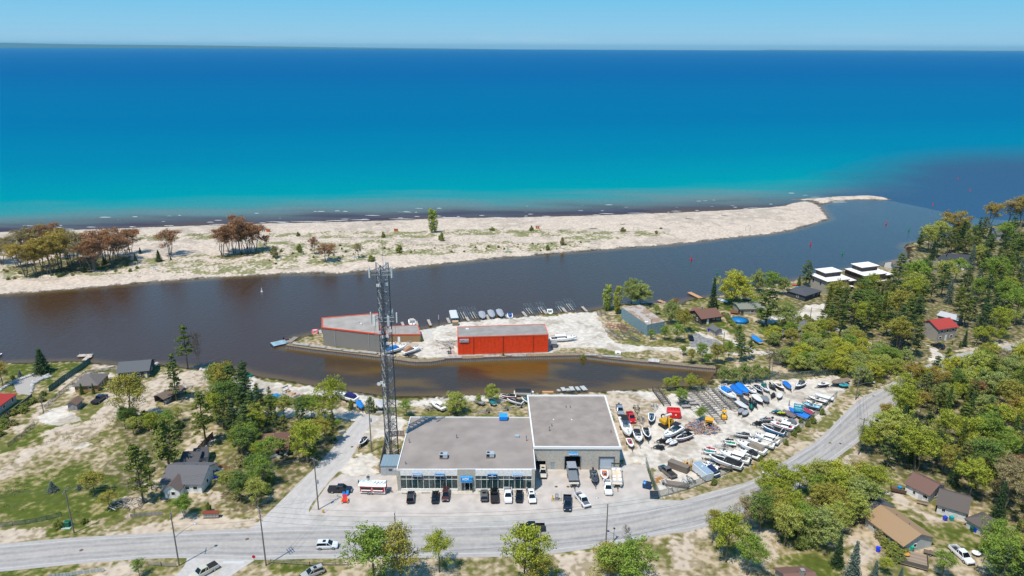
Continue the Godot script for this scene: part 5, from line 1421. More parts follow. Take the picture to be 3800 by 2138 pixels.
func seawall() -> void:
	var line := pv([-84,-252.6,-72.4,-248.8,-61.6,-246,-54.4,-244.1,-46.8,-242,-41.8,-240.2,-36.4,-238.3,-33.2,-237.7,-28.4,-238.1,-23,-240.4,-14.4,-241.2,-6.3,-242.2,4.9,-243.1,16.3,-244,24.4,-244.3,24.9,-244.6,35.6,-241.3,45.8,-238.7,55.9,-236.5,67.4,-233.8,70.7,-233.2])
	var t := thing("sheet_pile_wall", "rusty capped corrugated sheet pile wall along the side channel", "seawall")
	var W := MB.new(); var C := MB.new()
	for i in line.size() - 1:
		corr(W, line[i], line[i + 1], -2.2, .12, .7, .38)
		C.bar(v3(line[i], .16 + .002 * (i % 3)), v3(line[i + 1], .16 + .002 * (i % 3)), .45, .14)
	obj("piling", W, mat(lin(.6, .55, .5), .8, .1, "grime", .4), t)
	obj("cap", C, mat(lin(.16, .075, .05), .85, .1, "fine", .6), t)
	var fill := MB.new()
	var back := PackedVector2Array()
	for p in line: back.append(p)
	for i in range(line.size() - 1, -1, -1): back.append(line[i] + U(.6, -3.2))
	fill.prism(back, -1.5, .02, true, false)
	obj("backfill", fill, mat(lin(.36, .30, .2), .95, 0, "grime", .2), t)
func houses() -> void:
	house("red_roof_cottage", "cottage with bright red metal roof at the left edge", U(-154.2,-191.9), U(-154.5,-207.1), 9.0, 2.7, 2.0, lin(.5, .48, .45), lin(.55, .05, .04), "hip", {"front": [[.2, 1.4, 1.2, 1.0], [.75, 1.5, 1.0, 1.4]]})
	house("riverside_house", "dark grey shingled bungalow at the river edge", U(-130.6,-222.7), U(-121.5,-224.8), 8.5, 2.7, 1.9, lin(.07, .075, .08), lin(.14, .15, .165), "gable", {"front": [[.3, 1.5, 1.3, 1.0], [.8, 1.5, .8, .8]], "right": [[.0, 1.5, 1.0, .9]], "door": -.2, "door_col": "d8d8d4"})
	house("cedar_house", "cedar clad house with grey brown hip roof and two cedars", U(-139.8,-213.4), U(-133,-214.2), 8.5, 2.5, 1.7, lin(.42, .24, .10), lin(.20, .175, .165), "hip", {"front": [[.4, 1.5, 1.2, .9], [-.5, 1.5, 1.0, .9]], "right": [[.1, 1.4, 1.4, 1.1]]})
	house("garden_shed", "small grey board shed with brown roof on the sandy yard", U(-135.1,-201.3), U(-132.4,-201.4), 3.2, 2.1, .8, lin(.33, .31, .32), lin(.23, .14, .10), "gable", {"cat": "shed", "ridge_z": true, "door": .0, "door_col": "8a8688", "vents": 0})
	var cp := U(-111.4,-207); var cq := U(-107.5,-204.9)
	var w := cp.distance_to(cq); var dir := (cq - cp) / w
	var t := thing("carport", "open fronted carport with brown roof sheltering boats", "carport", v3((cp + cq) * .5 + U(dir.y, -dir.x) * 4.0), atan2(-dir.y, dir.x))
	for s in [[-1, -1], [1, -1], [-1, 1], [1, 1], [-1, 0], [1, 0]]: bp("post", V(s[0] * w / 2, 1.1, s[1] * 3.9), V(.15, 2.2, .15), mat("4a4038", .9), t)
	var R := MB.new()
	R.quad(V(-w / 2 - .3, 2.1, 4.3), V(0, 2.9, 4.3), V(0, 2.9, -4.3), V(-w / 2 - .3, 2.1, -4.3)); R.quad(V(0, 2.9, 4.3), V(w / 2 + .3, 2.1, 4.3), V(w / 2 + .3, 2.1, -4.3), V(0, 2.9, -4.3))
	R.quad(V(-w / 2 - .3, 2.0, 4.3), V(-w / 2 - .3, 2.0, -4.3), V(0, 2.8, -4.3), V(0, 2.8, 4.3)); R.quad(V(0, 2.8, 4.3), V(0, 2.8, -4.3), V(w / 2 + .3, 2.0, -4.3), V(w / 2 + .3, 2.0, 4.3))
	obj("roof", R, mat(lin(.21, .15, .12), .9, 0, "fine", .5), t)
	bp("side_wall", V(-w / 2, 1.1, 0), V(.08, 2.0, 7.8), mat("5a4c40", .9), t)
	house("white_cottage", "white cottage with grey shingle roof beside the two track drive", U(-86.8,-158.2), U(-76.9,-157.9), 9.5, 2.7, 2.1, lin(.86), lin(.17, .165, .18), "gable", {"front": [[.28, 1.5, 1.1, 1.0], [.68, 1.5, 1.1, 1.0]], "right": [[.3, 1.5, 1.0, 1.0], [-.5, 1.2, .9, 1.9]], "vents": 2})
	house("cottage_porch", "white gabled front porch of the grey roofed cottage", U(-85.1,-155.7), U(-81.4,-155.7), 4.0, 2.5, 1.5, lin(.86), lin(.2, .15, .13), "gable", {"ridge_z": true, "front": [[.15, 1.4, 1.0, 1.0]], "door": -.6, "vents": 0, "cat": "porch"})
	house("white_outbuilding", "small white outbuilding with dark roof behind the cottage", U(-86.5,-168.7), U(-82.3,-168.6), 5.0, 2.3, 1.4, lin(.84), lin(.10, .10, .11), "gable", {"ridge_z": false, "right": [[.0, 1.3, .8, .9]], "cat": "outbuilding"})
	house("white_outbuilding", "white garage end with dark roof at the wooden fence", U(-83.7,-170.6), U(-80.9,-171.4), 5.0, 2.3, 1.3, lin(.84), lin(.09, .09, .1), "gable", {"right": [[.2, 1.3, .8, .9]], "cat": "outbuilding"})
	house("wooded_house", "house with rusty brown hip roof among the trees", U(-67.6,-173.9), U(-60.7,-175.4), 9.0, 2.6, 2.0, lin(.65, .66, .68), lin(.26, .135, .095), "hip", {"front": [[-.5, 1.4, 1.1, 1.0], [.3, 1.4, 1.1, 1.0]]})
	house("brick_bungalow", "bungalow with brown roof, dark front and tan gable", U(76,-276.1), U(84.8,-279.5), 9.0, 2.6, 1.9, lin(.06, .05, .05), lin(.23, .115, .085), "gable", {"left": [[.35, 1.5, 1.0, 1.1], [-.5, 1.5, 1.0, 1.1]], "front": [[.7, 1.6, 1.4, .8], [.25, 1.7, .9, .5]], "door": -.35, "door_col": "e8e8e8", "vents": 2})
	house("bungalow_wing", "rear wing of the bungalow with tan brick wall and chimney", U(73.5,-284.9), U(76,-282), 6.0, 2.5, 1.3, lin(.40, .23, .10), lin(.24, .12, .09), "gable", {"chimney": [1.6, .5], "vents": 0, "cat": "house"})
	house("garden_shed", "small grey shed with dark roof beside the bungalow's drive", U(77.2,-268.1), U(78.6,-264.4), 3.0, 2.0, .8, lin(.42, .42, .42), lin(.17, .17, .18), "gable", {"cat": "shed", "vents": 0})
	house("garden_cottage", "low cottage with flat grey green roof and timber deck", U(95,-288), U(105.5,-288.8), 8.0, 2.5, .6, lin(.40, .38, .34), lin(.28, .30, .25), "gable", {"front": [[.0, 1.4, 1.4, 1.0]]})
	house("dark_outbuilding", "black board clad garage with dark hip roof by the gravel lane", U(128.5,-305.2), U(138.1,-312.2), 9.0, 2.8, 1.3, lin(.055, .065, .085), lin(.10, .105, .12), "hip", {"front": [[.1, 1.7, .7, .7], [.7, 1.7, .7, .7]], "left": [[.2, 1.5, 1.0, .9]], "cat": "garage"})
	modern(U(142.3,-316), U(156.1,-320.7), 12.0, "left flat roofed modern house with bright white stepped roofs", lin(.46, .43, .38))
	modern(U(163,-325), U(177.6,-330.2), 12.0, "right flat roofed modern house with bright white stepped roofs and dark brick", lin(.13, .07, .05))
	house("grey_roof_villa", "villa with taupe hip roof at the concrete dock", U(190.4,-351.3), U(197.8,-348.8), 10.0, 3.0, 2.6, lin(.4, .36, .32), lin(.22, .185, .165), "hip", {"front": [[-.4, 1.5, 1.2, 1.2], [.3, 1.5, 1.2, 1.2]]})
	house("taupe_house", "taupe roofed house half hidden by pines behind the villa", U(200.1,-351.4), U(210.7,-349), 9.0, 2.8, 2.0, lin(.4, .36, .32), lin(.24, .2, .18), "gable", {})
	house("black_roof_house", "white house with black metal roof in the pine wood", U(220.5,-356.9), U(229.1,-353.5), 9.0, 4.6, 2.2, lin(.86), lin(.06, .065, .075), "gable", {"front": [[-.6, 3.2, 1.4, 1.4], [.5, 1.5, 1.2, 1.2]]})
	house("black_roof_house", "lower black roofed wing left of the white house in the pines", U(219.4,-364.9), U(222,-359.5), 8.0, 2.8, 1.8, lin(.6, .6, .6), lin(.06, .065, .075), "gable", {"front": [[.2, 1.5, 1.3, 1.0]]})
	house("grey_shore_house", "grey gabled house near the river mouth at the right edge", U(281.6,-415.1), U(293.5,-413), 11.0, 3.2, 2.8, lin(.42, .44, .48), lin(.17, .165, .18), "gable", {"front": [[-.6, 1.6, 1.6, 1.6], [.4, 1.6, 1.6, 1.6]]})
	house("red_roof_house", "two storey grey block house with red roof at the bend", U(161.4,-259.6), U(170.3,-262.7), 8.5, 4.9, 2.0, lin(.40, .375, .35), lin(.50, .06, .05), "gable", {"front": [[-.65, 1.3, 1.2, 1.0], [.5, 1.3, 1.2, 1.0], [-.6, 3.8, 1.1, 1.0], [.0, 3.7, 1.1, 1.2], [.6, 3.8, 1.2, 1.0]], "door": -.05, "door_col": "e0e4e8", "vents": 0})
	house("metal_roof_shed", "long shed with pale metal roof behind the red roofed house", U(173.3,-280.8), U(177.9,-275.2), 6.0, 2.8, .9, lin(.25, .27, .3), lin(.6, .63, .66), "gable", {"cat": "shed", "vents": 0})
	house("small_grey_cottage", "tiny grey cottage with white window in the gardens", U(111.1,-264.9), U(115.4,-263.7), 7.0, 2.3, 1.5, lin(.3, .3, .31), lin(.2, .215, .235), "gable", {"ridge_z": true, "front": [[-.3, 1.4, .9, 1.1]], "cat": "cottage"})
	house("low_shed", "low shed with slate grey roof left of the tiny cottage", U(99.9,-264.8), U(103.5,-261.8), 5.0, 1.6, 1.0, lin(.3, .28, .25), lin(.18, .2, .22), "gable", {"cat": "shed", "vents": 0})
	house("white_bungalow", "white bungalow with brown roof and front deck at the lower right", U(98.6,-159.3), U(101.7,-154.5), 7.0, 2.7, 1.6, lin(.86), lin(.22, .125, .10), "gable", {"front": [[-.2, 1.4, .7, 1.0], [.75, 1.7, 1.2, .9]], "right": [[.0, 1.4, 1.2, 1.0]], "door": .35, "vents": 2})
	house("white_bungalow", "white cottage with dark shingle roof and clutter at its door", U(101.9,-150.8), U(106.8,-147.5), 8.0, 2.5, 1.8, lin(.78, .76, .74), lin(.15, .125, .115), "gable", {"front": [[-.55, 1.4, .8, .9]], "right": [[.2, 1.4, 1.3, .9]], "door": .3})
	house("open_garage", "small dark roofed garage with blue bins under its roof", U(105.9,-145.6), U(107.3,-142.5), 5.5, 2.3, 1.2, lin(.6, .585, .57), lin(.15, .125, .115), "hip", {"cat": "garage", "vents": 0})
	house("long_house", "long low house with tan shingle roof and rear deck", U(82.4,-145.7), U(86,-135.6), 8.5, 2.5, 1.9, lin(.55, .56, .55), lin(.44, .29, .165), "gable", {"front": [[-.5, 1.5, 1.0, .8], [.2, 1.5, 1.0, .8], [.7, 1.5, 1.0, .8]], "right": [[.2, 1.5, 1.0, 1.0]], "vents": 2})
	house("black_roof_annex", "black flat pitched annex at the upper end of the long house", U(82.1,-153), U(84.2,-147.5), 7.0, 2.3, 1.0, lin(.5, .5, .5), lin(.12, .12, .125), "gable", {"cat": "annex"})
	house("brown_roof_house", "brown shingled roof with stone chimney at the bottom edge", U(55.9,-119.6), U(61.8,-120.1), 8.0, 2.6, 1.9, lin(.4, .36, .32), lin(.24, .13, .10), "gable", {"chimney": [.4, .4], "chim_col": "a8a29c"})
func modern(a: Vector2, b: Vector2, d: float, label: String, wall: Color) -> void:
	var w := a.distance_to(b)
	var dir := (b - a) / w
	var t := thing("modern_house", label, "house", v3((a + b) * .5 + U(dir.y, -dir.x) * d * .5), atan2(-dir.y, dir.x))
	var wm := mat(wall, .85, 0, "fine", .4); var dk := mat(lin(.05, .05, .06), .7); var br := mat(lin(.18, .09, .05), .8, 0, "fine", .5)
	var wh := mat(lin(.82), .6)
	bp("wall", V(-w * .1, 2.7, 0), V(w * .8, 5.7, d), wm, t)
	bp("wing_wall", V(w * .38, 2.2, 1.2), V(w * .4, 4.6, d * .7), br, t)
	for q in [[V(-w * .12, 5.75, .4), V(w * .86, .35, d * 1.05)], [V(w * .36, 4.75, 1.6), V(w * .5, .35, d * .82)]]:
		var f := bp("fascia", q[0], q[1], br, t)
		bp("roof", q[0] + V(0, .2, 0), V(q[1].x - .2, .1, q[1].z - .2), wh, t)
	bp("upper_wall", V(.0, 6.9, -d * .18), V(w * .6, 1.9, d * .5), dk, t)
	bp("upper_fascia", V(.0, 7.95, -d * .18), V(w * .7, .35, d * .62), br, t)
	bp("upper_roof", V(.0, 8.16, -d * .18), V(w * .69, .1, d * .6), wh, t)
	for q in [[-.42, 3.9, .8, 1.2], [-.2, 3.9, .8, 1.2], [.05, 3.6, 1.4, 1.8], [-.3, 1.3, 1.6, 1.4]]: pane_part(t, V(q[0] * w, q[1], d * .5), q[2], q[3], V(0, 0, 1), dk, glass("1a242c", 1.0))
	for q in [[.3, 2.9, 1.6, 1.4], [.48, 2.9, 1.0, 1.4], [.4, .9, 2.4, 1.6]]: pane_part(t, V(q[0] * w, q[1], 1.2 + d * .35), q[2], q[3], V(0, 0, 1), dk, glass("1a242c", 1.0))
	for q in [-.25, .15]: pane_part(t, V(-w * .5, 3.8, q * d), .7, 1.4, V(-1, 0, 0), dk, glass("1a242c", 1.0))
	bp("balcony", V(w * .2, 2.6, d * .5 + .8), V(w * .5, .15, 1.6), wh, t)
	var v := MB.new(); v.cyl(V(-w * .3, 6.4, -d * .2), .12, 1.0, 8)
	obj("vent_pipe", v, mat("8a8a8a", .5, .4), t)
func build_tower() -> void:
	var t := thing("lattice_tower", "tall steel lattice cell tower with white panel antennas", "tower", V(-32.3, 0, -174.4))
	var steel := mat(lin(.26, .29, .33), .5, .4); var dark := mat(lin(.10, .105, .115), .6, .4); var pan := mat(lin(.66, .69, .69), .5)
	var H := 55.0; var nb := 18
	var leg := func(k: int, y: float) -> Vector3:
		var r := lerpf(1.95, 1.75, y / H); var a := TAU * k / 3.0 + PI / 6.0 + PI
		return V(cos(a) * r, y, sin(a) * r)
	for k in 3:
		var m := MB.new(); m.tube([leg.call(k, .0), leg.call(k, H)], .15, .12, 8)
		obj("leg", m, dark, t)
	for b in nb:
		var m := MB.new()
		var y0 := H * b / nb; var y1 := H * (b + 1) / nb
		for k in 3:
			var q := (k + 1) % 3
			m.tube([leg.call(k, y0), leg.call(q, y1)], .075, .075, 5); m.tube([leg.call(q, y0), leg.call(k, y1)], .075, .075, 5)
			m.tube([leg.call(k, (y0 + y1) * .5), leg.call(q, (y0 + y1) * .5)], .065, .065, 5)
		obj("bracing", m, steel, t)
	var cb := MB.new()
	for k in 6: cb.tube([V(-.45 + k * .16, 0, .55), V(-.45 + k * .16, 50, .5)], .05, .05, 5)
	obj("cable_run", cb, mat(lin(.05), .6), t)
	var ld := MB.new()
	for s in [-.2, .2]: ld.tube([V(.9 + s, 0, .1), V(.85 + s, 52, .1)], .03, .03, 4)
	for k in 130: ld.bar(V(.7, .4 * k, .1), V(1.1, .4 * k, .1), .03)
	obj("ladder", ld, steel, t)
	var rod := MB.new(); rod.tube([V(.4, 53, -.2), V(.4, 61.5, -.2)], .06, .02, 5)
	obj("lightning_rod", rod, steel, t)
	for lv in [[52.4, 3.0, [.55, 2.6, 4.9]], [40.2, 3.1, [.2, 1.1, 2.2, 3.05, 4.2, 5.2]]]:
		var pf := MB.new()
		for k in 3:
			var a := TAU * k / 3.0 + .5
			var A: Vector3 = V(cos(a), 0, sin(a)) * lv[1]; var B: Vector3 = V(cos(a + TAU / 3), 0, sin(a + TAU / 3)) * lv[1]
			for y in [lv[0], lv[0] + 1.0]:
				pf.tube([A + V(0, y, 0), B + V(0, y, 0)], .06, .06, 5)
				pf.tube([leg.call(k, y), A + V(0, y, 0)], .06, .06, 5); pf.tube([leg.call(k, y), B + V(0, y, 0)], .05, .05, 5)
		obj("antenna_mount", pf, steel, t)
		for a in lv[2]:
			var p: Vector3 = V(cos(a), 0, sin(a)) * (lv[1] + .25)
			var m := MB.new(); m.cbox(p + V(0, lv[0] + .7, 0), V(.48, 2.7, .22), .05, Basis(Vector3.UP, PI / 2 - a))
			obj("panel_antenna", m, pan, t)
			var pp := MB.new(); pp.tube([p * .94 + V(0, lv[0] - 1.2, 0), p * .94 + V(0, lv[0] + 2.2, 0)], .05, .05, 5)
			obj("antenna_pipe", pp, steel, t)
	for q in [[-1.2, 49.5, .8], [.9, 49.8, .6], [.5, 36.2, 1.3], [.5, 34.2, 1.3], [-.4, 36.0, 1.4], [-1.3, 37.0, .9], [1.3, 37.4, .8], [-1.0, 22.4, 1.2], [-1.6, 23.0, .9]]:
		for k in 2: bp("radio_unit", V(q[0] + k * .4, q[1], q[2]), V(.34, .7, .25), pan if k else mat("c8c8cc", .5), t)
	var dish := MB.new(); dish.tube([V(-2.1, 22.8, .9), V(-2.1, 22.8, 1.25)], .35, .5, 12)
	obj("dish", dish, mat("d8d8d4", .5), t)
	for s in [[-2.6, .4], [2.7, .2], [-2.4, -.5]]:
		var w := MB.new(); w.tube([V(s[0], 33.5, s[1]), V(s[0], 39.0, s[1])], .035, .035, 4)
		w.tube([V(s[0] * .5, 36.0, s[1]), V(s[0], 36.0, s[1])], .03, .03, 4)
		obj("whip_antenna", w, steel, t)
	var h := thing("equipment_shelter", "grey equipment shelter at the foot of the lattice tower", "shelter", V(-31.6, 0, -168.8))
	bp("wall", V(0, 1.4, 0), V(4.4, 2.8, 5.2), mat("b0b8be", .6, 0, "soft", .3), h)
	for k in 5: bp("roof_panel", V(-1.84 + k * .92, 2.9, 0), V(.9, .2 + .02 * (k % 2), 5.5), mat("8ea4b0", .5, .3), h)
	bp("louvre", V(.3, 1.7, 2.62), V(.9, .6, .08), mat("4a525a", .6), h)
	bp("louvre", V(1.5, 1.8, 2.62), V(.5, .5, .08), mat("d0d6da", .6), h)
	bp("door", V(-1.3, 1.1, 2.62), V(.95, 2.1, .08), mat("a4acb2", .6), h)
	board_fence("compound_fence", "weathered board fence around the tower compound", pv([-30.1,-167.8,-34.5,-167.6,-35.2,-179,-35.7,-185.9,-30.6,-186.5]), 1.9, lin(.13, .09, .07), .6, "fence")
func board_fence(called: String, label: String, p: PackedVector2Array, h: float, col: Color, bw: float, cat: String) -> Node3D:
	var t := thing(called, label, cat)
	var ms := []
	for k in 3: ms.append(mat(Color(col.r * (.85 + .15 * k), col.g * (.85 + .15 * k), col.b * (.85 + .15 * k)).linear_to_srgb(), .9, 0, "fine", .6))
	var i0 := 0
	var unit := MB.new(); unit.box(V(0, h / 2, 0), V(bw * .93, h, .05))
	var um := unit.mesh()
	for i in p.size() - 1:
		var a := p[i]; var b := p[i + 1]
		var L := a.distance_to(b); var d := (b - a) / L
		var n := int(max(1, L / bw))
		for k in n:
			var c := a + d * (k + .5) * (L / n)
			var o := MeshInstance3D.new()
			o.name = "board"; o.mesh = um; o.material_override = ms[i0 % 3]; i0 += 1 + (k * 7) % 2
			o.position = v3(c, rng.randf_range(-.05, .05)); o.rotation.y = atan2(-d.y, d.x)
			t.add_child(o, true)
		var r := MB.new()
		for y in [.35, h - .3]: r.bar(v3(a + U(-d.y, d.x) * -.06, y), v3(b + U(-d.y, d.x) * -.06, y), .06, .1)
		obj("rail", r, ms[0], t)
	return t
# ================================================================ vehicles
func wheel(parent: Node, at: Vector3, r: float, w: float, axis := Vector3.RIGHT) -> void:
	var t := MB.new(); t.tube([at - axis * w * .5, at + axis * w * .5], r, r, 14)
	var o := obj("wheel", t, mat("17181a", .85), parent)
	var m := MB.new(); m.tube([at - axis * (w * .5 + .012), at + axis * (w * .5 + .012)], r * .6, r * .6, 10)
	obj("rim", m, mat("a8abb0", .35, .7), o)
func car(kind: String, col: String, rear: Vector2, front: Vector2, label: String, opt := {}) -> Node3D:
	var dim: Array = {"sedan": [4.75, 1.84, 1.42], "suv": [4.75, 1.92, 1.70], "van": [5.1, 2.0, 1.78], "pickup": [5.9, 2.0, 1.88]}[kind]
	var L: float = dim[0]; var hw: float = dim[1] * .5; var H: float = dim[2]
	var t := thing({"sedan": "parked_car", "suv": "parked_suv", "van": "parked_van", "pickup": "pickup_truck"}[kind], label, {"sedan": "car", "suv": "suv", "van": "van", "pickup": "pickup"}[kind], v3((rear + front) * .5, .02), heading(rear, front))
	var paint := mat(col, .25, .15)
	if not paint.clearcoat_enabled: paint.clearcoat_enabled = true; paint.clearcoat = .6; paint.clearcoat_roughness = .05
	var belt: float = {"sedan": .92, "suv": 1.05, "van": 1.05, "pickup": 1.12}[kind]
	var st: Array = {
		"sedan": [[-.5, .62, .84], [-.485, .84, .9], [-.40, .95, .97], [-.2, .94, 1.0], [.1, .93, 1.0], [.3, .9, .99], [.44, .76, .94], [.49, .62, .86], [.5, .5, .82]],
		"suv": [[-.5, .7, .9], [-.485, 1.0, .94], [-.3, 1.05, 1.0], [.1, 1.04, 1.0], [.3, 1.0, .99], [.45, .88, .95], [.495, .74, .88], [.5, .6, .84]],
		"van": [[-.5, .7, .92], [-.485, 1.0, .95], [-.3, 1.05, 1.0], [.1, 1.04, 1.0], [.32, .98, .99], [.45, .84, .95], [.495, .7, .88], [.5, .56, .84]],
		"pickup": [[-.5, .62, .94], [-.13, .62, 1.0], [-.128, 1.12, 1.0], [.1, 1.12, 1.0], [.26, 1.1, 1.0], [.44, 1.04, .98], [.49, .9, .93], [.5, .72, .9]]}[kind]
	var rings := []
	for s in st:
		var z: float = s[0] * L; var w: float = hw * s[2]; var yb := .3 if absf(s[0]) < .47 else .38
		rings.append([V(-w * .93, yb, z), V(-w, yb + .25, z), V(-w * .985, s[1] - .1, z), V(-w * .9, s[1], z), V(w * .9, s[1], z), V(w * .985, s[1] - .1, z), V(w, yb + .25, z), V(w * .93, yb, z)])
	var B := MB.new()
	rings.reverse()
	B.loft(rings)
	var body := obj("body", B, paint, t)
	var g: Array = {"sedan": [-.40, -.24, .06, .24], "suv": [-.485, -.43, .06, .25], "van": [-.485, -.45, .12, .33], "pickup": [-.125, -.10, .13, .26]}[kind]
	var G := MB.new()
	var wb := hw * .9; var wt := hw * .72
	var lo := [V(-wb, belt - .06, g[0] * L), V(wb, belt - .06, g[0] * L), V(wb, belt - .06, g[3] * L), V(-wb, belt - .06, g[3] * L)]
	var hi := [V(-wt, H - .06, g[1] * L), V(wt, H - .06, g[1] * L), V(wt, H - .06, g[2] * L), V(-wt, H - .06, g[2] * L)]
	for i in 4: G.quad(lo[(i + 1) % 4], lo[i], hi[i], hi[(i + 1) % 4])
	G.quad(hi[0], hi[1], hi[2], hi[3])
	obj("windows", G, glass("10161c", 1.0), t)
	var R := MB.new()
	R.cbox(V(0, H - .03, (g[1] + g[2]) * .5 * L), V(wt * 2.06, .09, (g[2] - g[1]) * L + .08), .04)
	for i in 4: R.bar(lo[i] * V(1.01, 1, 1), hi[i] * V(1.01, 1, 1), .09, .07)
	if kind != "sedan" or true:
		for s in [-1, 1]: R.bar(V(s * wb * 1.005, belt, .0), V(s * wt * 1.005, H - .05, -.05 * L if kind == "pickup" else .0), .07, .06)
	var ro := obj("roof", R, paint, t)
	if opt.get("sunroof", kind == "suv"): bp("sunroof", V(0, H + .018, (g[1] + g[2]) * .5 * L + .3), V(wt * 1.2, .012, .7), glass("10161c", 1.0), ro)
	if opt.get("rack", false):
		for s in [-1, 1]: bp("roof_rail", V(s * wt * .9, H + .06, (g[1] + g[2]) * .5 * L), V(.05, .06, (g[2] - g[1]) * L), mat("303236", .5), ro)
	if kind == "pickup":
		var z0 := -.5 * L; var z1 := -.135 * L
		for s in [-1, 1]: bp("bed_side", V(s * hw * .95, .86, (z0 + z1) * .5), V(.13, .56, z1 - z0), paint, t)
		bp("tailgate", V(0, .86, z0 + .07), V(hw * 1.8, .55, .12), paint, t)
		if opt.get("cover", false): bp("bed_cover", V(0, 1.13, (z0 + z1) * .5), V(hw * 1.82, .06, z1 - z0 - .1), mat("1c1e22", .8), t)
		else: bp("bed_liner", V(0, .635, (z0 + z1) * .5), V(hw * 1.74, .03, z1 - z0 - .15), mat("2c2c30", .9), t)
		if opt.has("hood"): bp("hood", V(0, 1.1, .36 * L), V(hw * 1.5, .05, .18 * L), mat(opt.hood, .4, .2), t, Basis(Vector3.RIGHT, .06))
	for s in [-1, 1]:
		for z in [-.31, .31]: wheel(t, V(s * (hw - .12), .35, z * L), .35 if kind != "pickup" else .4, .26)
		var hl := st[-2][1] as float
		bp("headlight", V(s * hw * .66, hl - .1, .492 * L), V(.38, .16, .1), mat("e4e8ec", .15, .3), t)
		bp("taillight", V(s * hw * .78, (.9 if kind != "sedan" else .76), -.494 * L), V(.24, .24, .08), mat("8c1218", .3), t)
		bp("mirror", V(s * (hw + .1), belt + .05, g[3] * L - .35), V(.2, .14, .12), paint, t)
	bp("bumper", V(0, .5, .5 * L), V(hw * 1.7, .2, .12), mat(opt.get("bumper", "24262a"), .4, .3), t)
	bp("bumper", V(0, .5, -.5 * L), V(hw * 1.7, .2, .12), mat(opt.get("bumper", "24262a"), .4, .3), t)
	return t
func trailer(parent: Node, L: float, w: float, col := "3a3c40", tandem := false) -> void:
	var f := MB.new()
	for s in [-1, 1]:
		f.bar(V(s * w * .36, .5, -L * .48), V(s * w * .36, .5, L * .2), .1, .12)
		f.bar(V(s * w * .36, .5, L * .2), V(0, .5, L * .58), .1, .12)
	for z in [-.45, -.15, .15]: f.bar(V(-w * .36, .49, z * L), V(w * .36, .49, z * L), .09)
	f.bar(V(0, .5, L * .58), V(0, .48, L * .72), .1)
	f.bar(V(0, .1, L * .68), V(0, .6, L * .68), .08)
	f.bar(V(0, .5, L * .5), V(0, 1.0, L * .5), .08)
	var o := obj("trailer", f, mat(col, .6, .5), parent)
	for s in [-1, 1]:
		for z in ([-.22, -.1] if tandem else [-.18]):
			var t := MB.new(); t.tube([V(s * w * .44 - .1, .32, z * L), V(s * w * .44 + .1, .32, z * L)], .32, .32, 12)
			obj("wheel", t, mat("1a1b1d", .85), o)
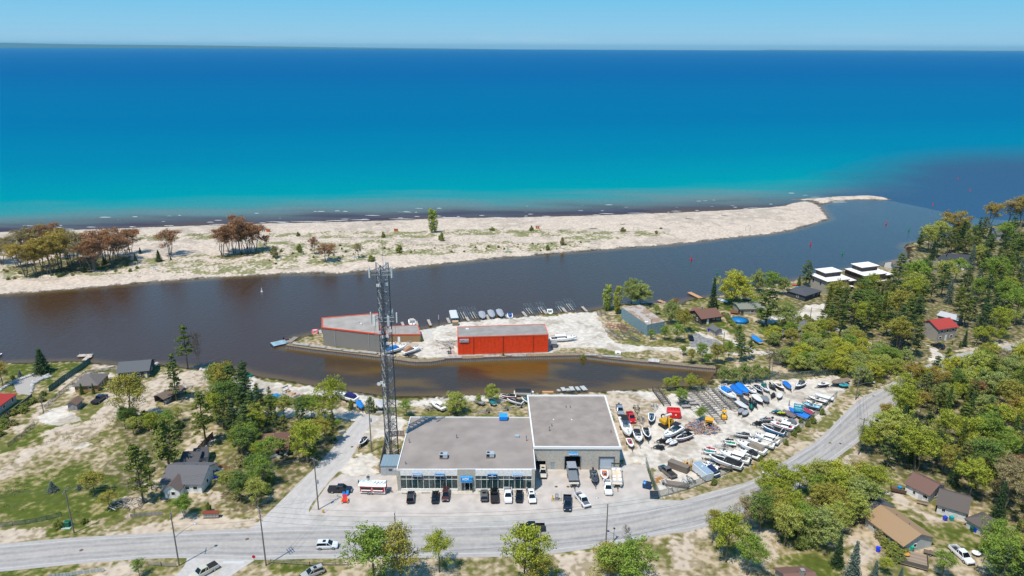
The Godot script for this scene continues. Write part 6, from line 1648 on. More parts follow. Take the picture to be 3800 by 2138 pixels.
func boat(kind: String, stern: Vector2, bow: Vector2, label: String, opt := {}) -> Node3D:
	var L := stern.distance_to(bow)
	L = max(L, 2.0)
	var base: float = opt.get("y", .0)
	var beam: float = opt.get("beam", clampf(L * .36, 1.5, 3.0))
	var hb := beam * .5
	var t := thing(opt.get("name", "motor_boat"), label, "boat", v3((stern + bow) * .5, base), heading(stern, bow))
	var up: float = .62 if opt.get("trailer", true) else opt.get("lift", .0)
	if opt.get("trailer", true): trailer(t, L, beam, opt.get("tcol", "3a3c40"), L > 7.0)
	var D: float = opt.get("depth", clampf(L * .15, .7, 1.35))
	var hull: String = opt.get("hull", "e9e9ea"); var deck: String = opt.get("deck", "efefee")
	var us := [.0, .2, .45, .62, .76, .87, .95, 1.0]
	var bw := [.92, .98, 1.0, .95, .8, .55, .27, .02]
	var S := []
	for i in us.size():
		var u: float = us[i]
		var z := (u - .5) * L
		var sh: float = up + D * (.82 + .3 * u * u)
		var ke: float = up + D * (.0 if u < .6 else .75 * pow((u - .6) / .4, 2.0))
		S.append([z, hb * bw[i], sh, ke, lerpf(ke, sh, .32)])
	var Hm := MB.new(); var St := MB.new()
	var rings := []
	for s in S: rings.append([V(-s[1], s[2], s[0]), V(-s[1] * .9, s[4], s[0] + (.0)), V(0, s[3], s[0]), V(s[1] * .9, s[4], s[0]), V(s[1], s[2], s[0])])
	rings.reverse()
	for i in rings.size() - 1:
		for j in 4: Hm.quad(rings[i][j + 1], rings[i][j], rings[i + 1][j], rings[i + 1][j + 1])
	var r0: Array = rings[-1]
	for j in range(1, 4): Hm.tri(r0[0], r0[j], r0[j + 1])
	var ho := obj("hull", Hm, mat(hull, .25), t)
	if opt.has("stripe"):
		for i in S.size() - 1:
			for s in [-1, 1]:
				var a := V(s * (S[i][1] + .012), S[i][2] - .12 * D, S[i][0]); var b := V(s * (S[i + 1][1] + .012), S[i + 1][2] - .12 * D, S[i + 1][0])
				var a2 := V(s * (S[i][1] * .96 + .014), lerpf(S[i][4], S[i][2], .45), S[i][0]); var b2 := V(s * (S[i + 1][1] * .96 + .014), lerpf(S[i + 1][4], S[i + 1][2], .45), S[i + 1][0])
				if s > 0: St.quad(a2, a, b, b2)
				else: St.quad(a, a2, b2, b)
		obj("stripe", St, mat(opt.stripe, .3), ho)
	if kind == "tarp":
		var C := MB.new()
		var pr := []
		for i in S.size():
			var s = S[i]
			var ridge: float = s[2] + D * (.5 if i < 5 else .28) * (1.0 + .14 * sin(i * 2.3 + L)) * opt.get("ridge", 1.0)
			var w: float = s[1] + .05
			var sag := .06 * sin(i * 3.1)
			pr.append([V(-w, s[2] - .22 * D, s[0]), V(-w * 1.01, s[2] + .02, s[0]), V(-w * .5, lerpf(s[2], ridge, .6) + sag, s[0]), V(0, ridge, s[0]), V(w * .5, lerpf(s[2], ridge, .6) - sag, s[0]), V(w * 1.01, s[2] + .02, s[0]), V(w, s[2] - .22 * D, s[0])])
		for i in pr.size() - 1:
			for j in 6: C.quad(pr[i][j], pr[i + 1][j], pr[i + 1][j + 1], pr[i][j + 1])
		var e: Array = pr[0]
		for j in range(1, 6): C.tri(e[0], e[j + 1], e[j])
		obj("tarpaulin", C, mat(opt.get("cover", "1a78d8"), .6, 0, "soft", .6), t)
		return t
	var Dm := MB.new()
	var fd: int = {"cruiser": 3, "cuddy": 3}.get(kind, 4)
	for i in range(fd, S.size() - 1):
		var A = S[i]; var B = S[i + 1]
		var cr := .1 if kind != "cruiser" else .28
		Dm.quad(V(-A[1], A[2], A[0]), V(0, A[2] + cr, A[0]), V(0, B[2] + cr * .8, B[0]), V(-B[1], B[2], B[0]))
		Dm.quad(V(0, A[2] + cr, A[0]), V(A[1], A[2], A[0]), V(B[1], B[2], B[0]), V(0, B[2] + cr * .8, B[0]))
	var gw_ := .16 * beam
	for i in fd:
		var A = S[i]; var B = S[i + 1]
		Dm.quad(V(-A[1], A[2], A[0]), V(-A[1] + gw_, A[2] + .03, A[0]), V(-B[1] + gw_, B[2] + .03, B[0]), V(-B[1], B[2], B[0]))
		Dm.quad(V(A[1] - gw_, A[2] + .03, A[0]), V(A[1], A[2], A[0]), V(B[1], B[2], B[0]), V(B[1] - gw_, B[2] + .03, B[0]))
	Dm.box(V(0, S[0][2] - .02, S[0][0] + .25), V(S[0][1] * 2.0 - .02, .08, .5))
	obj("deck", Dm, mat(deck, .35), t)
	var zc: float = (us[fd] - .5) * L    
	var z0 := -.5 * L + .45
	var cw := beam * .66; var sy: float = S[1][2]
	var Cw := MB.new()
	Cw.quad(V(-cw / 2, sy - D * .55, zc), V(-cw / 2, sy - D * .55, z0), V(cw / 2, sy - D * .55, z0), V(cw / 2, sy - D * .55, zc))
	for s in [-1, 1]: Cw.quad(V(s * cw / 2, sy - D * .55, z0), V(s * cw / 2, sy - D * .55, zc), V(s * cw / 2, sy + .03, zc), V(s * cw / 2, sy + .03, z0))
	obj("cockpit", Cw, mat(opt.get("inner", "b9b0a2"), .8), t)
	var wsz: float = zc - (.05 * L if kind == "cruiser" or kind == "cuddy" else .22 * L)
	if kind in ["open", "cuddy", "cruiser", "bow", "top"]:
		var wh := .42 + .02 * L
		var W := MB.new()
		var yb: float = sy + .1
		var fl := [V(-cw * .5, yb, wsz - .5), V(-cw * .3, yb, wsz + .35), V(cw * .3, yb, wsz + .35), V(cw * .5, yb, wsz - .5)]
		var tp := [V(-cw * .45, yb + wh, wsz - .75), V(-cw * .27, yb + wh, wsz - .1), V(cw * .27, yb + wh, wsz - .1), V(cw * .45, yb + wh, wsz - .75)]
		for i in 3: W.quad(fl[i], fl[i + 1], tp[i + 1], tp[i])
		obj("windshield", W, glass("1c3038", .75), t)
		var Wf := MB.new()
		for i in 3: Wf.bar(tp[i], tp[i + 1], .05)
		for i in 4: Wf.bar(fl[i], tp[i], .05)
		obj("windshield_frame", Wf, mat("d8dadc", .3, .4), t)
	if kind in ["open", "top"]:
		var seat := mat(opt.get("seat", "e6e0d4"), .7)
		for s in [-1, 1]: bp("seat", V(s * cw * .25, sy - D * .25, wsz - .14 * L), V(.5, .7, .55), seat, t)
		bp("bench", V(0, sy - D * .28, z0 + .35), V(cw * .92, .55, .6), seat, t)
		if L > 4.5: bp("bow_seat", V(0, sy - D * .1, zc - .35), V(cw * .7, .4, .6), seat, t)
	if kind == "bow" or opt.has("cover") :
		var cm := mat(opt.get("cover", "16181c"), .75, 0, "soft", .8)
		var z1: float = wsz - .35
		var hh: float = .3 + opt.get("hump", .15)
		var C := MB.new()
		C.loft([[V(-cw * .58, sy - .02, z0 - .2), V(-cw * .45, sy + hh * .5, z0 - .1), V(cw * .45, sy + hh * .5, z0 - .1), V(cw * .58, sy - .02, z0 - .2)], [V(-cw * .6, sy + .02, (z0 + z1) / 2), V(-cw * .4, sy + hh, (z0 + z1) / 2), V(cw * .4, sy + hh, (z0 + z1) / 2), V(cw * .6, sy + .02, (z0 + z1) / 2)], [V(-cw * .52, sy + .05, z1 + .3), V(-cw * .4, sy + hh + .2, z1), V(cw * .4, sy + hh + .2, z1), V(cw * .52, sy + .05, z1 + .3)]].map(func(r): r.reverse(); return r))
		obj("cockpit_cover", C, cm, t)
		if kind == "bow":
			var N := MB.new()
			var A = S[5]
			var za: float = wsz + .4; var zb: float = (us[6] - .52) * L
			N.quad(V(-cw * .5, sy + .16, za), V(cw * .5, sy + .16, za), V(A[1] * .4, S[6][2] + .14, zb), V(-A[1] * .4, S[6][2] + .14, zb))
			obj("bow_cover", N, cm, t)
	if kind in ["cruiser", "cuddy"]:
		for q in ([[.0, .3], [.0, .4]] if kind == "cruiser" else [[.0, .27]]):
			bp("hatch", V(q[0], S[4][2] + (.33 if kind == "cruiser" else .14), q[1] * L - .02 * L), V(.45, .06, .42), glass("1a2024", 1.0), t)
		var rl := MB.new()
		for i in range(3, 7):
			for s in [-1, 1]:
				rl.bar(V(s * S[i][1] * .95, S[i][2] + .45, S[i][0]), V(s * S[i + 1][1] * .95, S[i + 1][2] + .45, S[i + 1][0]), .04)
				rl.bar(V(s * S[i][1] * .95, S[i][2], S[i][0]), V(s * S[i][1] * .95, S[i][2] + .45, S[i][0]), .03)
		obj("rail", rl, mat("d8dce0", .2, .8), t)
	if opt.has("soft"):    
		var sm := mat(opt.soft, .7)
		var hh := 1.25
		var C := MB.new()
		C.loft([[V(-cw * .5, sy, z0 + .1), V(-cw * .42, sy + hh * .62, z0 + .5), V(cw * .42, sy + hh * .62, z0 + .5), V(cw * .5, sy, z0 + .1)], [V(-cw * .54, sy, wsz - .2 * L), V(-cw * .45, sy + hh, wsz - .2 * L), V(cw * .45, sy + hh, wsz - .2 * L), V(cw * .54, sy, wsz - .2 * L)], [V(-cw * .52, sy + .1, wsz - .4), V(-cw * .42, sy + hh * .85, wsz - .5), V(cw * .42, sy + hh * .85, wsz - .5), V(cw * .52, sy + .1, wsz - .4)]].map(func(r): r.reverse(); return r))
		obj("canvas_top", C, sm, t)
	if opt.has("cabin"):   
		var cm := mat(opt.cabin, .4)
		bp("cabin", V(0, sy + .5, wsz - .17 * L), V(cw * 1.0, 1.0, .3 * L), cm, t)
		bp("cabin_window", V(0, sy + .68, wsz - .17 * L), V(cw * 1.02, .4, .29 * L), glass("141c22", 1.0), t)
		var ct := MB.new(); ct.cbox(V(0, sy + 1.05, wsz - .19 * L), V(cw * 1.12, .14, .38 * L), .05)
		obj("cabin_top", ct, cm, t)
	if opt.has("arch"):
		var ar := MB.new()
		for s in [-1, 1]: ar.bar(V(s * hb * .85, sy, z0 + .12 * L), V(s * hb * .8, sy + 1.3, z0 + .03 * L), .12)
		ar.bar(V(-hb * .8, sy + 1.3, z0 + .03 * L), V(hb * .8, sy + 1.3, z0 + .03 * L), .14)
		obj("arch", ar, mat(opt.arch, .3), t)
	if opt.has("bimini"):
		var bm := MB.new(); bm.cbox(V(0, sy + 1.45, z0 + .22 * L), V(cw * 1.05, .1, .3 * L), .05)
		for s in [-1, 1]:
			for z in [.1, .34]: bm.bar(V(s * cw * .5, sy, z0 + .22 * L), V(s * cw * .5, sy + 1.42, z0 + z * L), .04)
		obj("bimini", bm, mat(opt.bimini, .75), t)
	if opt.get("outboard", false):
		var ob := MB.new(); ob.cbox(V(0, sy + .25, -.5 * L - .25), V(.42, .55, .6), .1); ob.box(V(0, sy - .45, -.5 * L - .25), V(.16, .9, .28))
		obj("outboard_motor", ob, mat(opt.get("motor", "15171a"), .35), t)
	return t
func pontoon(stern: Vector2, bow: Vector2, label: String, opt := {}) -> Node3D:
	var L := stern.distance_to(bow); var w := 2.5
	var t := thing("pontoon_boat", label, "boat", v3((stern + bow) * .5, opt.get("y", .0)), heading(stern, bow))
	var up := .5 if opt.get("trailer", true) else .0
	if opt.get("trailer", true): trailer(t, L, w, "4a4c50", true)
	for s in [-1, 1]:
		var p := MB.new(); p.tube([V(s * .85, up + .3, -L * .5), V(s * .85, up + .3, L * .44), V(s * .85, up + .42, L * .5)], .3, .22, 10)
		obj("pontoon", p, mat("b8bcc2", .3, .7), t)
	bp("deck", V(0, up + .66, 0), V(w, .12, L * .96), mat(opt.get("deck", "c9c2b4"), .7), t)
	var r := MB.new()
	for s in [-1, 1]: r.box(V(s * w * .49, up + 1.05, -.03 * L), V(.06, .66, L * .84))
	r.box(V(0, up + 1.05, L * .39), V(w, .66, .06)); r.box(V(0, up + 1.05, -L * .45), V(w, .66, .06))
	obj("side_panel", r, mat(opt.get("panel", "d9dade"), .4), t)
	if opt.has("cover"):
		var C := MB.new(); C.cbox(V(0, up + 1.45, -.02 * L), V(w * 1.02, .32, L * .86), .22)
		obj("mooring_cover", C, mat(opt.cover, .75, 0, "soft", .6), t)
	else:
		for q in [[-.7, -.36], [.7, -.36], [-.7, .1], [-.7, .3], [.7, .3], [.7, .05]]: bp("seat", V(q[0], up + 1.0, q[1] * L), V(.75, .55, .12 * L), mat(opt.get("seat", "e4dccb"), .7), t)
	if opt.has("bimini"):
		var bm := MB.new(); bm.cbox(V(0, up + 2.5, opt.get("bz", -.22) * L), V(w * .95, .12, L * opt.get("bl", .35)), .06)
		for s in [-1, 1]:
			for z in [-.1, .1]: bm.bar(V(s * w * .46, up + 1.35, opt.get("bz", -.22) * L), V(s * w * .46, up + 2.5, (opt.get("bz", -.22) + z) * L), .05)
		obj("bimini", bm, mat(opt.bimini, .7), t)
	var ob := MB.new(); ob.cbox(V(0, up + 1.0, -.5 * L - .25), V(.45, .6, .6), .1); ob.box(V(0, up + .3, -.5 * L - .25), V(.16, .9, .28))
	obj("outboard_motor", ob, mat(opt.get("motor", "e4e6e8"), .35), t)
	return t
func jetski(stern: Vector2, bow: Vector2, c1: String, c2: String, label: String) -> void:
	var L := 3.1
	var t := thing("jet_ski", label, "jet ski", v3((stern + bow) * .5), heading(stern, bow))
	trailer(t, L, 1.5)
	var us := [[-1.5, .5, .95, .62], [-.9, .56, 1.0, .6], [.0, .55, 1.05, .58], [.8, .42, 1.1, .66], [1.3, .22, 1.12, .85], [1.55, .04, 1.1, 1.0]]
	var rings := []
	for s in us: rings.append([V(-s[1], s[2] - .1, s[0]), V(-s[1] * .8, s[3], s[0]), V(s[1] * .8, s[3], s[0]), V(s[1], s[2] - .1, s[0]), V(0, s[2] + .05, s[0])])
	var H := MB.new(); H.loft(rings)
	obj("hull", H, mat(c1, .3), t)
	var sm := MB.new(); sm.cbox(V(0, 1.2, -.55), V(.42, .38, 1.4), .12)
	obj("seat", sm, mat(c2, .6), t)
	var co := MB.new()
	co.loft([[V(-.36, 1.05, .1), V(-.2, 1.55, .15), V(.2, 1.55, .15), V(.36, 1.05, .1)], [V(-.16, 1.1, 1.2), V(-.06, 1.16, 1.2), V(.06, 1.16, 1.2), V(.16, 1.1, 1.2)]])
	obj("cowl", co, mat(c2, .35), t)
	var hb := MB.new(); hb.bar(V(-.42, 1.6, .1), V(.42, 1.6, .1), .06)
	obj("handlebar", hb, mat("101114", .6), t)
func empty_trailer(rear: Vector2, front: Vector2, col: String, label: String) -> void:
	var L: float = max(rear.distance_to(front) / 1.2, 3.0)
	var t := thing("boat_trailer", label, "trailer", v3(rear.lerp(front, .42)), heading(rear, front))
	trailer(t, L, 2.0, col, L > 5.5)
	var b := MB.new()
	for s in [-1, 1]: b.bar(V(s * .4, .62, -L * .45), V(s * .4, .62, L * .05), .14, .1)
	obj("bunk", b, mat("5a5c62", .8), t)
func build_vehicles() -> void:
	car("suv", "10182c", U(-24.5,-152.9), U(-24.9,-158.7), "dark navy SUV parked leftmost before the showroom")
	car("sedan", "0a0b0e", U(-18.8,-158.2), U(-18.5,-153.4), "small black car parked nose out beside the maroon SUV")
	car("suv", "4a2a2a", U(-16.2,-159.6), U(-16.1,-153.8), "maroon SUV with roof rails parked by the black car", {"rack": true, "sunroof": false})
	car("suv", "5a5c5e", U(-6.5,-153.8), U(-6.8,-159.5), "grey SUV parked right of the showroom entrance")
	car("pickup", "0d0f12", U(-4,-153.3), U(-4.3,-160), "black pickup with bed cover parked beside the grey SUV", {"cover": true})
	car("pickup", "e9eaec", U(-.9,-160.1), U(-.7,-153.2), "white pickup parked nose out between black pickup and black sedan", {"bumper": "d8dadc"})
	car("sedan", "0b0d12", U(2.1,-159.2), U(1.9,-153.5), "black sedan parked beside the white crossover")
	car("suv", "eef0f2", U(4.8,-158.5), U(5.3,-153.4), "white crossover with two people standing at its tail")
	car("suv", "cfc8b8", U(8.3,-169.9), U(8.2,-164), "pale gold SUV outside the low workshop bay")
	car("pickup", "1a2030", U(13.9,-156.9), U(13.4,-150), "dark blue pickup beside the fuel pump", {"cover": false})
	car("pickup", "eceef0", U(16.4,-157.7), U(18.5,-152), "white pickup with grey hood parked at an angle", {"hood": "6a6c70"})
	car("pickup", "eef0f1", U(24.4,-163.5), U(24.2,-156.9), "white pickup parked in front of the orange jet boat", {"bumper": "c8cacc"})
	car("pickup", "22242a", U(-45.4,-158.9), U(-40.1,-158.9), "dark grey crew cab pickup beside the food trailer", {"cover": true, "bumper": "c0c2c6"})
	car("suv", "e4e7ea", U(-42.9,-137.2), U(-38.7,-137.4), "white crossover driving on the main road")
	car("suv", "b4b4b0", U(-39.9,-129.5), U(-43.5,-127.1), "silver SUV on the grass at the bottom edge", {"rack": true})
	car("pickup", "cfcab8", U(-63.3,-130.2), U(-66.1,-126.9), "beige pickup with black bed cover waiting at the stop line", {"cover": true})
	car("pickup", "14284a", U(-129.2,-205.7), U(-128.7,-209.8), "dark blue pickup parked in the cedar clad house's yard", {"cover": true})
	car("pickup", "10141c", U(7.5,-143.9), U(2.2,-143.8), "dark pickup on the main road half behind a tree")
	car("pickup", "eceef0", U(98.3,-137), U(99,-132.6), "white pickup parked on the lawn at the bottom right")
	car("suv", "0a0b0e", U(159.7,-251.6), U(157.4,-255.4), "black SUV in the drive of the red roofed house", {"rack": true})
	car("suv", "e6e8e8", U(-77.5,-165.6), U(-76.7,-167), "white car parked beside the white cottage")
	car("pickup", "8f9aa6", U(33.1,-204.3), U(33,-199.4), "old silver blue pickup at the workshop's back corner")
	car("pickup", "c81818", U(35.6,-201.3), U(36,-192.9), "red pickup parked beside the big white cruiser", {"bumper": "b01414"})
	car("pickup", "6f6a66", U(42,-164.9), U(39.5,-170.2), "grey brown pickup with teal hood inside the fenced yard", {"hood": "0e4a5e"})
	car("sedan", "14161c", U(115.7,-274), U(118.3,-274.6), "dark car behind the tiny grey cottage")
	car("suv", "1c2028", U(137.8,-300.3), U(140.6,-304), "dark car at the foot of the first flat roofed house")
	car("sedan", "15171c", U(68.5,-262.8), U(68.2,-259), "black car under the trees by the paved drive")
	build_boats()
func build_boats() -> void:
	var B := func(k: String, s: Vector2, b: Vector2, l: String, o := {}): boat(k, s, b, l, o)
	B.call("cruiser", U(67.9,-216), U(70.3,-208.2), "large white cruiser with blue tarp over its stern and white arch", {"cover": "0f86e6", "arch": "f4f4f4", "hump": .5})
	B.call("tarp", U(71.9,-217.3), U(73,-210.6), "boat under a blue tarpaulin next to the arched cruiser", {"cover": "1272d4"})
	B.call("tarp", U(74.2,-218.7), U(75.2,-211.7), "boat under a blue tarpaulin, second from the arched cruiser", {"cover": "0f7fe2"})
	B.call("cuddy", U(76.6,-218), U(77.9,-212.1), "white cabin boat with three deck windows in the yard's back row", {"inner": "c8bfae", "seat": "e8e0d0"})
	B.call("bow", U(79.4,-218.4), U(80.3,-213.2), "white boat with navy covers in the yard's back row", {"cover": "0c2244", "hull": "1a2038"})
	B.call("cuddy", U(81.7,-219), U(82.7,-214), "white boat with green canvas top in the yard's back row", {"soft": "0a6a62"})
	B.call("open", U(84.8,-219.2), U(85.4,-216.1), "small dark open boat in the yard's back row", {"hull": "2a2c30", "deck": "44484c", "inner": "3a3c40", "seat": "5a5c60", "outboard": true})
	B.call("open", U(86.8,-220.6), U(87.9,-215.5), "white bowrider with tan upholstery in the yard's back row", {"inner": "b89a70", "seat": "d8c09a", "hull": "3a1c26"})
	B.call("tarp", U(90.1,-221.1), U(90.3,-216.1), "boat under a blue tarpaulin right of the tan bowrider", {"cover": "0f78dc"})
	B.call("cuddy", U(96.5,-220.8), U(92.2,-217), "white boat with grey soft top set apart at the yard's back", {"soft": "4a5258", "hull": "22204a"})
	B.call("open", U(104.1,-220.3), U(99.9,-218.6), "white runabout near the back fence's right end", {"hull": "2c2456", "inner": "d8d8d8"})
	B.call("tarp", U(111.4,-222.5), U(104.9,-219.4), "large boat under a tan cover at the yard's right end", {"cover": "8a7a6c", "hull": "2a2422"})
	B.call("bow", U(110.3,-219.2), U(107.1,-218.8), "small turquoise boat beside the tan covered one", {"hull": "2ab0c0", "deck": "5cc8d4", "cover": "30a0b0"})
	B.call("tarp", U(76.9,-211.4), U(77.8,-205.9), "boat under a tight white cover in the yard's middle row", {"cover": "eceef0", "ridge": .45, "hull": "20203c"})
	B.call("tarp", U(72.3,-209.3), U(73.5,-205.5), "boat under a charcoal cover in the yard's middle row", {"cover": "43474c", "ridge": .5})
	B.call("bow", U(74.8,-208), U(75.5,-203.9), "black fishing boat with outboard in the yard's middle row", {"hull": "16181b", "deck": "26282c", "cover": "1c1e21", "outboard": true})
	B.call("tarp", U(70.3,-206.9), U(71.9,-201.7), "boat under a greyish white cover nearest the boat racks", {"cover": "d9dadb", "ridge": .4, "hull": "3a2440"})
	B.call("tarp", U(79.8,-210.6), U(79.7,-206.5), "short boat under a mid grey cover in the yard's middle row", {"cover": "83898e", "ridge": .5, "beam": 2.1})
	jetski(U(83.8,-212.9), U(82.6,-210.9), "15171b", "2c2e34", "black jet ski beside the grey covered boat")
	B.call("tarp", U(85.8,-212.7), U(84.1,-209.3), "jet ski under a white cover on the yard lane", {"cover": "e6e6e8", "beam": 1.5, "depth": .6, "name": "covered_jet_ski", "ridge": .8})
	B.call("tarp", U(70.4,-201.8), U(68.7,-199.5), "left of two jet skis under grey covers", {"cover": "9a9fa6", "beam": 1.4, "depth": .6, "name": "covered_jet_ski"})
	B.call("tarp", U(71.6,-200.7), U(69.5,-198.1), "right of two jet skis under grey covers", {"cover": "a8adb2", "beam": 1.4, "depth": .6, "name": "covered_jet_ski"})
	jetski(U(74.2,-204.9), U(73.4,-202.4), "0a5a54", "0e8074", "green jet ski on the yard lane")
	B.call("tarp", U(101.2,-208.8), U(96.5,-211.6), "long boat shrink wrapped in white by the road fence", {"cover": "f3f4f6", "ridge": .55})
	B.call("open", U(98.4,-206.6), U(93.7,-210), "white bowrider second from the top of the fence row", {"inner": "cfc6b4", "hull": "4a4452"})
	B.call("open", U(95.9,-204.7), U(91.9,-207.4), "white open boat with tan seats third in the fence row", {"inner": "b09a80", "seat": "d0bc9c", "hull": "5a4a4c"})
	B.call("open", U(94.6,-202.9), U(90.3,-205.5), "boat with pale blue deck beside the blue tarped ones", {"deck": "8cc4dc", "inner": "78b4cc", "hull": "3c3a4c", "seat": "a8d4e4"})
	B.call("tarp", U(88.7,-195.9), U(84.5,-201.6), "largest boat under a blue tarpaulin beneath the yard sign", {"cover": "1277e4", "ridge": 1.1})
	B.call("tarp", U(91,-199), U(89.2,-202.5), "boat under a crimson cover beside the yard sign", {"cover": "a83058", "ridge": .6})
	B.call("tarp", U(84.9,-197.5), U(82.4,-200.9), "slim boat under a taupe cover left of the yard sign", {"cover": "7c6c6c", "ridge": .6, "beam": 1.9})
	jetski(U(81.6,-200.7), U(79.6,-200.7), "14343c", "2a7a8c", "teal jet ski in the fence row")
	jetski(U(82.4,-199.4), U(80.6,-199.6), "1c1e20", "b8c018", "yellow jet ski in the fence row")
	B.call("cuddy", U(83.6,-191.3), U(79.7,-195.5), "white boat with grey canvas enclosure in the fence row", {"soft": "6b7076", "hull": "dfe0e2"})
	B.call("open", U(77.4,-195.8), U(73.6,-195.1), "small aluminium boat with red gear at the lane", {"hull": "70767c", "deck": "9aa0a4", "inner": "6a6e70", "seat": "8c3030", "outboard": true})
	B.call("open", U(81.7,-189.6), U(76.1,-193), "white hardtop boat with red seats in the fence row", {"cabin": "f2f2f0", "seat": "a01c2c", "stripe": "b0506a"})
	B.call("bow", U(78.2,-186.8), U(72.8,-191.1), "white boat with blue hull and black covers in the fence row", {"hull": "1e6aa0", "cover": "15181e", "outboard": true, "motor": "26466c", "arch": "e8e8ea"})
	jetski(U(73.5,-193.8), U(71.4,-193.4), "1a1b1e", "303238", "black jet ski left of the blue hulled boat")
	B.call("bow", U(68.2,-185.9), U(63.6,-186.5), "white bowrider with charcoal covers beside the lane", {"cover": "33373b", "hull": "dcd6d6", "stripe": "4a3a4c"})
	B.call("cruiser", U(74.8,-181.9), U(69.2,-186), "white cruiser with domed hardtop by the fence", {"cabin": "f0f0f0", "arch": "f4f4f4"})
	B.call("cruiser", U(72.7,-179.7), U(66.6,-183.3), "white open decked cruiser between two cabin cruisers", {"inner": "e2ddd2"})
	B.call("cruiser", U(69.2,-176.2), U(62.9,-181.8), "white cruiser with tan canvas top in the fence row", {"soft": "8b8072"})
	B.call("cruiser", U(66.7,-174), U(62.5,-177.8), "white cruiser with black canvas top in the fence row", {"soft": "23262e"})
	B.call("cruiser", U(63.5,-171.7), U(56.7,-176.3), "white pilothouse boat with red lifebuoy", {"cabin": "f2f2f2", "outboard": true})
	B.call("bow", U(60.7,-168.9), U(53.1,-173.7), "longest white boat with black covers on a triple axle trailer", {"cover": "17191d", "hull": "c9c9cd", "hump": .4, "arch": "20242c"})
	jetski(U(62.5,-183.1), U(59.9,-183.5), "e0e2e6", "15181c", "white and black jet ski by the cruisers' bows")
	jetski(U(62.2,-181.3), U(60.1,-181.8), "e8eceb", "12885a", "white and green jet ski by the cruisers' bows")
	jetski(U(56.1,-178.1), U(53.4,-179), "e6e6ea", "a82038", "white and red jet ski on its trailer")
	jetski(U(55.2,-176.8), U(53.1,-177), "dfe6e6", "1c8a80", "white and teal jet ski under the long covered boat's bow")
	B.call("cuddy", U(53.2,-165.2), U(50.2,-170.4), "white boat with navy roof beside the enclosed trailer", {"cover": "0e2c58", "hump": .7, "hull": "4a6a86", "beam": 2.4})
	B.call("open", U(54.2,-168), U(52,-171.7), "white skiff with outboard behind the navy roofed boat", {"outboard": true, "inner": "d8d8d4"})
	B.call("cruiser", U(33,-195.1), U(33.3,-184.1), "big white cruiser with black bimini beside the workshop", {"bimini": "1b1d22", "inner": "dcdcd6"})
	B.call("cuddy", U(36,-188.6), U(35.8,-181.5), "white boat with black cockpit cover right of the big cruiser", {"cover": "1b1e24", "arch": "3a3a3c"})
	B.call("bow", U(38.8,-189.7), U(38.6,-183.8), "white boat with black covers third from the workshop wall", {"cover": "181a1f", "hull": "22244a"})
	B.call("bow", U(42.2,-198.5), U(41,-192.9), "white boat with teal navy interior behind the black covered one", {"cover": "134a66", "hump": .0, "hull": "2a2a56"})
	B.call("open", U(33,-183.8), U(33.3,-179), "small white centre console boat before the big cruiser", {"inner": "e4e4e2", "seat": "c84040", "beam": 1.8})
	B.call("cruiser", U(48.9,-190.3), U(43,-184), "largest white cruiser with dark windscreen beside the excavator", {"bimini": "20232a", "inner": "b8bcbc"})
	B.call("bow", U(51.4,-186.5), U(46.1,-182.8), "pale boat with black covers and bimini at the lane", {"cover": "212327", "bimini": "1c1e22", "hull": "cdb9bd", "stripe": "8a6a74"})
	jetski(U(43.5,-183.3), U(41.2,-183), "17181b", "2a2b30", "black jet ski with its hood up")
	jetski(U(45.1,-183.9), U(43.2,-181.7), "dfe2e8", "e9ebee", "left of two white jet skis on one lane edge")
	jetski(U(46.3,-182.8), U(44,-180.9), "d8dce6", "eef0f2", "right of two white jet skis on one lane edge")
	jetski(U(42.1,-179.8), U(39.6,-179.8), "1e2026", "2e3036", "black jet ski on a trailer nearest the forecourt")
	pontoon(U(15.6,-168.7), U(15.9,-160.7), "pontoon boat under a grey cover at the service door", {"cover": "7b828a", "bimini": "8d939e", "bz": -.28, "bl": .4, "panel": "3a4048"})
	B.call("open", U(21.3,-167.2), U(21.3,-161.4), "black and blue fishing boat with outboard on the forecourt", {"hull": "23263a", "deck": "36404c", "inner": "3c444c", "outboard": true, "seat": "485058", "stripe": "b8bcd0"})
	B.call("open", U(24.2,-167.5), U(24,-162.9), "white and orange jet boat before the roller door", {"inner": "e8c8a8", "seat": "d86a28", "hull": "e4e0dc", "beam": 2.0, "stripe": "2a2440"})
	pontoon(U(27.3,-167.9), U(26.8,-160.6), "open pontoon boat with cream seats right on the forecourt", {"bimini": "26282c", "bz": -.45, "bl": .08, "seat": "efece6", "deck": "cdbfa8"})
	B.call("bow", U(-41,-184.1), U(-42,-179.5), "white boat with black covers on a trailer beside the side street", {"cover": "1c1e22", "hull": "26283a"})
	pontoon(U(6.5,-212.1), U(.6,-212.4), "pontoon boat with charcoal cover on the bank behind the workshop", {"cover": "23282c", "panel": "c8c4c0"})
	B.call("bow", U(1.4,-209.9), U(-3.5,-210.2), "red hulled boat with black covers on the south bank", {"hull": "a01828", "cover": "17191d"})
	B.call("bow", U(3.5,-205.3), U(-1.4,-207.6), "white boat with black seats behind the showroom", {"cover": "1f2125", "hull": "c4c6cc"})
	B.call("cuddy", U(5.7,-206.2), U(3.1,-208.9), "white boat with green cover half hidden by the workshop wall", {"cover": "12564c"})
	B.call("open", U(-20.5,-201), U(-24.7,-205.3), "small white fishing boat with pilot cabin on the south bank", {"cabin": "eceae4", "inner": "dcd6c8"})
	B.call("cuddy", U(-48.2,-207), U(-55.2,-210.4), "white cruiser with navy top on the south bank", {"soft": "14205a"})
	pontoon(U(-72.2,-212.2), U(-66.8,-208), "pontoon boat with tan seats on the south bank", {"seat": "b89a78", "deck": "a89078", "bimini": "303236", "bz": -.46, "bl": .08})
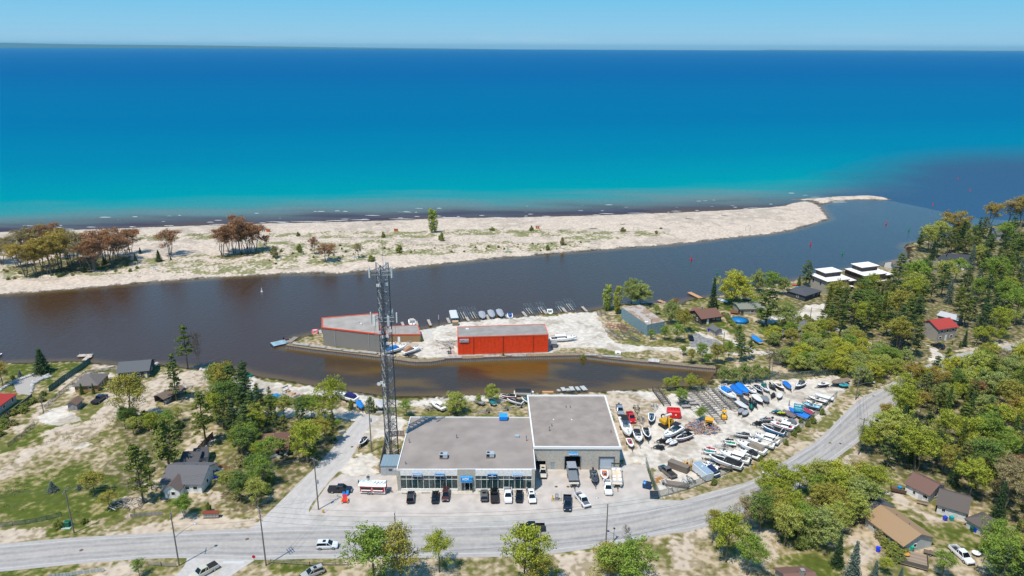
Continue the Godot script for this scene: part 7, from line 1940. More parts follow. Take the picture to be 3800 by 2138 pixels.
	B.call("tarp", U(-75,-210.3), U(-70.8,-206.9), "boat under a pleated light blue cover at the left of the bank row", {"cover": "1b8fd4", "ridge": .5})
	B.call("tarp", U(-63.8,-207.7), U(-60.4,-204.4), "boat under a green cover in the bank hedge", {"cover": "107a58", "ridge": .5})
	B.call("tarp", U(-47.5,-205.6), U(-45.5,-201), "boat under a crumpled blue tarpaulin by the gravel track", {"cover": "1686e0"})
	B.call("tarp", U(-41.6,-206.2), U(-39.4,-200.9), "boat under a grey white tarpaulin left of the tower", {"cover": "c8c8ca", "ridge": .7})
	B.call("tarp", U(-5.2,-204.7), U(-6.8,-207.4), "small boat under a teal cover beneath the feathery willow", {"cover": "18808a", "ridge": .6})
	B.call("tarp", U(-8.6,-205), U(-11.5,-207.3), "small upturned grey boat on the south bank", {"cover": "8e9498", "ridge": .3})
	B.call("cuddy", U(-86.7,-225.6), U(-91.9,-227.1), "white boat with green cover moored at the left bank", {"trailer": false, "y": -.9, "soft": "0c6a5c"})
	B.call("open", U(-89,-219.8), U(-90.8,-224.3), "white boat with blue rim beside the green covered one", {"hull": "2a3a8c", "inner": "dcdcd8", "trailer": false})
	B.call("cruiser", U(-45.6,-244.7), U(-38.6,-249.7), "white cruiser with blue tarp beside the block boathouse", {"cover": "1479c4", "hump": .5})
	B.call("cruiser", U(-39.1,-243.7), U(-33.7,-248.8), "white boat with tan canvas on the gravel point", {"soft": "a57a5e"})
	B.call("open", U(-77.6,-270.2), U(-76,-263.7), "small red runabout moored left of the block boathouse", {"trailer": false, "y": -1.0, "deck": "d8504a", "hull": "c8c8c8", "inner": "e0807a"})
	B.call("cruiser", U(-41,-281.7), U(-39.6,-273.7), "white cruiser moored behind the annex", {"trailer": false, "y": -1.2, "soft": "b8b0a4"})
	B.call("bow", U(-.9,-289.3), U(-.6,-282.6), "white boat with blue cover moored among the lifts", {"trailer": false, "y": -1.0, "cover": "1460b0", "hump": .0})
	B.call("open", U(16,-294.6), U(16.1,-287.6), "white boat moored between the empty lifts", {"trailer": false, "y": -1.0})
	B.call("cruiser", U(14.4,-257.7), U(24.8,-259.1), "long white workboat with wheelhouse right of the orange shed", {"cabin": "eef0f0", "trailer": false, "lift": .3, "inner": "5a6068", "beam": 2.9})
	for q in [[U(-12.7,-288.7), U(-11.6,-280.1), "left of three boats under grey covers on lifts"], [U(-9.1,-290.3), U(-7.7,-281.3), "middle of three boats under grey covers on lifts"], [U(-5.5,-291.3), U(-4.1,-282.1), "right of three boats under grey covers on lifts"]]:
		boat("tarp", q[0], q[1], q[2], {"trailer": false, "y": -.4, "cover": "a9adb4", "ridge": .6, "beam": 2.6, "hull": "1e2a4c"})
	B.call("tarp", U(93.2,-255.2), U(91.6,-261.3), "boat under a bright blue tarpaulin by the cottage track", {"cover": "1a8ae6", "ridge": .6})
	B.call("open", U(107.8,-261.3), U(106.9,-263), "white dinghy on the grass before the tiny cottage", {"trailer": false, "inner": "e8e8e8"})
	B.call("open", U(-107.9,-206.5), U(-107.1,-208.9), "white dinghy with red tip beside the carport", {"trailer": false, "inner": "d8d8dc", "stripe": "d02838"})
	B.call("open", U(-185.7,-243.9), U(-184.6,-245.2), "white boat with blue rim moored at the left edge", {"trailer": false, "y": -1.0, "hull": "2c50a0"})
	for q in [[U(91.5,-307.6), U(94,-302.3)]]: boat("tarp", q[0], q[1], "upturned white dinghy on the riverside lawn", {"trailer": false, "cover": "eceeee", "ridge": .4, "depth": .5})
	B.call("open", U(-19.5, -164.5), U(-26.0, -164.2), "silver boat on show behind the left showroom windows", {"hull": "9aa4a8"})
	B.call("open", U(-13.8, -164.2), U(-19.0, -163.6), "red boat on show behind the left showroom windows", {"hull": "8c1424", "deck": "7a1420"})
	B.call("open", U(.6, -164.2), U(-6.8, -163.8), "white boat on show behind the right showroom windows", {"hull": "dfe4e6"})
	for q in [[U(38.6,-205.5), U(38.1,-199.3), "2c2d30", "empty black boat trailer at the back of the yard"], [U(38.6,-198), U(38.7,-193.1), "8d9196", "empty galvanised trailer beside the red pickup"], [U(44.6,-206.2), U(43.8,-201.6), "d9dce0", "empty white trailer with bunks behind the teal boat"], [U(39.1,-164), U(40.6,-159.1), "7d8288", "empty galvanised trailer in the fenced corner"], [U(44.5,-161.3), U(44.2,-165.4), "dfe2e4", "empty white trailer with arched frame by the fence"], [U(46.5,-162.5), U(45.4,-166.1), "5a6a74", "empty dark trailer loaded with frames by the fence"], [U(-.2,-203.4), U(-4.6,-202), "b9bcc0", "long aluminium trailer behind the showroom"], [U(4,-205.1), U(-.3,-204), "dfe0e2", "white trailer behind the showroom"], [U(-5.7,-201.8), U(-11.1,-199.6), "a8abb0", "aluminium trailer left of the long one"], [U(-20.6,-247), U(-27.6,-245.8), "dfe0e2", "white tandem trailer left of the orange shed"], [U(-21.2,-250.8), U(-26.6,-249.6), "4a4c50", "dark trailer behind the white tandem trailer"], [U(56.3,-171.9), U(51.6,-174.7), "3a3a3e", "long black trailer under the longest boat"], [U(-24,-201.7), U(-27.4,-204.9), "8a9096", "small trailer beside the cabin fishing boat"], [U(60.4,-180.2), U(56.1,-181.3), "c8ccd0", "white trailer tongue left of the cruisers"], [U(-37.7,-244.7), U(-33.8,-242.2), "44506a", "blue trailer under the tan topped boat"]]:
		empty_trailer(q[0], q[1], q[2], q[3])
# ================================================================ poles, fences, docks and everything small
var pole_top := {}
func pole(key: String, x: float, z: float, h: float, label: String, opt := {}) -> void:
	var t := thing("utility_pole", label, "utility pole", V(x, 0, z))
	var wood := mat(lin(.24, .21, .18), .9, 0, "fine", .8)
	var p := MB.new(); p.tube([V(0, -.3, 0), V(0, h, 0)], .17, .11, 8)
	obj("post", p, wood, t)
	pole_top[key] = V(x, h, z)
	var dir: float = opt.get("dir", .0)
	for k in opt.get("arms", 1):
		var d := V(cos(dir), 0, sin(dir)) * 1.1
		var a := MB.new(); a.bar(V(0, h - .5 - k * 1.1, 0) - d, V(0, h - .5 - k * 1.1, 0) + d, .1, .12)
		var ao := obj("crossarm", a, wood, t)
		for s in [-1.0, -.4, .4, 1.0]:
			var i := MB.new(); i.cyl(V(0, h - .33 - k * 1.1, 0) + d * s, .06, .22, 6)
			obj("insulator", i, mat("b8bcc0", .3), ao)
	if opt.has("can"):
		var c := MB.new(); c.cyl(V(.35, h - opt.can, 0), .26, .9, 10); c.cyl(V(.35, h - opt.can + .5, 0), .1, .2, 6)
		obj("transformer", c, mat("a8acb0", .5, .3), t)
	if opt.has("lamp"):
		var q: Vector3 = opt.lamp   
		var a := MB.new(); a.tube([V(0, h + q.y - .9, 0), V(q.x * .5, h + q.y - .15, q.z * .5), V(q.x, h + q.y, q.z)], .05, .04, 6)
		obj("lamp_arm", a, mat("9a9ea2", .4, .6), t)
		var l := MB.new(); l.ball(V(q.x, h + q.y - .05, q.z), V(.38, .13, .38), 8)
		obj("lamp_head", l, mat("c8ccd0", .4, .3), t)
func wires(a: String, b: String, offs: Array, label: String) -> void:
	var A: Vector3 = pole_top[a]; var B: Vector3 = pole_top[b]
	var t := thing("overhead_wires", label, "power line", (A + B) * .5)
	var sd2 := (B - A).cross(Vector3.UP).normalized()
	for o in offs:
		var w := MB.new()
		var p: Vector3 = A + sd2 * o[0] + V(0, o[1], 0); var q: Vector3 = B + sd2 * o[0] + V(0, o[1], 0)
		var pts := []
		for i in 9:
			var s := i / 8.0
			pts.append(p.lerp(q, s) - V(0, 4.0 * s * (1 - s) * p.distance_to(q) * .018, 0) - t.position)
		w.tube(pts, .022, .022, 4, false)
		obj("wire", w, mat(lin(.09), .6), t)
func chain_fence(label: String, p: PackedVector2Array, h: float, gap := 3.0, dark := false) -> void:
	var t := thing("chain_link_fence", label, "fence")
	var m := mat("3a4440" if dark else "9aa4a4", .5, .5)
	var fm := StandardMaterial3D.new()
	fm.albedo_color = Color(.34, .42, .40, .3); fm.transparency = BaseMaterial3D.TRANSPARENCY_ALPHA; fm.roughness = .7
	var pm := MB.new(); pm.tube([V(0, -.1, 0), V(0, h + .05, 0)], .045, .045, 5)
	var post := pm.mesh()
	for i in p.size() - 1:
		var L := p[i].distance_to(p[i + 1])
		var n := int(max(1, round(L / gap)))
		for k in n + (1 if i == p.size() - 2 else 0):
			var c := p[i].lerp(p[i + 1], k / float(n))
			var o := obj("post", post, m, t); o.position = v3(c)
		var r := MB.new(); r.bar(v3(p[i], h), v3(p[i + 1], h), .05)
		obj("top_rail", r, m, t)
		var f := MB.new(); f.box((v3(p[i]) + v3(p[i + 1])) * .5 + V(0, h * .5, 0), V(L, h, .012), Basis(Vector3.UP, -atan2(p[i + 1].y - p[i].y, p[i + 1].x - p[i].x)))
		obj("mesh_panel", f, fm, t)
func rail_fence(label: String, p: PackedVector2Array, h: float, gap: float, rails: int, col: Color, called := "rail_fence") -> void:
	var t := thing(called, label, "fence")
	var m := mat(col.linear_to_srgb(), .9, 0, "fine", .8)
	for i in p.size() - 1:
		var L := p[i].distance_to(p[i + 1])
		var n := int(max(1, round(L / gap)))
		for k in n + 1: bp("post", v3(p[i].lerp(p[i + 1], k / float(n)), h * .5), V(.13, h, .13), m, t)
		for k in n:
			for r in rails:
				var b := MB.new(); b.bar(v3(p[i].lerp(p[i + 1], k / float(n)), h * (r + .7) / rails + .03 * (k % 2)), v3(p[i].lerp(p[i + 1], (k + 1.0) / n), h * (r + .7) / rails - .02 * (k % 2)), .09, .12)
				obj("rail", b, m, t)
func dock(label: String, a: Vector2, b: Vector2, w: float, y: float, col: Color, piles := false, tilt := .0) -> void:
	var L := a.distance_to(b)
	var t := thing("dock_section", label, "dock", v3((a + b) * .5, y), heading(a, b))
	t.rotate_object_local(Vector3.RIGHT, tilt)
	var n := int(max(3, L / .62))
	var pl := MB.new(); pl.box(Vector3.ZERO, V(w, .06, L / n * .94))
	var pm := pl.mesh()
	for k in n:
		var o := obj("plank", pm, mat(Color(col.r * (.9 + .2 * ((k * 7) % 3) / 2.0), col.g * (.9 + .2 * ((k * 7) % 3) / 2.0), col.b * (.9 + .2 * ((k * 7) % 3) / 2.0)).linear_to_srgb(), .9), t)
		o.position = V(0, .2, (k + .5) * L / n - L * .5)
	for s in [-1, 1]: bp("beam", V(s * w * .46, .08, 0), V(.1, .2, L), mat(lin(.2, .19, .18), .8), t)
	if piles:
		for s in [[-1, -.45], [1, -.45], [-1, .45], [1, .45]]:
			var p := MB.new(); p.tube([V(s[0] * w * .5, -1.6, s[1] * L), V(s[0] * w * .5, 1.1, s[1] * L)], .05, .05, 6)
			obj("pile", p, mat("a0a4a8", .4, .6), t)
func boat_lift(label: String, a: Vector2, b: Vector2, canopy: String) -> void:
	var L := a.distance_to(b) + .5; var w := 2.9
	var t := thing("boat_lift", label, "boat lift", v3((a + b) * .5, -.9), heading(a, b))
	var m := mat("9fb0b4", .4, .6)
	for s in [-1, 1]:
		for z in [-.45, .45]:
			var p := MB.new(); p.tube([V(s * w * .5, -.6, z * L), V(s * w * .5, 2.5, z * L)], .06, .06, 6)
			obj("leg", p, m, t)
		var r := MB.new(); r.bar(V(s * w * .5, .4, -L * .45), V(s * w * .5, .4, L * .45), .12)
		obj("side_beam", r, m, t)
		var bk := MB.new(); bk.bar(V(s * .55, .55, -L * .4), V(s * .55, .55, L * .4), .18)
		obj("bunk", bk, mat("c8c0b4", .8), t)
	if canopy:
		var c := MB.new(); c.cbox(V(0, 2.7, 0), V(w + .3, .55, L), .4)
		obj("canopy", c, mat(canopy, .7), t)
	else:
		var c := MB.new()
		for k in 6: c.bar(V(-w * .5, 2.5, (k / 5.0 - .5) * L), V(w * .5, 2.5, (k / 5.0 - .5) * L), .05)
		for s in [-1, 0, 1]: c.bar(V(s * w * .5, 2.52, -L * .5), V(s * w * .5, 2.52, L * .5), .05)
		obj("canopy_frame", c, m, t)
func rack(label: String, a: Vector2, b: Vector2, w: float, h: float, tiers: int, col := Color(.2, .19, .19)) -> void:
	var L := a.distance_to(b)
	var t := thing("storage_rack", label, "rack", v3((a + b) * .5), heading(a, b))
	var m := mat(col.linear_to_srgb(), .7, .4)
	var n := int(max(2, L / 1.3))
	for k in tiers:
		var y: float = .15 + h * k / max(1, tiers)
		var f := MB.new()
		for s in [-1, 1]: f.bar(V(s * w * .5, y, -L * .5), V(s * w * .5, y, L * .5), .11)
		for q in n + 1: f.bar(V(-w * .5, y, (q / float(n) - .5) * L), V(w * .5, y, (q / float(n) - .5) * L), .08)
		obj("frame", f, m, t)
	if tiers > 1:
		var u := MB.new()
		for s in [-1, 1]:
			for q in n + 1: u.bar(V(s * w * .5, 0, (q / float(n) - .5) * L), V(s * w * .5, h, (q / float(n) - .5) * L), .1)
		obj("upright", u, m, t)
func person(at: Vector2, turn: float, shirt: Color, pants: Color, hair: Color, label: String, stride := .0) -> void:
	var J := []    
	var skin := Color(.5, .3, .2)
	for s in [-1, 1]:
		var st: float = stride * s
		J.append([V(s * .10, .92, 0), V(s * .11, .5, st * .6), .095, .065, pants])
		J.append([V(s * .11, .5, st * .6), V(s * .12, .08, st), .065, .045, pants])
		J.append([V(s * .12, .05, st - .05), V(s * .13, .04, st + .17), .05, .04, Color(.03, .03, .03)])
		J.append([V(s * .19, 1.42, 0), V(s * .26, 1.14, -st * .4), .06, .045, shirt])
		J.append([V(s * .26, 1.14, -st * .4), V(s * .26, .9, .1 - st * .6), .042, .03, skin])
		J.append([V(s * .26, .9, .1 - st * .6), V(s * .255, .83, .12 - st * .6), .036, .034, skin])
	J.append([V(0, .95, 0), V(0, 1.12, 0), .145, .13, pants])
	J.append([V(0, 1.1, 0), V(0, 1.36, 0), .135, .165, shirt])
	J.append([V(-.13, 1.42, 0), V(.13, 1.42, 0), .075, .075, shirt])
	J.append([V(0, 1.45, 0), V(0, 1.56, .01), .055, .05, skin])
	J.append([V(0, 1.6, .02), V(0, 1.67, .01), .085, .095, skin])
	J.append([V(0, 1.61, .1), V(0, 1.585, .118), .016, .02, skin])
	J.append([V(0, 1.69, -.025), V(0, 1.71, .0), .1, .095, hair])
	for s in [-1, 1]: J.append([V(s * .095, 1.63, .0), V(s * .1, 1.65, .0), .02, .022, skin])
	var cs := .034
	var o := V(-.42, -.03, -.5)
	var nx := 25; var ny := 56; var nz := 30
	var val := PackedFloat32Array(); val.resize(nx * ny * nz); val.fill(.2)
	for b in J:
		var R: float = max(b[2], b[3]) + .09
		var lo: Vector3 = ((b[0].min(b[1]) - Vector3.ONE * R - o) / cs).floor(); var hi: Vector3 = ((b[0].max(b[1]) + Vector3.ONE * R - o) / cs).ceil()
		var ab: Vector3 = b[1] - b[0]
		var l2 := ab.length_squared()
		for j in range(max(0, int(lo.y)), min(ny, int(hi.y) + 1)):
			for k in range(max(0, int(lo.z)), min(nz, int(hi.z) + 1)):
				for i in range(max(0, int(lo.x)), min(nx, int(hi.x) + 1)):
					var p := o + V(i, j, k) * cs
					var q := clampf((p - b[0]).dot(ab) / l2, 0, 1)
					var d: float = p.distance_to(b[0] + ab * q) - lerpf(b[2], b[3], q)
					var id := (j * nz + k) * nx + i
					var e := val[id]
					var h: float = max(.03 - absf(d - e), .0) / .03
					val[id] = min(d, e) - h * h * .0075
	var vid := {}; var vp := []; var vc := []
	for j in ny - 1:
		for k in nz - 1:
			for i in nx - 1:
				var c := Vector3.ZERO; var n := 0
				var base := (j * nz + k) * nx + i
				var f0 := val[base]
				var mixd := false
				var cv := [f0, val[base + 1], val[base + nx], val[base + nx + 1], val[base + nx * nz], val[base + nx * nz + 1], val[base + nx * nz + nx], val[base + nx * nz + nx + 1]]
				for q in 8:
					if (cv[q] < 0) != (f0 < 0): mixd = true
				if not mixd: continue
				for e in [[0, 1], [2, 3], [4, 5], [6, 7], [0, 2], [1, 3], [4, 6], [5, 7], [0, 4], [1, 5], [2, 6], [3, 7]]:
					var fa: float = cv[e[0]]; var fb: float = cv[e[1]]
					if (fa < 0) == (fb < 0): continue
					var u := fa / (fa - fb)
					c += V(e[0] & 1, (e[0] >> 2) & 1, (e[0] >> 1) & 1).lerp(V(e[1] & 1, (e[1] >> 2) & 1, (e[1] >> 1) & 1), u); n += 1
				vid[base] = vp.size()
				var P := o + (V(i, j, k) + c / n) * cs
				vp.append(P)
				var best := 1e9; var bc := skin
				for b in J:
					var ab: Vector3 = b[1] - b[0]
					var q := clampf((P - b[0]).dot(ab) / ab.length_squared(), 0, 1)
					var d: float = P.distance_to(b[0] + ab * q) - lerpf(b[2], b[3], q)
					if d < best: best = d; bc = b[4]
				vc.append(bc)
	var nn := []
	nn.resize(vp.size()); nn.fill(Vector3.ZERO)
	var quads := []
	for base in vid:
		var i: int = base % nx; var k: int = (base / nx) % nz; var j: int = base / (nx * nz)
		for ax in 3:
			var st: int = [1, nx * nz, nx][ax]
			if (val[base] < 0) == (val[base + st] < 0): continue
			var d1: int = [nx * nz, nx, 1][ax]; var d2: int = [nx, 1, nx * nz][ax]
			if not (vid.has(base - d1) and vid.has(base - d2) and vid.has(base - d1 - d2)): continue
			var q := [vid[base], vid[base - d1], vid[base - d1 - d2], vid[base - d2]]
			if val[base] < 0: q = [q[0], q[3], q[2], q[1]]
			quads.append(q)
			var nv: Vector3 = (vp[q[2]] - vp[q[0]]).cross(vp[q[3]] - vp[q[1]])
			for e in q: nn[e] += nv
	var flip := 1.0
	var chk := .0
	for e in vp.size(): chk += nn[e].dot(V(vp[e].x, 0, vp[e].z))
	if chk < 0: flip = -1.0
	var mb := MB.new(); mb.use_c = true
	for q in quads:
		for tr in ([[0, 1, 2], [0, 2, 3]] if flip > 0 else [[0, 2, 1], [0, 3, 2]]):
			mb.col = vc[q[tr[0]]]
			mb.tri_n(vp[q[tr[0]]], vp[q[tr[1]]], vp[q[tr[2]]], nn[q[tr[0]]].normalized() * flip, nn[q[tr[1]]].normalized() * flip, nn[q[tr[2]]].normalized() * flip)
	mb.col = skin
	for s in [-1, 1]:
		var st: float = stride * s
		for f in 4: mb.tube([V(s * .255, .82, .095 + f * .018 - st * .6), V(s * .25, .775 + .006 * absf(f - 1.5), .1 + f * .018 - st * .6), V(s * .235, .745, .105 + f * .017 - st * .6)], .009, .007, 5)
		mb.tube([V(s * .25, .86, .15 - st * .6), V(s * .235, .82, .18 - st * .6), V(s * .22, .79, .18 - st * .6)], .01, .008, 5)
	var m := obj("person", mb, vmat(.8, "p"))
	m.position = v3(at, .05); m.rotation.y = turn
	tag(m, label, "person")
func blob(mb: MB, at: Vector3, r: Vector3, sd3: int) -> void:
	var g := RandomNumberGenerator.new(); g.seed = sd3
	var b := Basis(Vector3.UP, g.randf() * TAU)
	var lo := []; var mi := []; var up := []
	for k in 6:
		var a := TAU * k / 6
		lo.append(at + b * (V(cos(a), -.6, sin(a)) * r * g.randf_range(.85, 1.0)))
		mi.append(at + b * (V(cos(a), .2, sin(a)) * r * V(g.randf_range(.85, 1.1), 1, g.randf_range(.85, 1.1))))
		up.append(at + b * (V(cos(a) * .55, .85 * g.randf_range(.8, 1.1), sin(a) * .55) * r))
	for i in 6:
		var j := (i + 1) % 6
		mb.quad(lo[j], lo[i], mi[i], mi[j]); mb.quad(mi[j], mi[i], up[i], up[j])
	for i in range(1, 5): mb.tri(up[0], up[i + 1], up[i])
const ORD := ["first", "second", "third", "fourth", "fifth", "sixth", "seventh", "eighth", "ninth", "tenth", "eleventh", "twelfth"]
func by_x(l: Array) -> Array:
	l.sort_custom(func(a, b): return a[0] < b[0])
	return l
func build_misc() -> void:
	var i := 0
	pole("p0", -150.0, -139.0, 12.0, "utility pole out of frame on the left", {"arms": 1, "dir": 1.4})
	pole("p1", -99.8,-142,11.5, "utility pole beside the green box on the lawn", {"arms": 1, "dir": 1.5})
	pole("p2", -71.1,-131.1,13.2, "utility pole with street lamp at the south corner of the junction", {"arms": 1, "dir": 1.3, "lamp": V(3.0, -5.2, -3.6)})
	pole("p3", -52.5,-131.2,14.6, "utility pole with double crossarms by the rail fence", {"arms": 3, "dir": .9})
	pole("p4", -46.3,-151.3,14.2, "utility pole with transformer on the grass corner of the side street", {"arms": 1, "dir": .6, "can": 6.5})
	pole("p5", -38.4,-177.9,15.7, "utility pole with lamp halfway up the side street", {"arms": 4, "dir": .2, "can": 6.0, "lamp": V(-.3, 1.1, .5)})
	pole("p6", -24.4,-131.5,13.1, "utility pole behind the large bottom tree", {"arms": 1, "dir": 1.5})
	pole("p7", 21,-137.1,11.7, "utility pole with small lamp across from the workshop", {"arms": 0, "lamp": V(-2.2, .4, -1.8)})
	pole("p8", 63.4,-152.9,9.8, "utility pole at the left of the road bend grove", {"arms": 1, "dir": 1.2, "can": 2.2, "lamp": V(-2.6, -1.2, -2.0)})
	pole("p9", 95.1,-177.4,11.2, "leaning looking pole with long lamp arm at the right verge", {"arms": 1, "dir": .7, "lamp": V(-5.0, -2.2, -2.5)})
	pole("p10", 109,-210.5,11, "tall double wired pole at the yard's right corner", {"arms": 1, "dir": .6, "lamp": V(5.2, -5.0, -.5)})
	pole("p11", 143.6,-244.6,11.3, "utility pole with transformer at the junction by the red roofed house", {"arms": 1, "dir": .5, "can": 3.6, "lamp": V(2.6, -5.2, .5)})
	pole("p12", 184,-262.6,7.1, "utility pole in the trees right of the red roofed house", {"arms": 1, "dir": .9})
	pole("p13", 77,-248,8, "plain pole in the trees at the channel end", {"arms": 0})
	pole("p14", 53.2,-261.8,7.9, "plain pole before the blue shed gable", {"arms": 0})
	pole("p15", -141.5,-199.4,6, "plain pole at the corner of the wire fence on the left", {"arms": 0})
	pole("p16", 121.6,-281.1,5.8, "plain pole at the gravel lane to the flat roofed houses", {"arms": 0})
	var three := [[-1.0, -.2], [-.3, -.2], [.8, -.2], [.0, -2.6]]
	wires("p0", "p1", three, "wires running off the left edge above the lawn")
	wires("p1", "p4", three, "wires crossing from the lawn pole to the corner pole")
	wires("p4", "p5", [[-1.0, -.2], [1.0, -.2], [.0, -3.0]], "wires along the side street")
	wires("p3", "p4", [[-1.0, -.2], [1.0, -.2], [.2, -2.4]], "wires crossing the main road at the junction")
	wires("p2", "p3", [[.0, -3.0], [.2, -4.2]], "low wires between the two junction poles")
	wires("p3", "p6", [[-1.0, -.2], [1.0, -.2], [.0, -2.0], [.2, -3.2]], "wires over the road in front of the showroom")
	wires("p6", "p7", [[-.6, -.4], [.6, -.4], [.0, -2.4]], "wires over the road below the forecourt")
	wires("p7", "p8", [[-.6, -.4], [.6, -.4], [.0, -3.0]], "wires over the beginning of the road bend")
	wires("p8", "p9", [[-.8, -.2], [.8, -.2], [.0, -3.2]], "wires along the right verge of the bend")
	wires("p9", "p10", [[-.9, -.2], [.9, -.2], [.0, -3.4]], "wires crossing the bend to the yard corner")
	wires("p10", "p11", [[-.9, -.2], [.9, -.2], [.0, -3.4]], "wires from the yard corner to the junction")
	wires("p11", "p12", [[-.9, -.2], [.9, -.2]], "wires past the red roofed house")
	wires("p13", "p14", [[.0, -.2]], "single wire to the blue shed")
	var t := thing("street_lamp", "small dark street lamp at the road below the workshop", "street lamp", v3(U(23.2,-140.2)))
	var mb := MB.new(); mb.tube([Vector3.ZERO, V(0, 3.0, 0)], .06, .05, 6)
	obj("post", mb, mat("3c4046", .5, .4), t)
	mb = MB.new(); mb.ball(V(0, 3.15, 0), V(.28, .2, .28), 8); obj("lamp_head", mb, mat("4a5058", .4), t)
	chain_fence("chain link fence along the road side of the boat yard", pv([36,-172.6,35.9,-163.9,36.6,-156.7,44,-159.9,51.1,-164.2,57.1,-168.2,64.6,-174.1,71,-179.3,76.7,-184,85.6,-192.7,93.2,-200.7,103.7,-212.2]), 2.1)
	chain_fence("chain link fence behind the back row of boats", pv([73.1,-220.6,85.9,-224.7,100.3,-227.4,113,-229.7,114,-225.6]), 2.1)
	chain_fence("low dark wire fence along the sandy lane on the left", pv([-142.7,-202,-143.7,-211.4,-143.9,-219,-144,-227.1,-135.1,-231.2]), 1.3, 2.5, true)
	chain_fence("low wire fence across the bottom of the sandy yard", pv([-139.4,-179.7,-139.1,-185.1,-139.7,-192.1]), 1.2, 2.5, true)
	chain_fence("low wire fence along the left road verge", pv([-118,-144,-112.8,-145.1,-108.8,-146.7,-106.2,-148.2]), 1.2, 2.5, true)
	chain_fence("low garden fence beside the bungalow lawn", pv([71.8,-284.9,73.4,-278.4,75.3,-273.5,77.9,-270.8]), 1.2, 2.0, true)
	board_fence("green_board_fence", "dark green board fence stepping down to the river", pv([-148.4,-213.7,-148.4,-222.8,-147.7,-231.1,-147.8,-237]), 2.0, lin(.06, .15, .13).srgb_to_linear(), .8, "fence")
	board_fence("grey_board_fence", "weathered grey board fence along the red roofed cottage", pv([-151.2,-191.4,-150.3,-200,-150.7,-208.9]), 1.8, Color(.2, .18, .16), .8, "fence")
	board_fence("brown_board_fence", "brown board fence at the top of the two track drive", pv([-84.9,-185.7,-85.5,-181.3,-85.9,-175.8]), 1.7, Color(.2, .12, .08), .7, "fence")
	board_fence("cedar_fence", "orange cedar fence behind the white cottage", pv([-82.9,-170.3,-78,-168.9,-73.3,-167.4]), 1.8, Color(.42, .22, .1), .5, "fence")
	board_fence("picket_fence", "grey picket fence on the verge left of the mailboxes", pv([-89.9,-147.9,-86.4,-148.6,-82.8,-149]), .9, Color(.38, .35, .31), .45, "fence")
	board_fence("picket_fence", "white picket fence corner at the bottom left edge", pv([-96.8,-127.1,-94.5,-127.4,-86.1,-129.3]), .9, Color(.6, .6, .6), .6, "fence")
	rail_fence("grey split rail fence on the grass at the bottom", pv([-51.7,-132,-43.1,-131.2,-34.9,-131.3]), 1.0, 3.0, 2, Color(.32, .28, .24))
	rail_fence("split rail fence beside the junction pole", pv([-77.8,-131.2,-74.8,-130.9,-71.5,-130.6]), 1.0, 2.5, 3, Color(.36, .33, .3))
	for q in [[pv([115.2,-216.9,119.7,-219.2,123.6,-221.3]), "galvanised guard rail at the yard's right corner"], [pv([124,-221.4,129.8,-225.7,136.8,-231.5]), "guard rail along the road before the junction"], [pv([137.2,-240.6,137.5,-237.2,138.1,-234.1]), "dark guard rail at the junction mouth"], [pv([163.9,-237.4,172.8,-240.9,185.1,-245]), "guard rail on the right bend by the wood"]]:
		rail_fence(q[1], q[0], .75, 2.6, 1, Color(.45, .45, .44), "guard_rail")
	for q in by_x([[-81.6,-254.2, -75.2,-252.5], [-74.8,-252.1, -68.5,-250.5], [-68.2,-250, -62,-248.4], [-61.6,-248, -55.3,-246.4], [-55,-246.8, -48.6,-245.3], [-47.8,-244.2, -41.8,-242.7], [-24.1,-241.5, -17.8,-242.1], [-10.2,-242.8, -3.9,-243.4], [-2.3,-244.2, 5.2,-244.4], [.1,-243.6, 5.1,-243.7], [26.5,-244.8, 31.1,-244.6], [32.5,-243.9, 39.3,-242.7]]):
		i += 1
		dock(ORD[i - 1] + " grey dock section from the left along the sheet pile wall", U(q[0], q[1]), U(q[2], q[3]), 1.5, .25, Color(.36, .35, .33))
	dock("dock section lying at the tip of the point", U(-83.7,-255.2), U(-82.3,-260.8), 2.0, .1, Color(.26, .22, .18))
	dock("white dock slab tipped over the sheet pile wall", U(48.4,-239.7), U(52.2,-238.9), 2.6, .4, Color(.5, .49, .48))
	i = 0
	for q in by_x([[-26.6,-283.9, -25.2,-278.1], [-18.9,-285.1, -17.4,-280], [-10.6,-287.8, -9.5,-282.2], [-2.3,-287.9, -1.7,-284.2], [4.5,-291.8, 6,-286.1], [13.4,-293.9, 14.7,-288.1], [21.7,-297.1, 23.2,-290.1], [30.2,-298.5, 31.7,-292.1], [-34.3,-281.9, -32.5,-275.1], [-44.6,-278.9, -43.5,-275], [-39.1,-280.1, -37.9,-275.1], [-75.6,-269.8, -73.6,-264]]):
		i += 1
		dock(ORD[i - 1] + " grey finger dock from the left on the point's river side", U(q[0], q[1]), U(q[2], q[3]), 1.1, -.5, Color(.42, .38, .34), true)
	for q in [[-21.3,-291.5, -19,-282.5, "", "empty boat lift frame left in the row"], [-17.3,-291.6, -15.1,-282.9, "", "second empty boat lift frame"], [6.3,-296.6, 8.3,-288.8, "", "third empty boat lift frame"], [11.6,-298.2, 13.3,-289.6, "", "fourth empty boat lift frame"], [20.2,-299.1, 21.6,-291.6, "", "fifth empty boat lift frame"], [24,-302.5, 25.7,-293.2, "", "rightmost and largest empty boat lift frame"], [-24.5,-286.9, -23.1,-278.8, "c6cad0", "boat lift with pale grey canopy at the left of the row"]]:
		boat_lift(q[5], U(q[0], q[1]), U(q[2], q[3]), q[4])
	i = 0
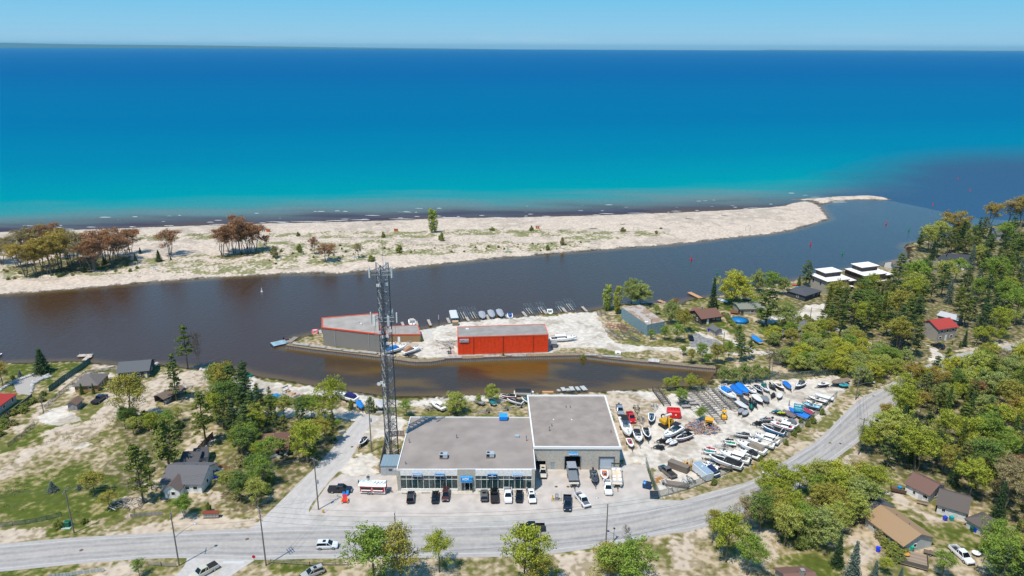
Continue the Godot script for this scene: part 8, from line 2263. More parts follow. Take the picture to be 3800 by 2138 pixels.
	for q in [[15.7,-213.1, 14.8,-216, 1.0], [17.1,-213.1, 16.5,-217.7, 1.3], [18.5,-213.2, 18,-216.6, 1.2], [19.8,-213.2, 19.3,-218.1, 1.4], [21.8,-213.2, 21.1,-217.9, 1.1], [23.9,-213.2, 22.9,-218.3, 1.6]]:
		i += 1
		dock(ORD[i - 1] + " grey metal ramp from the left on the bank behind the workshop", U(q[0], q[1] - 2.0), U(q[2], q[3]), q[4], .2 + .05 * i, Color(.46, .47, .47))
	t = thing("dock_lumber", "stack of orange timber beside the metal ramps", "lumber", v3(U(11.7,-214.5)))
	for k in 6: bp("plank", V(0, .1 + .12 * (k / 2), -.4 + .5 * (k % 2)), V(3.6, .1, .42), mat("c89868", .9), t)
	dock("pale L shaped dock arm on the river at the left", U(-156.3,-243.9), U(-151.4,-244.4), 2.2, -.6, Color(.5, .42, .36), true)
	dock("dock leg leading from the lawn to the L shaped dock", U(-151.6,-239.6), U(-151.8,-243.5), 2.0, -.58, Color(.5, .42, .36), true)
	dock("orange timber dock on the right river bank", U(80.8,-318.5), U(84.5,-309.7), 2.2, -.5, Color(.52, .3, .15), true)
	dock("small orange dock behind the willow", U(64.7,-307.3), U(67,-303.6), 1.8, -.5, Color(.5, .28, .16), true)
	t = thing("work_barge", "pale blue work barge moored at the tip of the point", "barge", v3(U(-86.7,-256.9), -.9), .62)
	bp("hull", V(0, .2, 0), V(7.5, .7, 4.2), mat("1c3658", .5), t)
	for k in 5: bp("deck_plate", V(-3.0 + k * 1.48, .58, 0), V(1.44, .08, 4.2), mat("8fa8b4" if k % 2 else "9cb4be", .6, .2), t)
	bp("toolbox", V(2.4, .85, -1.0), V(1.4, .5, .9), mat("5a3038", .7), t)
	bp("outboard_motor", V(1.5, .9, -2.3), V(.5, 1.0, .6), mat("15171a", .4), t)
	var kk := 0
	for q in by_x([[46.7,-216.7, 48.3,-205.6, 2.2, 1.4, 3], [57.3,-215.3, 60.6,-200.5, 2.6, .9, 2], [60.1,-216.1, 63.5,-201.1, 2.4, 1.2, 2], [63.9,-218.3, 66.4,-203.7, 2.6, 1.0, 2], [66.4,-216.9, 68.8,-203.8, 2.8, 1.3, 3], [60.3,-206.3, 62.3,-194.3, 2.4, .8, 2], [53.8,-211.1, 56.8,-202.4, 2.4, .5, 1], [58.5,-217.5, 63.9,-218.3, 2.2, 1.8, 2], [65.8,-206.4, 69.1,-202.5, 1.8, .5, 1]]):
		kk += 1
		rack(ORD[kk - 1] + " steel dock frame from the left in the boat yard's rack field", U(q[0], q[1]), U(q[2], q[3]), q[4], q[5], q[6], Color(.1, .09, .09) if kk == 1 else Color(.24, .24, .24))
	for q in by_x([[37.9,-274.5, 45.8,-270.4, 2.4, 1.6, 2], [37.7,-269, 41.4,-259.9, 2.2, 1.0, 2], [43.4,-274.5, 44.6,-262.5, 2.4, 1.2, 2], [46.4,-271.1, 50.6,-265.2, 2.0, .8, 2], [45.5,-261.9, 47.8,-258.1, 1.6, .6, 3], [35.5,-287.5, 38.9,-287.5, 1.8, 1.6, 3], [39.5,-286, 40,-281.6, 1.4, .3, 1]]):
		kk += 1
		rack(ORD[kk - 10] + " steel boat rack from the left beside the blue shed", U(q[0], q[1]), U(q[2], q[3]), q[4], q[5], q[6], Color(.22, .21, .2) if kk != 12 else Color(.4, .12, .06))
	i = 0
	for q in [[54,-209], [53.9,-204.3], [56.1,-208.3], [56.8,-206.3]]:
		i += 1
		dock(ORD[i - 1] + " loose plank deck from the left among the yard racks", U(q[0] - 1.4, q[1]), U(q[0] + 1.4, q[1] - .3), 1.3, .6, Color(.34, .31, .29))
	var scrap := MB.new(); scrap.use_c = true
	var c0 := U(55.7,-191.4)
	for k in 260:
		var r := sqrt(rng.randf())
		var a := rng.randf() * TAU
		var p := V(c0.x + cos(a) * r * 5.2, .1 + (1.0 - r) * 1.5 * rng.randf(), c0.y + sin(a) * r * 4.0)
		scrap.col = [Color(.38, .27, .18), Color(.5, .4, .3), Color(.25, .18, .14), Color(.08, .2, .45), Color(.55, .52, .5), Color(.35, .14, .1)][rng.randi() % 6]
		var d := V(rng.randf_range(-1, 1), rng.randf_range(-.3, .3), rng.randf_range(-.6, .6)).normalized() * rng.randf_range(.5, 1.6)
		scrap.bar(p - d, p + d, rng.randf_range(.06, .2), .06)
	stuff("scrap_heap", scrap, vmat(.9, "s"), "heap of splintered scrap timber and blue offcuts in the boat yard", "scrap")
	excavator()
	t = thing("red_hopper", "bright red machine housing behind the excavator", "machine", v3(U(48.8,-198.4)), -.1)
	mb = MB.new(); mb.cbox(V(0, 1.5, -.4), V(3.9, 2.2, 3.0), .35); obj("housing", mb, mat("c81010", .4), t)
	for k in 3: bp("vent", V(-.6 + k * .8, 2.62, -.6), V(.3, .06, .7), mat("5a0808", .7), t)
	for s in [-.9, .5]: bp("port", V(s, 1.4, 1.12), V(.5, .4, .06), mat("f0d0d0", .5), t)
	for s in [-2.3, -3.2]:
		mb = MB.new(); mb.tube([V(s, .7, .6), V(s, .7, 1.0)], .7, .7, 14); var w := obj("wheel", mb, mat("1c1c1e", .9), t)
		mb = MB.new(); mb.tube([V(s, .7, .98), V(s, .7, 1.03)], .4, .4, 12); obj("rim", mb, mat("e4e4e2", .5), w)
	loader("forklift", "yellow forklift at the edge of the rack field", U(63.9,-198.2), 2.9, "e0a818", true)
	loader("yard_tractor", "yellow wheeled forklift with big rear tyres by the fence gap", U(46.7,-170), .7, "e2a216", false)
	t = thing("machine_cab", "yellow discarded machine cab beside the scrap heap", "machine cab", v3(U(58.1,-193.2)), -.3)
	bp("cab", V(0, 1.1, 0), V(2.2, 2.2, 1.8), mat("d09416", .6), t)
	bp("opening", V(.1, 1.0, .92), V(1.7, 1.4, .06), mat("0c0c0c", .9), t)
	bp("roof", V(0, 2.28, 0), V(2.4, .14, 2.0), mat("e2a828", .6), t)
	var ta := U(49.4,-163.8); var tb := U(47.6,-168.2)
	t = thing("cargo_trailer", "white enclosed cargo trailer in the fenced corner", "trailer", v3((ta + tb) * .5 + U(1.2, -.6)), heading(ta, tb))
	mb = MB.new(); mb.cbox(V(0, 1.5, 0), V(2.3, 2.1, 6.0), .15); obj("body", mb, mat("ccd4dc", .4), t)
	bp("roof", V(0, 2.58, 0), V(2.1, .06, 5.8), mat("9cb0c0", .4, .2), t)
	bp("roof_vent", V(0, 2.66, .4), V(.4, .12, .4), mat("e8e0c4", .5), t)
	for s in [-1, 1]:
		for z in [-.5, .5]: wheel(t, V(s * 1.1, .36, z), .36, .22)
	t = thing("utility_trailer", "small black utility trailer beside the longest boat", "trailer", v3(U(56.7,-169.5)), -.35)
	bp("bed", V(0, .6, 0), V(3.2, .1, 1.7), mat("8a7a66", .9), t)
	for s in [-1, 1]: bp("side", V(0, .82, s * .85), V(3.2, .45, .06), mat("2c2022", .7), t)
	for s in [-1, 1]: wheel(t, V(0, .34, s * .95), .34, .2, V(0, 0, 1))
	for q in [[44.2,-169.7, .66, 6, "tall stack of brown dock sections beside the grey brown pickup"], [42.3,-162, .25, 2, "flat grey plank deck on the ground by the fence"]]:
		t = thing("dock_stack", q[4], "dock stack", V(q[0], 0, q[1]), -q[2])
		for k in q[3]: bp("section", V(0, .25 + k * .3, 0), V(5.6, .22, 1.9), mat("8c7f74" if k % 2 else "7e7268", .9, 0, "fine", .8), t)
	for q in [[34.3,-161, .4, "blue dumpster heaped with blue bags"], [35.3,-156.7, .12, "navy dumpster at the fence corner"]]:
		t = thing("dumpster", q[3], "dumpster", V(q[0], 0, q[1]), -q[2])
		mb = MB.new(); mb.loft([[V(-.95, .1, .6), V(.95, .1, .6), V(.95, .1, -.7), V(-.95, .1, -.7)], [V(-1.05, 1.15, .75), V(1.05, 1.15, .75), V(1.05, 1.5, -.75), V(-1.05, 1.5, -.75)]])
		obj("bin", mb, mat("123a66" if q[2] > .2 else "16425a", .6), t)
		bp("lid", V(.3 if q[2] > .2 else 0, 1.38, 0), V(1.3 if q[2] > .2 else 2.1, .06, 1.5), mat("1c2430", .6), t, Basis(Vector3.RIGHT, .22))
		if q[2] > .2:
			mb = MB.new(); blob(mb, V(-.6, 1.4, 0), V(.45, .3, .6), 3); obj("rubbish_bag", mb, mat("2a8ce0", .4), t)
	for q in [[37.8,-164.9], [37.4,-163.8], [38.6,-165.4]]:
		t = thing("wooden_pallet", "orange wooden pallet inside the fenced corner", "pallet", V(q[0], 0, q[1]), .5); t.set_meta("group", "pallets in the fenced corner")
		for k in 5: bp("slat", V(0, .16, -.5 + k * .25), V(1.1, .03, .14), mat("c08a50", .9), t)
		for k in 3: bp("stringer", V(-.5 + k * .5, .07, 0), V(.08, .14, 1.15), mat("9a6c3c", .9), t)
	food_trailer()
	small_things()
func loader(called: String, label: String, at: Vector2, turn: float, col: String, small: bool) -> void:
	var t := thing(called, label, "forklift", v3(at), turn)
	var y := mat(col, .5); var k := mat("17181a", .8)
	var mb := MB.new(); mb.cbox(V(0, .85, -.7), V(1.4, .9, 1.7), .12); obj("body", mb, y, t)
	bp("seat", V(0, 1.45, -.3), V(.5, .4, .4), k, t)
	mb = MB.new()
	for s in [-1, 1]:
		for z in [-.9, .5]: mb.bar(V(s * .6, 1.2, z), V(s * .55, 2.4, z * .8), .08)
	obj("cage", mb, y, t)
	if small: bp("roof", V(0, 2.45, -.15), V(1.3, .08, 1.3), y, t)
	mb = MB.new()
	for s in [-.35, .35]: mb.bar(V(s, .2, 1.1), V(s, 3.0, 1.0), .14)
	for q in [.6, 1.7, 2.9]: mb.bar(V(-.4, q, 1.05), V(.4, q, 1.05), .1)
	obj("mast", mb, k if small else y, t)
	for s in [-.3, .3]: bp("fork", V(s, .25, 1.7), V(.12, .06, 1.2), k, t)
	for s in [-1, 1]:
		wheel(t, V(s * .75, .45, .6), .45, .3)
		wheel(t, V(s * .75, .4 if small else .6, -1.0), .4 if small else .65, .32)
func excavator() -> void:
	var at := U(45.4,-192.5)
	var t := thing("excavator", "yellow tracked excavator with its bucket on the ground", "excavator", v3(at), .5)
	var y := mat("d8a41c", .5, 0, "soft", .6); var k := mat("1c1b1a", .9)
	for s in [-1, 1]:
		var mb := MB.new()
		var ring := []
		for a in [[-1.7, .1], [1.7, .1], [2.0, .45], [1.7, .8], [-1.7, .8], [-2.0, .45]]: ring.append(a)
		var A := []; var B := []
		for a in ring: A.append(V(s * 1.2 - .3, a[1], a[0])); B.append(V(s * 1.2 + .3, a[1], a[0]))
		mb.loft([A, B]); obj("track", mb, k, t)
	var mb := MB.new(); mb.cbox(V(.3, 1.5, -1.0), V(2.3, 1.1, 2.6), .2); obj("engine_housing", mb, y, t)
	mb = MB.new(); mb.cbox(V(.9, 2.0, .9), V(1.0, 1.6, 1.4), .1); var c := obj("cab", mb, y, t)
	bp("cab_window", V(.9, 2.2, .95), V(1.04, .7, 1.1), glass("18222a", 1.0), c)
	mb = MB.new(); mb.bar(V(-.3, 1.4, .4), V(-.6, 4.0, 1.6), .45, .5); mb.bar(V(-.6, 4.0, 1.6), V(-1.4, 4.6, 2.4), .42, .45); obj("boom", mb, y, t)
	mb = MB.new(); mb.bar(V(-1.4, 4.7, 2.4), V(-2.6, .9, 4.6), .36, .4); obj("stick", mb, y, t)
	mb = MB.new(); mb.bar(V(-.9, 4.6, 2.0), V(-1.7, 3.4, 3.0), .16); obj("hydraulic_cylinder", mb, mat("c8ccd0", .2, .8), t)
	mb = MB.new()
	mb.loft([[V(-3.2, .9, 4.4), V(-2.0, .9, 4.4), V(-2.0, .1, 4.6), V(-3.2, .1, 4.6)], [V(-3.3, .95, 5.2), V(-1.9, .95, 5.2), V(-1.9, .05, 5.4), V(-3.3, .05, 5.4)]]); obj("bucket", mb, mat("5a3a2c", .8), t)
	mb = MB.new(); mb.cyl(V(-1.0, 4.9, 1.6), .35, 2.2, 10, V(1, 0, 0)); obj("counter_drum", mb, mat("d8d6d0", .6), t)
func food_trailer() -> void:
	var a := U(-37.7,-157.5); var b := U(-31.5,-157.3)
	var t := thing("food_trailer", "red food trailer with crumpled silver roof and chimney", "food trailer", v3((a + b) * .5 + U(.2, -1.3)), -.05)
	var red := mat("b81226", .5); var wh := mat("e8e6e2", .5); var foil := mat("8e9aa4", .4, .5)
	var L := 6.4
	bp("lower_body", V(0, .62, 0), V(L, .36, 2.4), wh, t)
	bp("body", V(0, 1.62, -.02), V(L - .06, 1.7, 2.36), red, t)
	for x in [-1.55, 1.45]:
		bp("serving_hatch", V(x, 1.72, 1.18), V(2.4, .55, .06), mat("14181e", .5), t)
		bp("counter", V(x, 1.36, 1.35), V(2.4, .05, .36), wh, t)
		bp("menu_board", V(x, 2.2, 1.2), V(2.4, .36, .06), mat("d83a40", .6), t)
	for x in [-3.1, -.05, 3.1]: bp("corner_post", V(x, 1.65, 1.2), V(.1, 1.7, .1), wh, t)
	var R := MB.new()
	var g := RandomNumberGenerator.new(); g.seed = 4
	for i in 8:
		var x0 := -L / 2 - .15 + (L + .3) * i / 8; var x1 := x0 + (L + .3) / 8
		var d0 := g.randf_range(-.08, .08); var d1 := g.randf_range(-.08, .08)
		R.quad(V(x0, 2.55, 1.35), V(x1, 2.55, 1.35), V(x1, 3.0 + d1, .7), V(x0, 3.0 - d1, .7))
		R.quad(V(x0, 3.0 - d1, .7), V(x1, 3.0 + d1, .7), V(x1, 3.45, -.1), V(x0, 3.45, -.1))
		R.quad(V(x0, 3.45, -.1), V(x1, 3.45, -.1), V(x1, 2.55, -1.4), V(x0, 2.55, -1.4))
	for s in [-1, 1]:
		var x: float = s * (L / 2 + .15)
		if s > 0: R.tri(V(x, 2.55, 1.35), V(x, 2.55, -1.4), V(x, 3.45, -.1))
		else: R.tri(V(x, 2.55, -1.4), V(x, 2.55, 1.35), V(x, 3.45, -.1))
	obj("roof", R, foil, t)
	bp("eave", V(0, 2.52, 1.36), V(L + .3, .16, .06), wh, t)
	var mb := MB.new(); mb.cyl(V(-1.2, 3.75, -.2), .36, .8, 12); obj("chimney", mb, mat("d4d6d8", .3, .5), t)
	mb = MB.new(); mb.cyl(V(-1.2, 4.22, -.2), .44, .16, 12); obj("chimney_cap", mb, mat("50606c", .4, .4), t)
	for x in [-1.0, -.15]: wheel(t, V(x, .34, 1.15), .34, .2, V(0, 0, 1))
	mb = MB.new(); mb.bar(V(L / 2, .5, .6), V(L / 2 + 1.7, .5, 0), .1); mb.bar(V(L / 2, .5, -.6), V(L / 2 + 1.7, .5, 0), .1); obj("tongue", mb, mat("2a2a2c", .7), t)
func chair(label: String, at: Vector2, turn: float, col: String, arm: String, s: float) -> void:
	var t := thing("garden_chair", label, "chair", v3(at), turn)
	t.scale = Vector3.ONE * s
	for k in 4: bp("back_slat", V(-.27 + k * .18, .75, -.42), V(.16, .95, .04), mat(col, .6), t, Basis(Vector3.RIGHT, -.4))
	for k in 3: bp("seat_slat", V(0, .38 - .03 * k, .22 - k * .2), V(.72, .04, .18), mat(col, .6), t)
	for q in [-1, 1]:
		bp("armrest", V(q * .45, .6, 0), V(.16, .05, .85), mat(arm, .7), t)
		bp("leg", V(q * .44, .3, .36), V(.08, .6, .1), mat(arm, .7), t)
		bp("leg", V(q * .44, .2, -.36), V(.08, .4, .1), mat(arm, .7), t)
func small_things() -> void:
	chair("oversized red and orange wooden chair at the roadside", U(-40.6,-154.2), .1, "d8281c", "d88a30", 1.5)
	chair("left of two small blue garden chairs by the dark pickup", U(-41.3,-156.8), .5, "1e86d8", "1a6cb8", .9)
	chair("right of two small blue garden chairs by the dark pickup", U(-40.8,-157.3), -.3, "2a94e4", "1a6cb8", .9)
	var p := U(11.2,-155.7)
	var t := thing("fuel_pump", "grey fuel pump between yellow posts on the forecourt", "fuel pump", v3(p))
	bp("base", V(0, .08, 0), V(2.6, .16, 1.2), mat("9a948a", .9), t)
	var mb := MB.new(); mb.cbox(V(0, .9, 0), V(.8, 1.5, .6), .06); obj("cabinet", mb, mat("8c9094", .4, .4), t)
	bp("display", V(0, 1.3, .31), V(.5, .3, .03), mat("d8dcdc", .4), t)
	for x in [-1.1, -.95]:
		mb = MB.new(); mb.cyl(V(x, .75, .2), .09, 1.5, 8); obj("bollard", mb, mat("e0b414", .6), t)
	mb = MB.new(); mb.cyl(V(1.1, 1.1, -.2), .03, 2.2, 6); obj("vent_pole", mb, mat("9aa0a4", .4, .5), t)
	t = thing("yard_sign", "teal blue boat yard sign board on a post", "sign", v3(U(85.8,-197.9)), -.45)
	for x in [-.5, .5]: bp("post", V(x, 1.9, -.06), V(.14, 3.8, .14), mat("4a4038", .9), t)
	bp("board", V(0, 3.6, .06), V(2.6, 2.6, .1), mat("0a94b4", .5), t)
	text("wPM", .55, .02, mat("ffffff", .5), t, V(-.2, 4.35, .12))
	for q in [[3.55, 2.2, .16], [3.3, 1.9, .12], [2.9, 1.4, .1]]: bp("stripe", V(0, q[0], .12), V(q[1], q[2], .02), mat("9adcea", .5), t)
	t = thing("point_sign", "tall narrow sign post on the river edge of the point", "sign", v3(U(-29.1,-274.4)))
	mb = MB.new(); mb.cyl(V(0, 2.2, 0), .12, 4.6, 8); obj("post", mb, mat("2a2624", .8), t)
	bp("board", V(0, 3.5, .1), V(.3, 1.9, .1), mat("e8eaec", .6), t, Basis(Vector3.UP, 1.1))
	t = thing("utility_box", "dark green transformer box on a pad by the lawn pole", "utility box", v3(U(-102.6,-144.5)))
	mb = MB.new(); mb.cbox(V(0, .75, 0), V(1.3, 1.3, 1.2), .08); obj("cabinet", mb, mat("0c5a44", .5), t)
	bp("pad", V(0, .06, .15), V(2.0, .12, 2.0), mat("9fb8b0", .9), t)
	t = thing("mailbox_bank", "row of five grey mailboxes under a red brown roof", "mailboxes", v3(U(-70.7,-147.9)), .05)
	for k in 5: bp("mailbox", V(-1.4 + k * .7, .85, 0), V(.64, 1.2, .5), mat("a4a09c", .5, .2), t)
	bp("roof", V(0, 1.55, 0), V(3.8, .1, 1.0), mat("7a3a28", .9), t, Basis(Vector3.RIGHT, .25))
	bp("base", V(0, .12, 0), V(3.6, .24, .6), mat("6a5a4a", .9), t)
	for q in [[-44.9,-150, "yellow fire hydrant on the side street corner"], [64.3,-170.4, "yellow fire hydrant on the verge outside the yard"]]:
		t = thing("fire_hydrant", q[2], "hydrant", V(q[0], 0, q[1]))
		mb = MB.new(); mb.cyl(V(0, .4, 0), .17, .8, 10); mb.ball(V(0, .8, 0), V(.19, .16, .19), 8, true); obj("barrel", mb, mat("d8a818", .5), t)
		mb = MB.new(); mb.cyl(V(0, .55, 0), .09, .6, 8, V(1, 0, 0)); obj("nozzle", mb, mat("c89810", .5), t)
	t = thing("stop_sign", "red stop sign at the right edge of the southern street", "sign", v3(U(-54.9,-131.2)))
	mb = MB.new(); mb.cyl(V(0, 1.1, 0), .04, 2.2, 6); obj("post", mb, mat("8a8e92", .5, .5), t)
	mb = MB.new(); mb.tube([V(0, 2.3, .05), V(0, 2.3, .08)], .4, .4, 8); obj("plate", mb, mat("b8141c", .5), t)
	t = thing("street_sign", "thin street sign at the junction near the red roofed house", "sign", v3(U(138.7,-235.9)))
	mb = MB.new(); mb.cyl(V(0, 1.3, 0), .05, 2.6, 6); obj("post", mb, mat("6a6e70", .5, .5), t)
	bp("blade", V(0, 2.6, 0), V(.8, .2, .04), mat("1a6a8c", .5), t)
	for q in [[-48.8,-188.1, .6], [-48.8,-185, .5], [-40,-199.8, .1]]:
		mb = MB.new(); mb.cbox(V(0, .4, 0), V(1.9, .8, .9), .08)
		var o := obj("concrete_block", mb, mat(lin(.45, .43, .4), .9, 0, "fine", .8)); o.position = V(q[0], 0, q[1]); o.rotation.y = q[2]
		tag(o, "pale concrete block at the edge of the gravel turn", "concrete block", "concrete blocks")
	sheet("patio", pv([-164.6,-220.7,-164.7,-224.6,-161.5,-226.9,-157.3,-227.8,-155.1,-224.6,-157.7,-220.8,-154,-214.2,-153.1,-211.3,-158.1,-212.7]), .02, mat(lin(.5, .47, .44), .9, 0, "fine", .6))
	var k := 0
	for seg in [[-164.4,-221.5, -161.2,-226.9, 10], [-157,-218.5, -156.2,-227, 12], [-158,-220.8, -154.5,-225.3, 12], [-164.9,-214.8, -164.4,-221.5, 8], [-154.1,-213.5, -157.1,-219.3, 5]]:
		for s in int(seg[4]):
			k += 1
			var f := s / float(seg[4])
			mb = MB.new(); blob(mb, Vector3.ZERO, V(.75, .45, .55), k)
			var o := obj("boulder", mb, mat(lin(.36 + .06 * (k % 3), .35 + .06 * (k % 3), .35 + .06 * (k % 3)), .9)); o.position = V(lerpf(seg[0], seg[2], f), .25, lerpf(seg[1], seg[3], f))
			tag(o, "grey boulder in the terrace walls of the riverside patio", "boulder", "terrace wall boulders")
	for q in [[-106.5,-230.7], [-105.2,-230.3], [-104.1,-230.7], [-123.9,-234.2], [-123.9,-235.5]]:
		k += 1
		mb = MB.new(); blob(mb, V(0, .3, 0), V(.9, .6, .7), k)
		var o := obj("boulder", mb, mat(lin(.5, .46, .42), .9)); o.position = V(q[0], 0, q[1])
		tag(o, "pale boulder on the bank by the dark grey house", "boulder", "bank boulders")
	t = thing("pool_cover", "bright blue tarpaulin over a garden pool", "pool", v3(U(92.5,-280)), .25)
	mb = MB.new(); mb.tube([V(0, 0, 0), V(0, .9, 0)], 3.4, 3.4, 20, false); obj("wall", mb, mat("3a80a0", .6), t)
	mb = MB.new(); mb.ball(V(0, .85, 0), V(3.7, .3, 3.6), 16, true); obj("tarpaulin", mb, mat("1492e4", .5, 0, "grime", .5), t)
	t = thing("trampoline", "round trampoline with blue rim under the big willow", "trampoline", v3(U(103.6,-306.9)))
	mb = MB.new(); mb.tube([V(0, .8, 0), V(0, .86, 0)], 2.0, 2.0, 18); obj("rim", mb, mat("1a5878", .6), t)
	mb = MB.new(); mb.tube([V(0, .85, 0), V(0, .88, 0)], 1.6, 1.6, 18); obj("bed", mb, mat("8a7444", .8), t)
	for a in 6: bp("leg", V(cos(a * 1.047) * 1.9, .4, sin(a * 1.047) * 1.9), V(.07, .8, .07), mat("8a8e92", .4, .6), t)
	for q in [[132.9,-328, "d81c34", "red kayak on the bank by the black garage"], [133.4,-325.3, "38a8e0", "light blue kayak beside the red one"]]:
		boat("tarp", U(q[0] - 1.6, q[1]), U(q[0] + 1.6, q[1] + .4), q[3], {"trailer": false, "cover": q[2], "beam": .9, "depth": .4, "ridge": .3, "name": "kayak", "hull": q[2]})
	t = thing("timber_deck", "timber deck with boxes beside the low cottage", "deck", v3(U(94.2,-290)), -.2)
	for s in 8: bp("plank", V(0, .6, -1.8 + s * .5), V(5.0, .1, .46), mat("6a4a34" if s % 2 else "755440", .9), t)
	bp("storage_box", V(1.6, 1.1, 1.0), V(2.0, 1.0, 1.4), mat("3c2c28", .8), t)
	t = thing("rear_deck", "grey railed deck at the end of the long tan house", "deck", v3(U(87.4,-133.5)), -.45)
	for s in 9: bp("plank", V(0, .5, -2.4 + s * .6), V(5.4, .1, .56), mat("8c7c6c" if s % 2 else "98897a", .9), t)
	for q in [[0, 2.6, 5.4, .08], [2.7, 0, .08, 5.2], [-2.7, .8, .08, 3.6]]: bp("railing", V(q[0], 1.0, q[1]), V(q[2], .9, q[3]), mat("5c564e", .9), t)
	mb = MB.new(); mb.cyl(V(-1.4, 1.0, -.6), .75, .08, 14); obj("table_top", mb, mat("c09048", .7), t)
	for q in [[-75.6,-163.5, "1c3ad0", "blue wheelie bin beside the white cottage"], [-74.7,-164, "14181c", "black wheelie bin beside the blue one"], [107,-143.6, "1c40d8", "blue wheelie bin under the open garage roof"], [106.4,-143.9, "0e5a4c", "green wheelie bin under the open garage roof"], [81.2,-136.6, "1a3ee0", "blue quad bike shaped bin on the sandy drive"], [77.2,-268.8, "1c3cc8", "blue wheelie bin behind the bungalow's shed"], [76.5,-162.8, "0e4a5c", "teal wheelie bin on the verge below the bend"], [102.4,-148, "2048c8", "blue tub among the clutter at the cottage door"], [103.9,-148, "18a8a4", "turquoise tub among the clutter at the cottage door"], [105.3,-149.6, "1878b0", "blue tarp bundle at the cottage door"], [88.4,-136.4, "20b090", "turquoise planter on the rear deck"], [97.8,-160.3, "2a90d0", "blue tote on the white bungalow's front deck"]]:
		t = thing("wheelie_bin", q[3], "bin", V(q[0], .0 if q[2] != "20b090" else .55, q[1]), rng.randf())
		mb = MB.new(); mb.loft([[V(-.28, .08, .3), V(.28, .08, .3), V(.28, .08, -.3), V(-.28, .08, -.3)], [V(-.38, 1.05, .42), V(.38, 1.05, .42), V(.38, 1.05, -.42), V(-.38, 1.05, -.42)]]); obj("bin", mb, mat(q[2], .5), t)
		bp("lid", V(0, 1.09, 0), V(.82, .08, .9), mat(q[2], .45), t)
	t = thing("front_deck", "small timber deck at the end of the white bungalow", "deck", v3(U(97.3,-159.9)), -.4)
	for s in 5: bp("plank", V(0, .5, -1.1 + s * .5), V(3.4, .1, .46), mat("6c5642", .9), t)
	for q in [[0, 1.3, 3.4, .08], [-1.7, 0, .08, 2.6]]: bp("railing", V(q[0], .95, q[1]), V(q[2], .8, q[3]), mat("5a4836", .9), t)
	t = thing("picnic_bench", "grey wooden bench by the white bungalow wall", "bench", v3(U(100.3,-154.2)), -.45)
	bp("seat", V(0, .45, 0), V(2.4, .08, .5), mat("8a7a66", .9), t); bp("back", V(0, .8, -.25), V(2.4, .5, .06), mat("8a7a66", .9), t)
	for x in [-1.0, 1.0]: bp("leg", V(x, .22, 0), V(.1, .44, .5), mat("6a5c4c", .9), t)
	t = thing("garden_trailer", "motorcycle and small flat trailer on the lawn near the deck", "trailer", v3(U(91.8,-136)), -.5)
	bp("bed", V(.6, .5, 0), V(2.6, .12, 1.3), mat("6a5e52", .9), t)
	for s in [-1, 1]: wheel(t, V(.6, .3, s * .75), .3, .16, V(0, 0, 1))
	t = thing("garden_table", "white garden table right of the white pickup", "table", v3(U(102.2,-135.4)))
	mb = MB.new(); mb.cyl(V(0, .75, 0), .9, .06, 14); obj("table_top", mb, mat("e8eaec", .5), t)
	for a in 4: bp("leg", V(cos(a * 1.57 + .8) * .6, .37, sin(a * 1.57 + .8) * .6), V(.06, .74, .06), mat("c8cacc", .5), t)
	t = thing("propane_tank", "white upright propane tank at the dark grey house", "tank", v3(U(-122.3,-224.8)))
	mb = MB.new(); mb.cyl(V(0, .75, 0), .38, 1.3, 12); mb.ball(V(0, 1.4, 0), V(.38, .25, .38), 10, true); obj("vessel", mb, mat("e4e6e6", .4), t)
	t = thing("oil_drum", "rusty oil drum behind the workshop's back corner", "drum", v3(U(33.3,-205.8)))
	mb = MB.new(); mb.cyl(V(0, .45, 0), .32, .9, 12); obj("barrel", mb, mat("5a2c20", .8), t)
	for s in [.3, .6]:
		mb = MB.new(); mb.cyl(V(0, s, 0), .34, .05, 12); obj("rib", mb, mat("4a241a", .8), t)
	t = thing("orange_tank_crate", "stack of pallets beside the canopied boat lift", "crates", v3(U(-22.6,-274.9)), .1)
	for s in 6: bp("pallet", V(0, .15 + s * .28, 0), V(2.4, .2, 2.0), mat("b89a74" if s == 5 else "8a8078", .9), t)
	t = thing("dock_crate", "grey dock box leaning at the orange shed's right wall", "crate", v3(U(15.8,-253)), -.1)
	bp("box", V(0, .8, 0), V(1.9, 1.6, 2.6), mat("74767a", .8, 0, "fine", .8), t)
	bp("lid", V(0, 1.65, 0), V(2.1, .12, 2.8), mat("8a8c8e", .8), t)
	t = thing("camper_shell", "white upturned truck cap lying above the sheet pile wall", "truck cap", v3(U(38.6,-246.3), .1), -.2)
	mb = MB.new(); mb.cbox(V(0, .5, 0), V(2.2, 1.0, 1.6), .3); obj("shell", mb, mat("e4e4e0", .5), t)
	bp("window", V(0, .6, .82), V(.6, .35, .05), glass("20282c", 1.0), t)
	t = thing("white_pontoon_log", "long white float lying beside the annex", "float", v3(U(-36.7,-257.9)), .1)
	mb = MB.new(); mb.tube([V(-1.8, .4, 0), V(1.8, .4, 0)], .4, .4, 10); obj("tube", mb, mat("c8c4be", .6), t)
	for q in [[94.9,-374.6, 1, "red channel buoy nearest the peninsula"], [170.2,-406.6, 1, "red channel buoy off the flat roofed houses"], [238.3,-458.4, 1, "red channel buoy between the spit and the wood"], [300.7,-518.2, 1, "red channel buoy beyond the sand bar"], [360.2,-574.6, 1, "red channel buoy second farthest out"], [381,-627.5, 1, "farthest red channel buoy in the lake"], [102.2,-350.5, 0, "green channel buoy nearest the willows"], [180.5,-387.7, 0, "green channel buoy off the flat roofed houses"], [244.7,-442.5, 0, "green channel buoy between the spit and the wood"], [305.9,-496.7, 0, "farthest green channel buoy"], [-114.1,-318.1, 2, "white marker buoy off the smaller copse"]]:
		t = thing("channel_buoy", q[3], "buoy", V(q[0], -.9, q[1]))
		var cc: String = ["0a9a6a", "e01838", "eceef0"][q[2]]
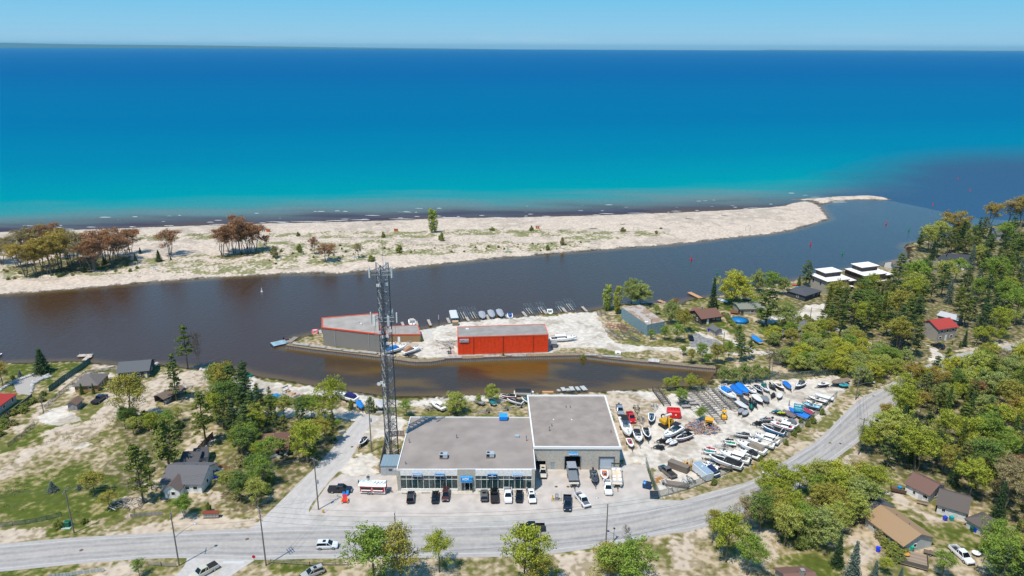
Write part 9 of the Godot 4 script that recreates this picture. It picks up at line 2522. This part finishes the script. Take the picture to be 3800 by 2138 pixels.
		mb = MB.new(); mb.cyl(V(0, .15, 0), .5, .5, 12); obj("float", mb, mat(cc, .5), t)
		mb = MB.new()
		mb.tube([V(0, .35, 0), V(0, 1.0, 0), V(0, 1.7, 0)], .36, .1, 8)
		obj("tower", mb, mat(cc, .5), t)
		mb = MB.new(); mb.ball(V(0, 1.8, 0), V(.16, .2, .16), 8); obj("lantern", mb, mat(cc, .4), t)
	for q in [[-219.5,-418.3], [-144.7,-424.9], [-69.3,-427.3], [15.3,-435]]:
		t = thing("beach_bin", "orange slatted litter bin on the beach ridge", "bin", V(q[0], ground_y(q[0], q[1]), q[1])); t.set_meta("group", "litter bins on the beach")
		for s in 2: bp("box", V(-.6 + 1.2 * s, .7, 0), V(1.0, 1.2, 1.0), mat("b86a2c", .8), t)
		bp("roof", V(0, 1.5, 0), V(2.6, .1, 1.2), mat("a85c28", .8), t)
	for q in [[-175.4,-345.5, "blue notice board on the river side of the left copse"], [-81.1,-366.2, "pale notice board on the dunes left of the tower"], [-2.2,-384.8, "blue notice board on the bank of the spit"]]:
		t = thing("notice_board", q[2], "sign", V(q[0], ground_y(q[0], q[1]), q[1]))
		for s in [-.6, .6]: bp("post", V(s, .7, 0), V(.1, 1.5, .1), mat("8a8480", .8), t)
		bp("panel", V(0, 1.3, .06), V(1.5, .9, .06), mat("a8c0d8", .6), t)
	for q in [[67,-444.9, 70.2,-445.8], [111.6,-463.5, 115.9,-461.6], [137.5,-474.2, 140.4,-472.7], [-87.9,-344.6, -84.9,-343], [236.6,-543.4, 239.3,-544.6], [47,-435.5, 51.9,-436.1], [-85,-446.3, -81.5,-447.5]]:
		var a := V(q[0], ground_y(q[0], q[1]) + .15, q[1]); var b := V(q[2], ground_y(q[2], q[3]) + .2, q[3])
		mb = MB.new(); mb.tube([Vector3.ZERO, (b - a) * .5 + V(0, .1, .3), b - a], .28, .12, 6); mb.tube([(b - a) * .6, (b - a) * .75 + V(.6, .4, -1.2)], .1, .04, 5)
		var o := obj("driftwood", mb, mat(lin(.22, .19, .16), .9)); o.position = a
		tag(o, "bleached driftwood trunk lying on the sand spit", "driftwood", "driftwood on the spit")
	for q in [[74.3,-431.4, 1.6], [143.1,-435.8, 2.4]]:
		t = thing("net_frame", "thin metal goal frame on the bare sand" if q[2] > 2 else "thin metal post frame at the end of the dune ridge", "frame", V(q[0], ground_y(q[0], q[1]), q[1]))
		for s in [-1, 1]: bp("post", V(s * 1.3, q[2] * .6, 0), V(.1, q[2] * 1.2, .1), mat("4a4a4c", .6), t)
		bp("crossbar", V(0, q[2] * 1.2, 0), V(2.7, .1, .1), mat("4a4a4c", .6), t)
	sheet("concrete_dock", pv([188.7,-358.2,193.4,-366.4,204.3,-371.5,208.8,-370.3,193.4,-353.9]), .15, mat(lin(.5, .47, .43), .9, 0, "fine", .5))
	t = thing("breakwater", "short rusty sheet pile breakwater at the river mouth", "breakwater", v3(U(222.8,-397.5)), .3)
	for s in 5: bp("pile", V(-2.4 + s * 1.2, -.2, 0), V(1.0, 1.6, .5 + .2 * (s % 2)), mat("5a2c28", .9), t)
	mb = MB.new(); mb.cyl(V(-1.0, 2.0, 0), .08, 4.0, 6); obj("beacon_post", mb, mat("c8ccd0", .4, .4), t)
	for q in [[-23.8,-255, 3.2, "heap of metal frames left of the orange shed", 60], [-41.1,-257.3, 2.2, "pile of pipes and boards before the annex", 40], [-92.9,-152.7, 2.5, "rubble spilled along the two track drive", 50], [-35.1,-191.1, 1.2, "scrap boards on the grass by the tower fence", 14], [-106.7,-217.5, 2.0, "boards and pipes lying at the edge of the sandy yard", 24]]:
		mb = MB.new(); mb.use_c = true
		for s in int(q[4]):
			mb.col = [Color(.3, .3, .31), Color(.45, .43, .4), Color(.2, .16, .13), Color(.5, .48, .46)][rng.randi() % 4]
			var c := V(q[0] + rng.randf_range(-1, 1) * q[2] * 1.5, rng.randf_range(.1, .7), q[1] + rng.randf_range(-1, 1) * q[2])
			var d := V(rng.randf_range(-1, 1), rng.randf_range(-.2, .2), rng.randf_range(-1, 1)).normalized() * rng.randf_range(.4, 1.3)
			mb.bar(c - d, c + d, rng.randf_range(.05, .16))
		stuff("scrap_pile", mb, vmat(.85, "s"), q[3], "scrap")
	person(U(3.9,-158.7), .4, Color(.55, .42, .42), Color(.05, .05, .07), Color(.05, .03, .02), "person in a pale top at the white crossover's tail")
	person(U(5.1,-158.9), -.6, Color(.25, .27, .32), Color(.2, .18, .17), Color(.2, .16, .12), "person in grey standing beside the showroom corner")
	person(U(-38.6,-161.3), 1.2, Color(.03, .035, .05), Color(.03, .03, .04), Color(.03, .02, .02), "person in black behind the food trailer")
	person(U(86.4,-206.3), .7, Color(.3, .3, .29), Color(.06, .055, .05), Color(.1, .07, .05), "person in grey walking up the yard lane", .16)
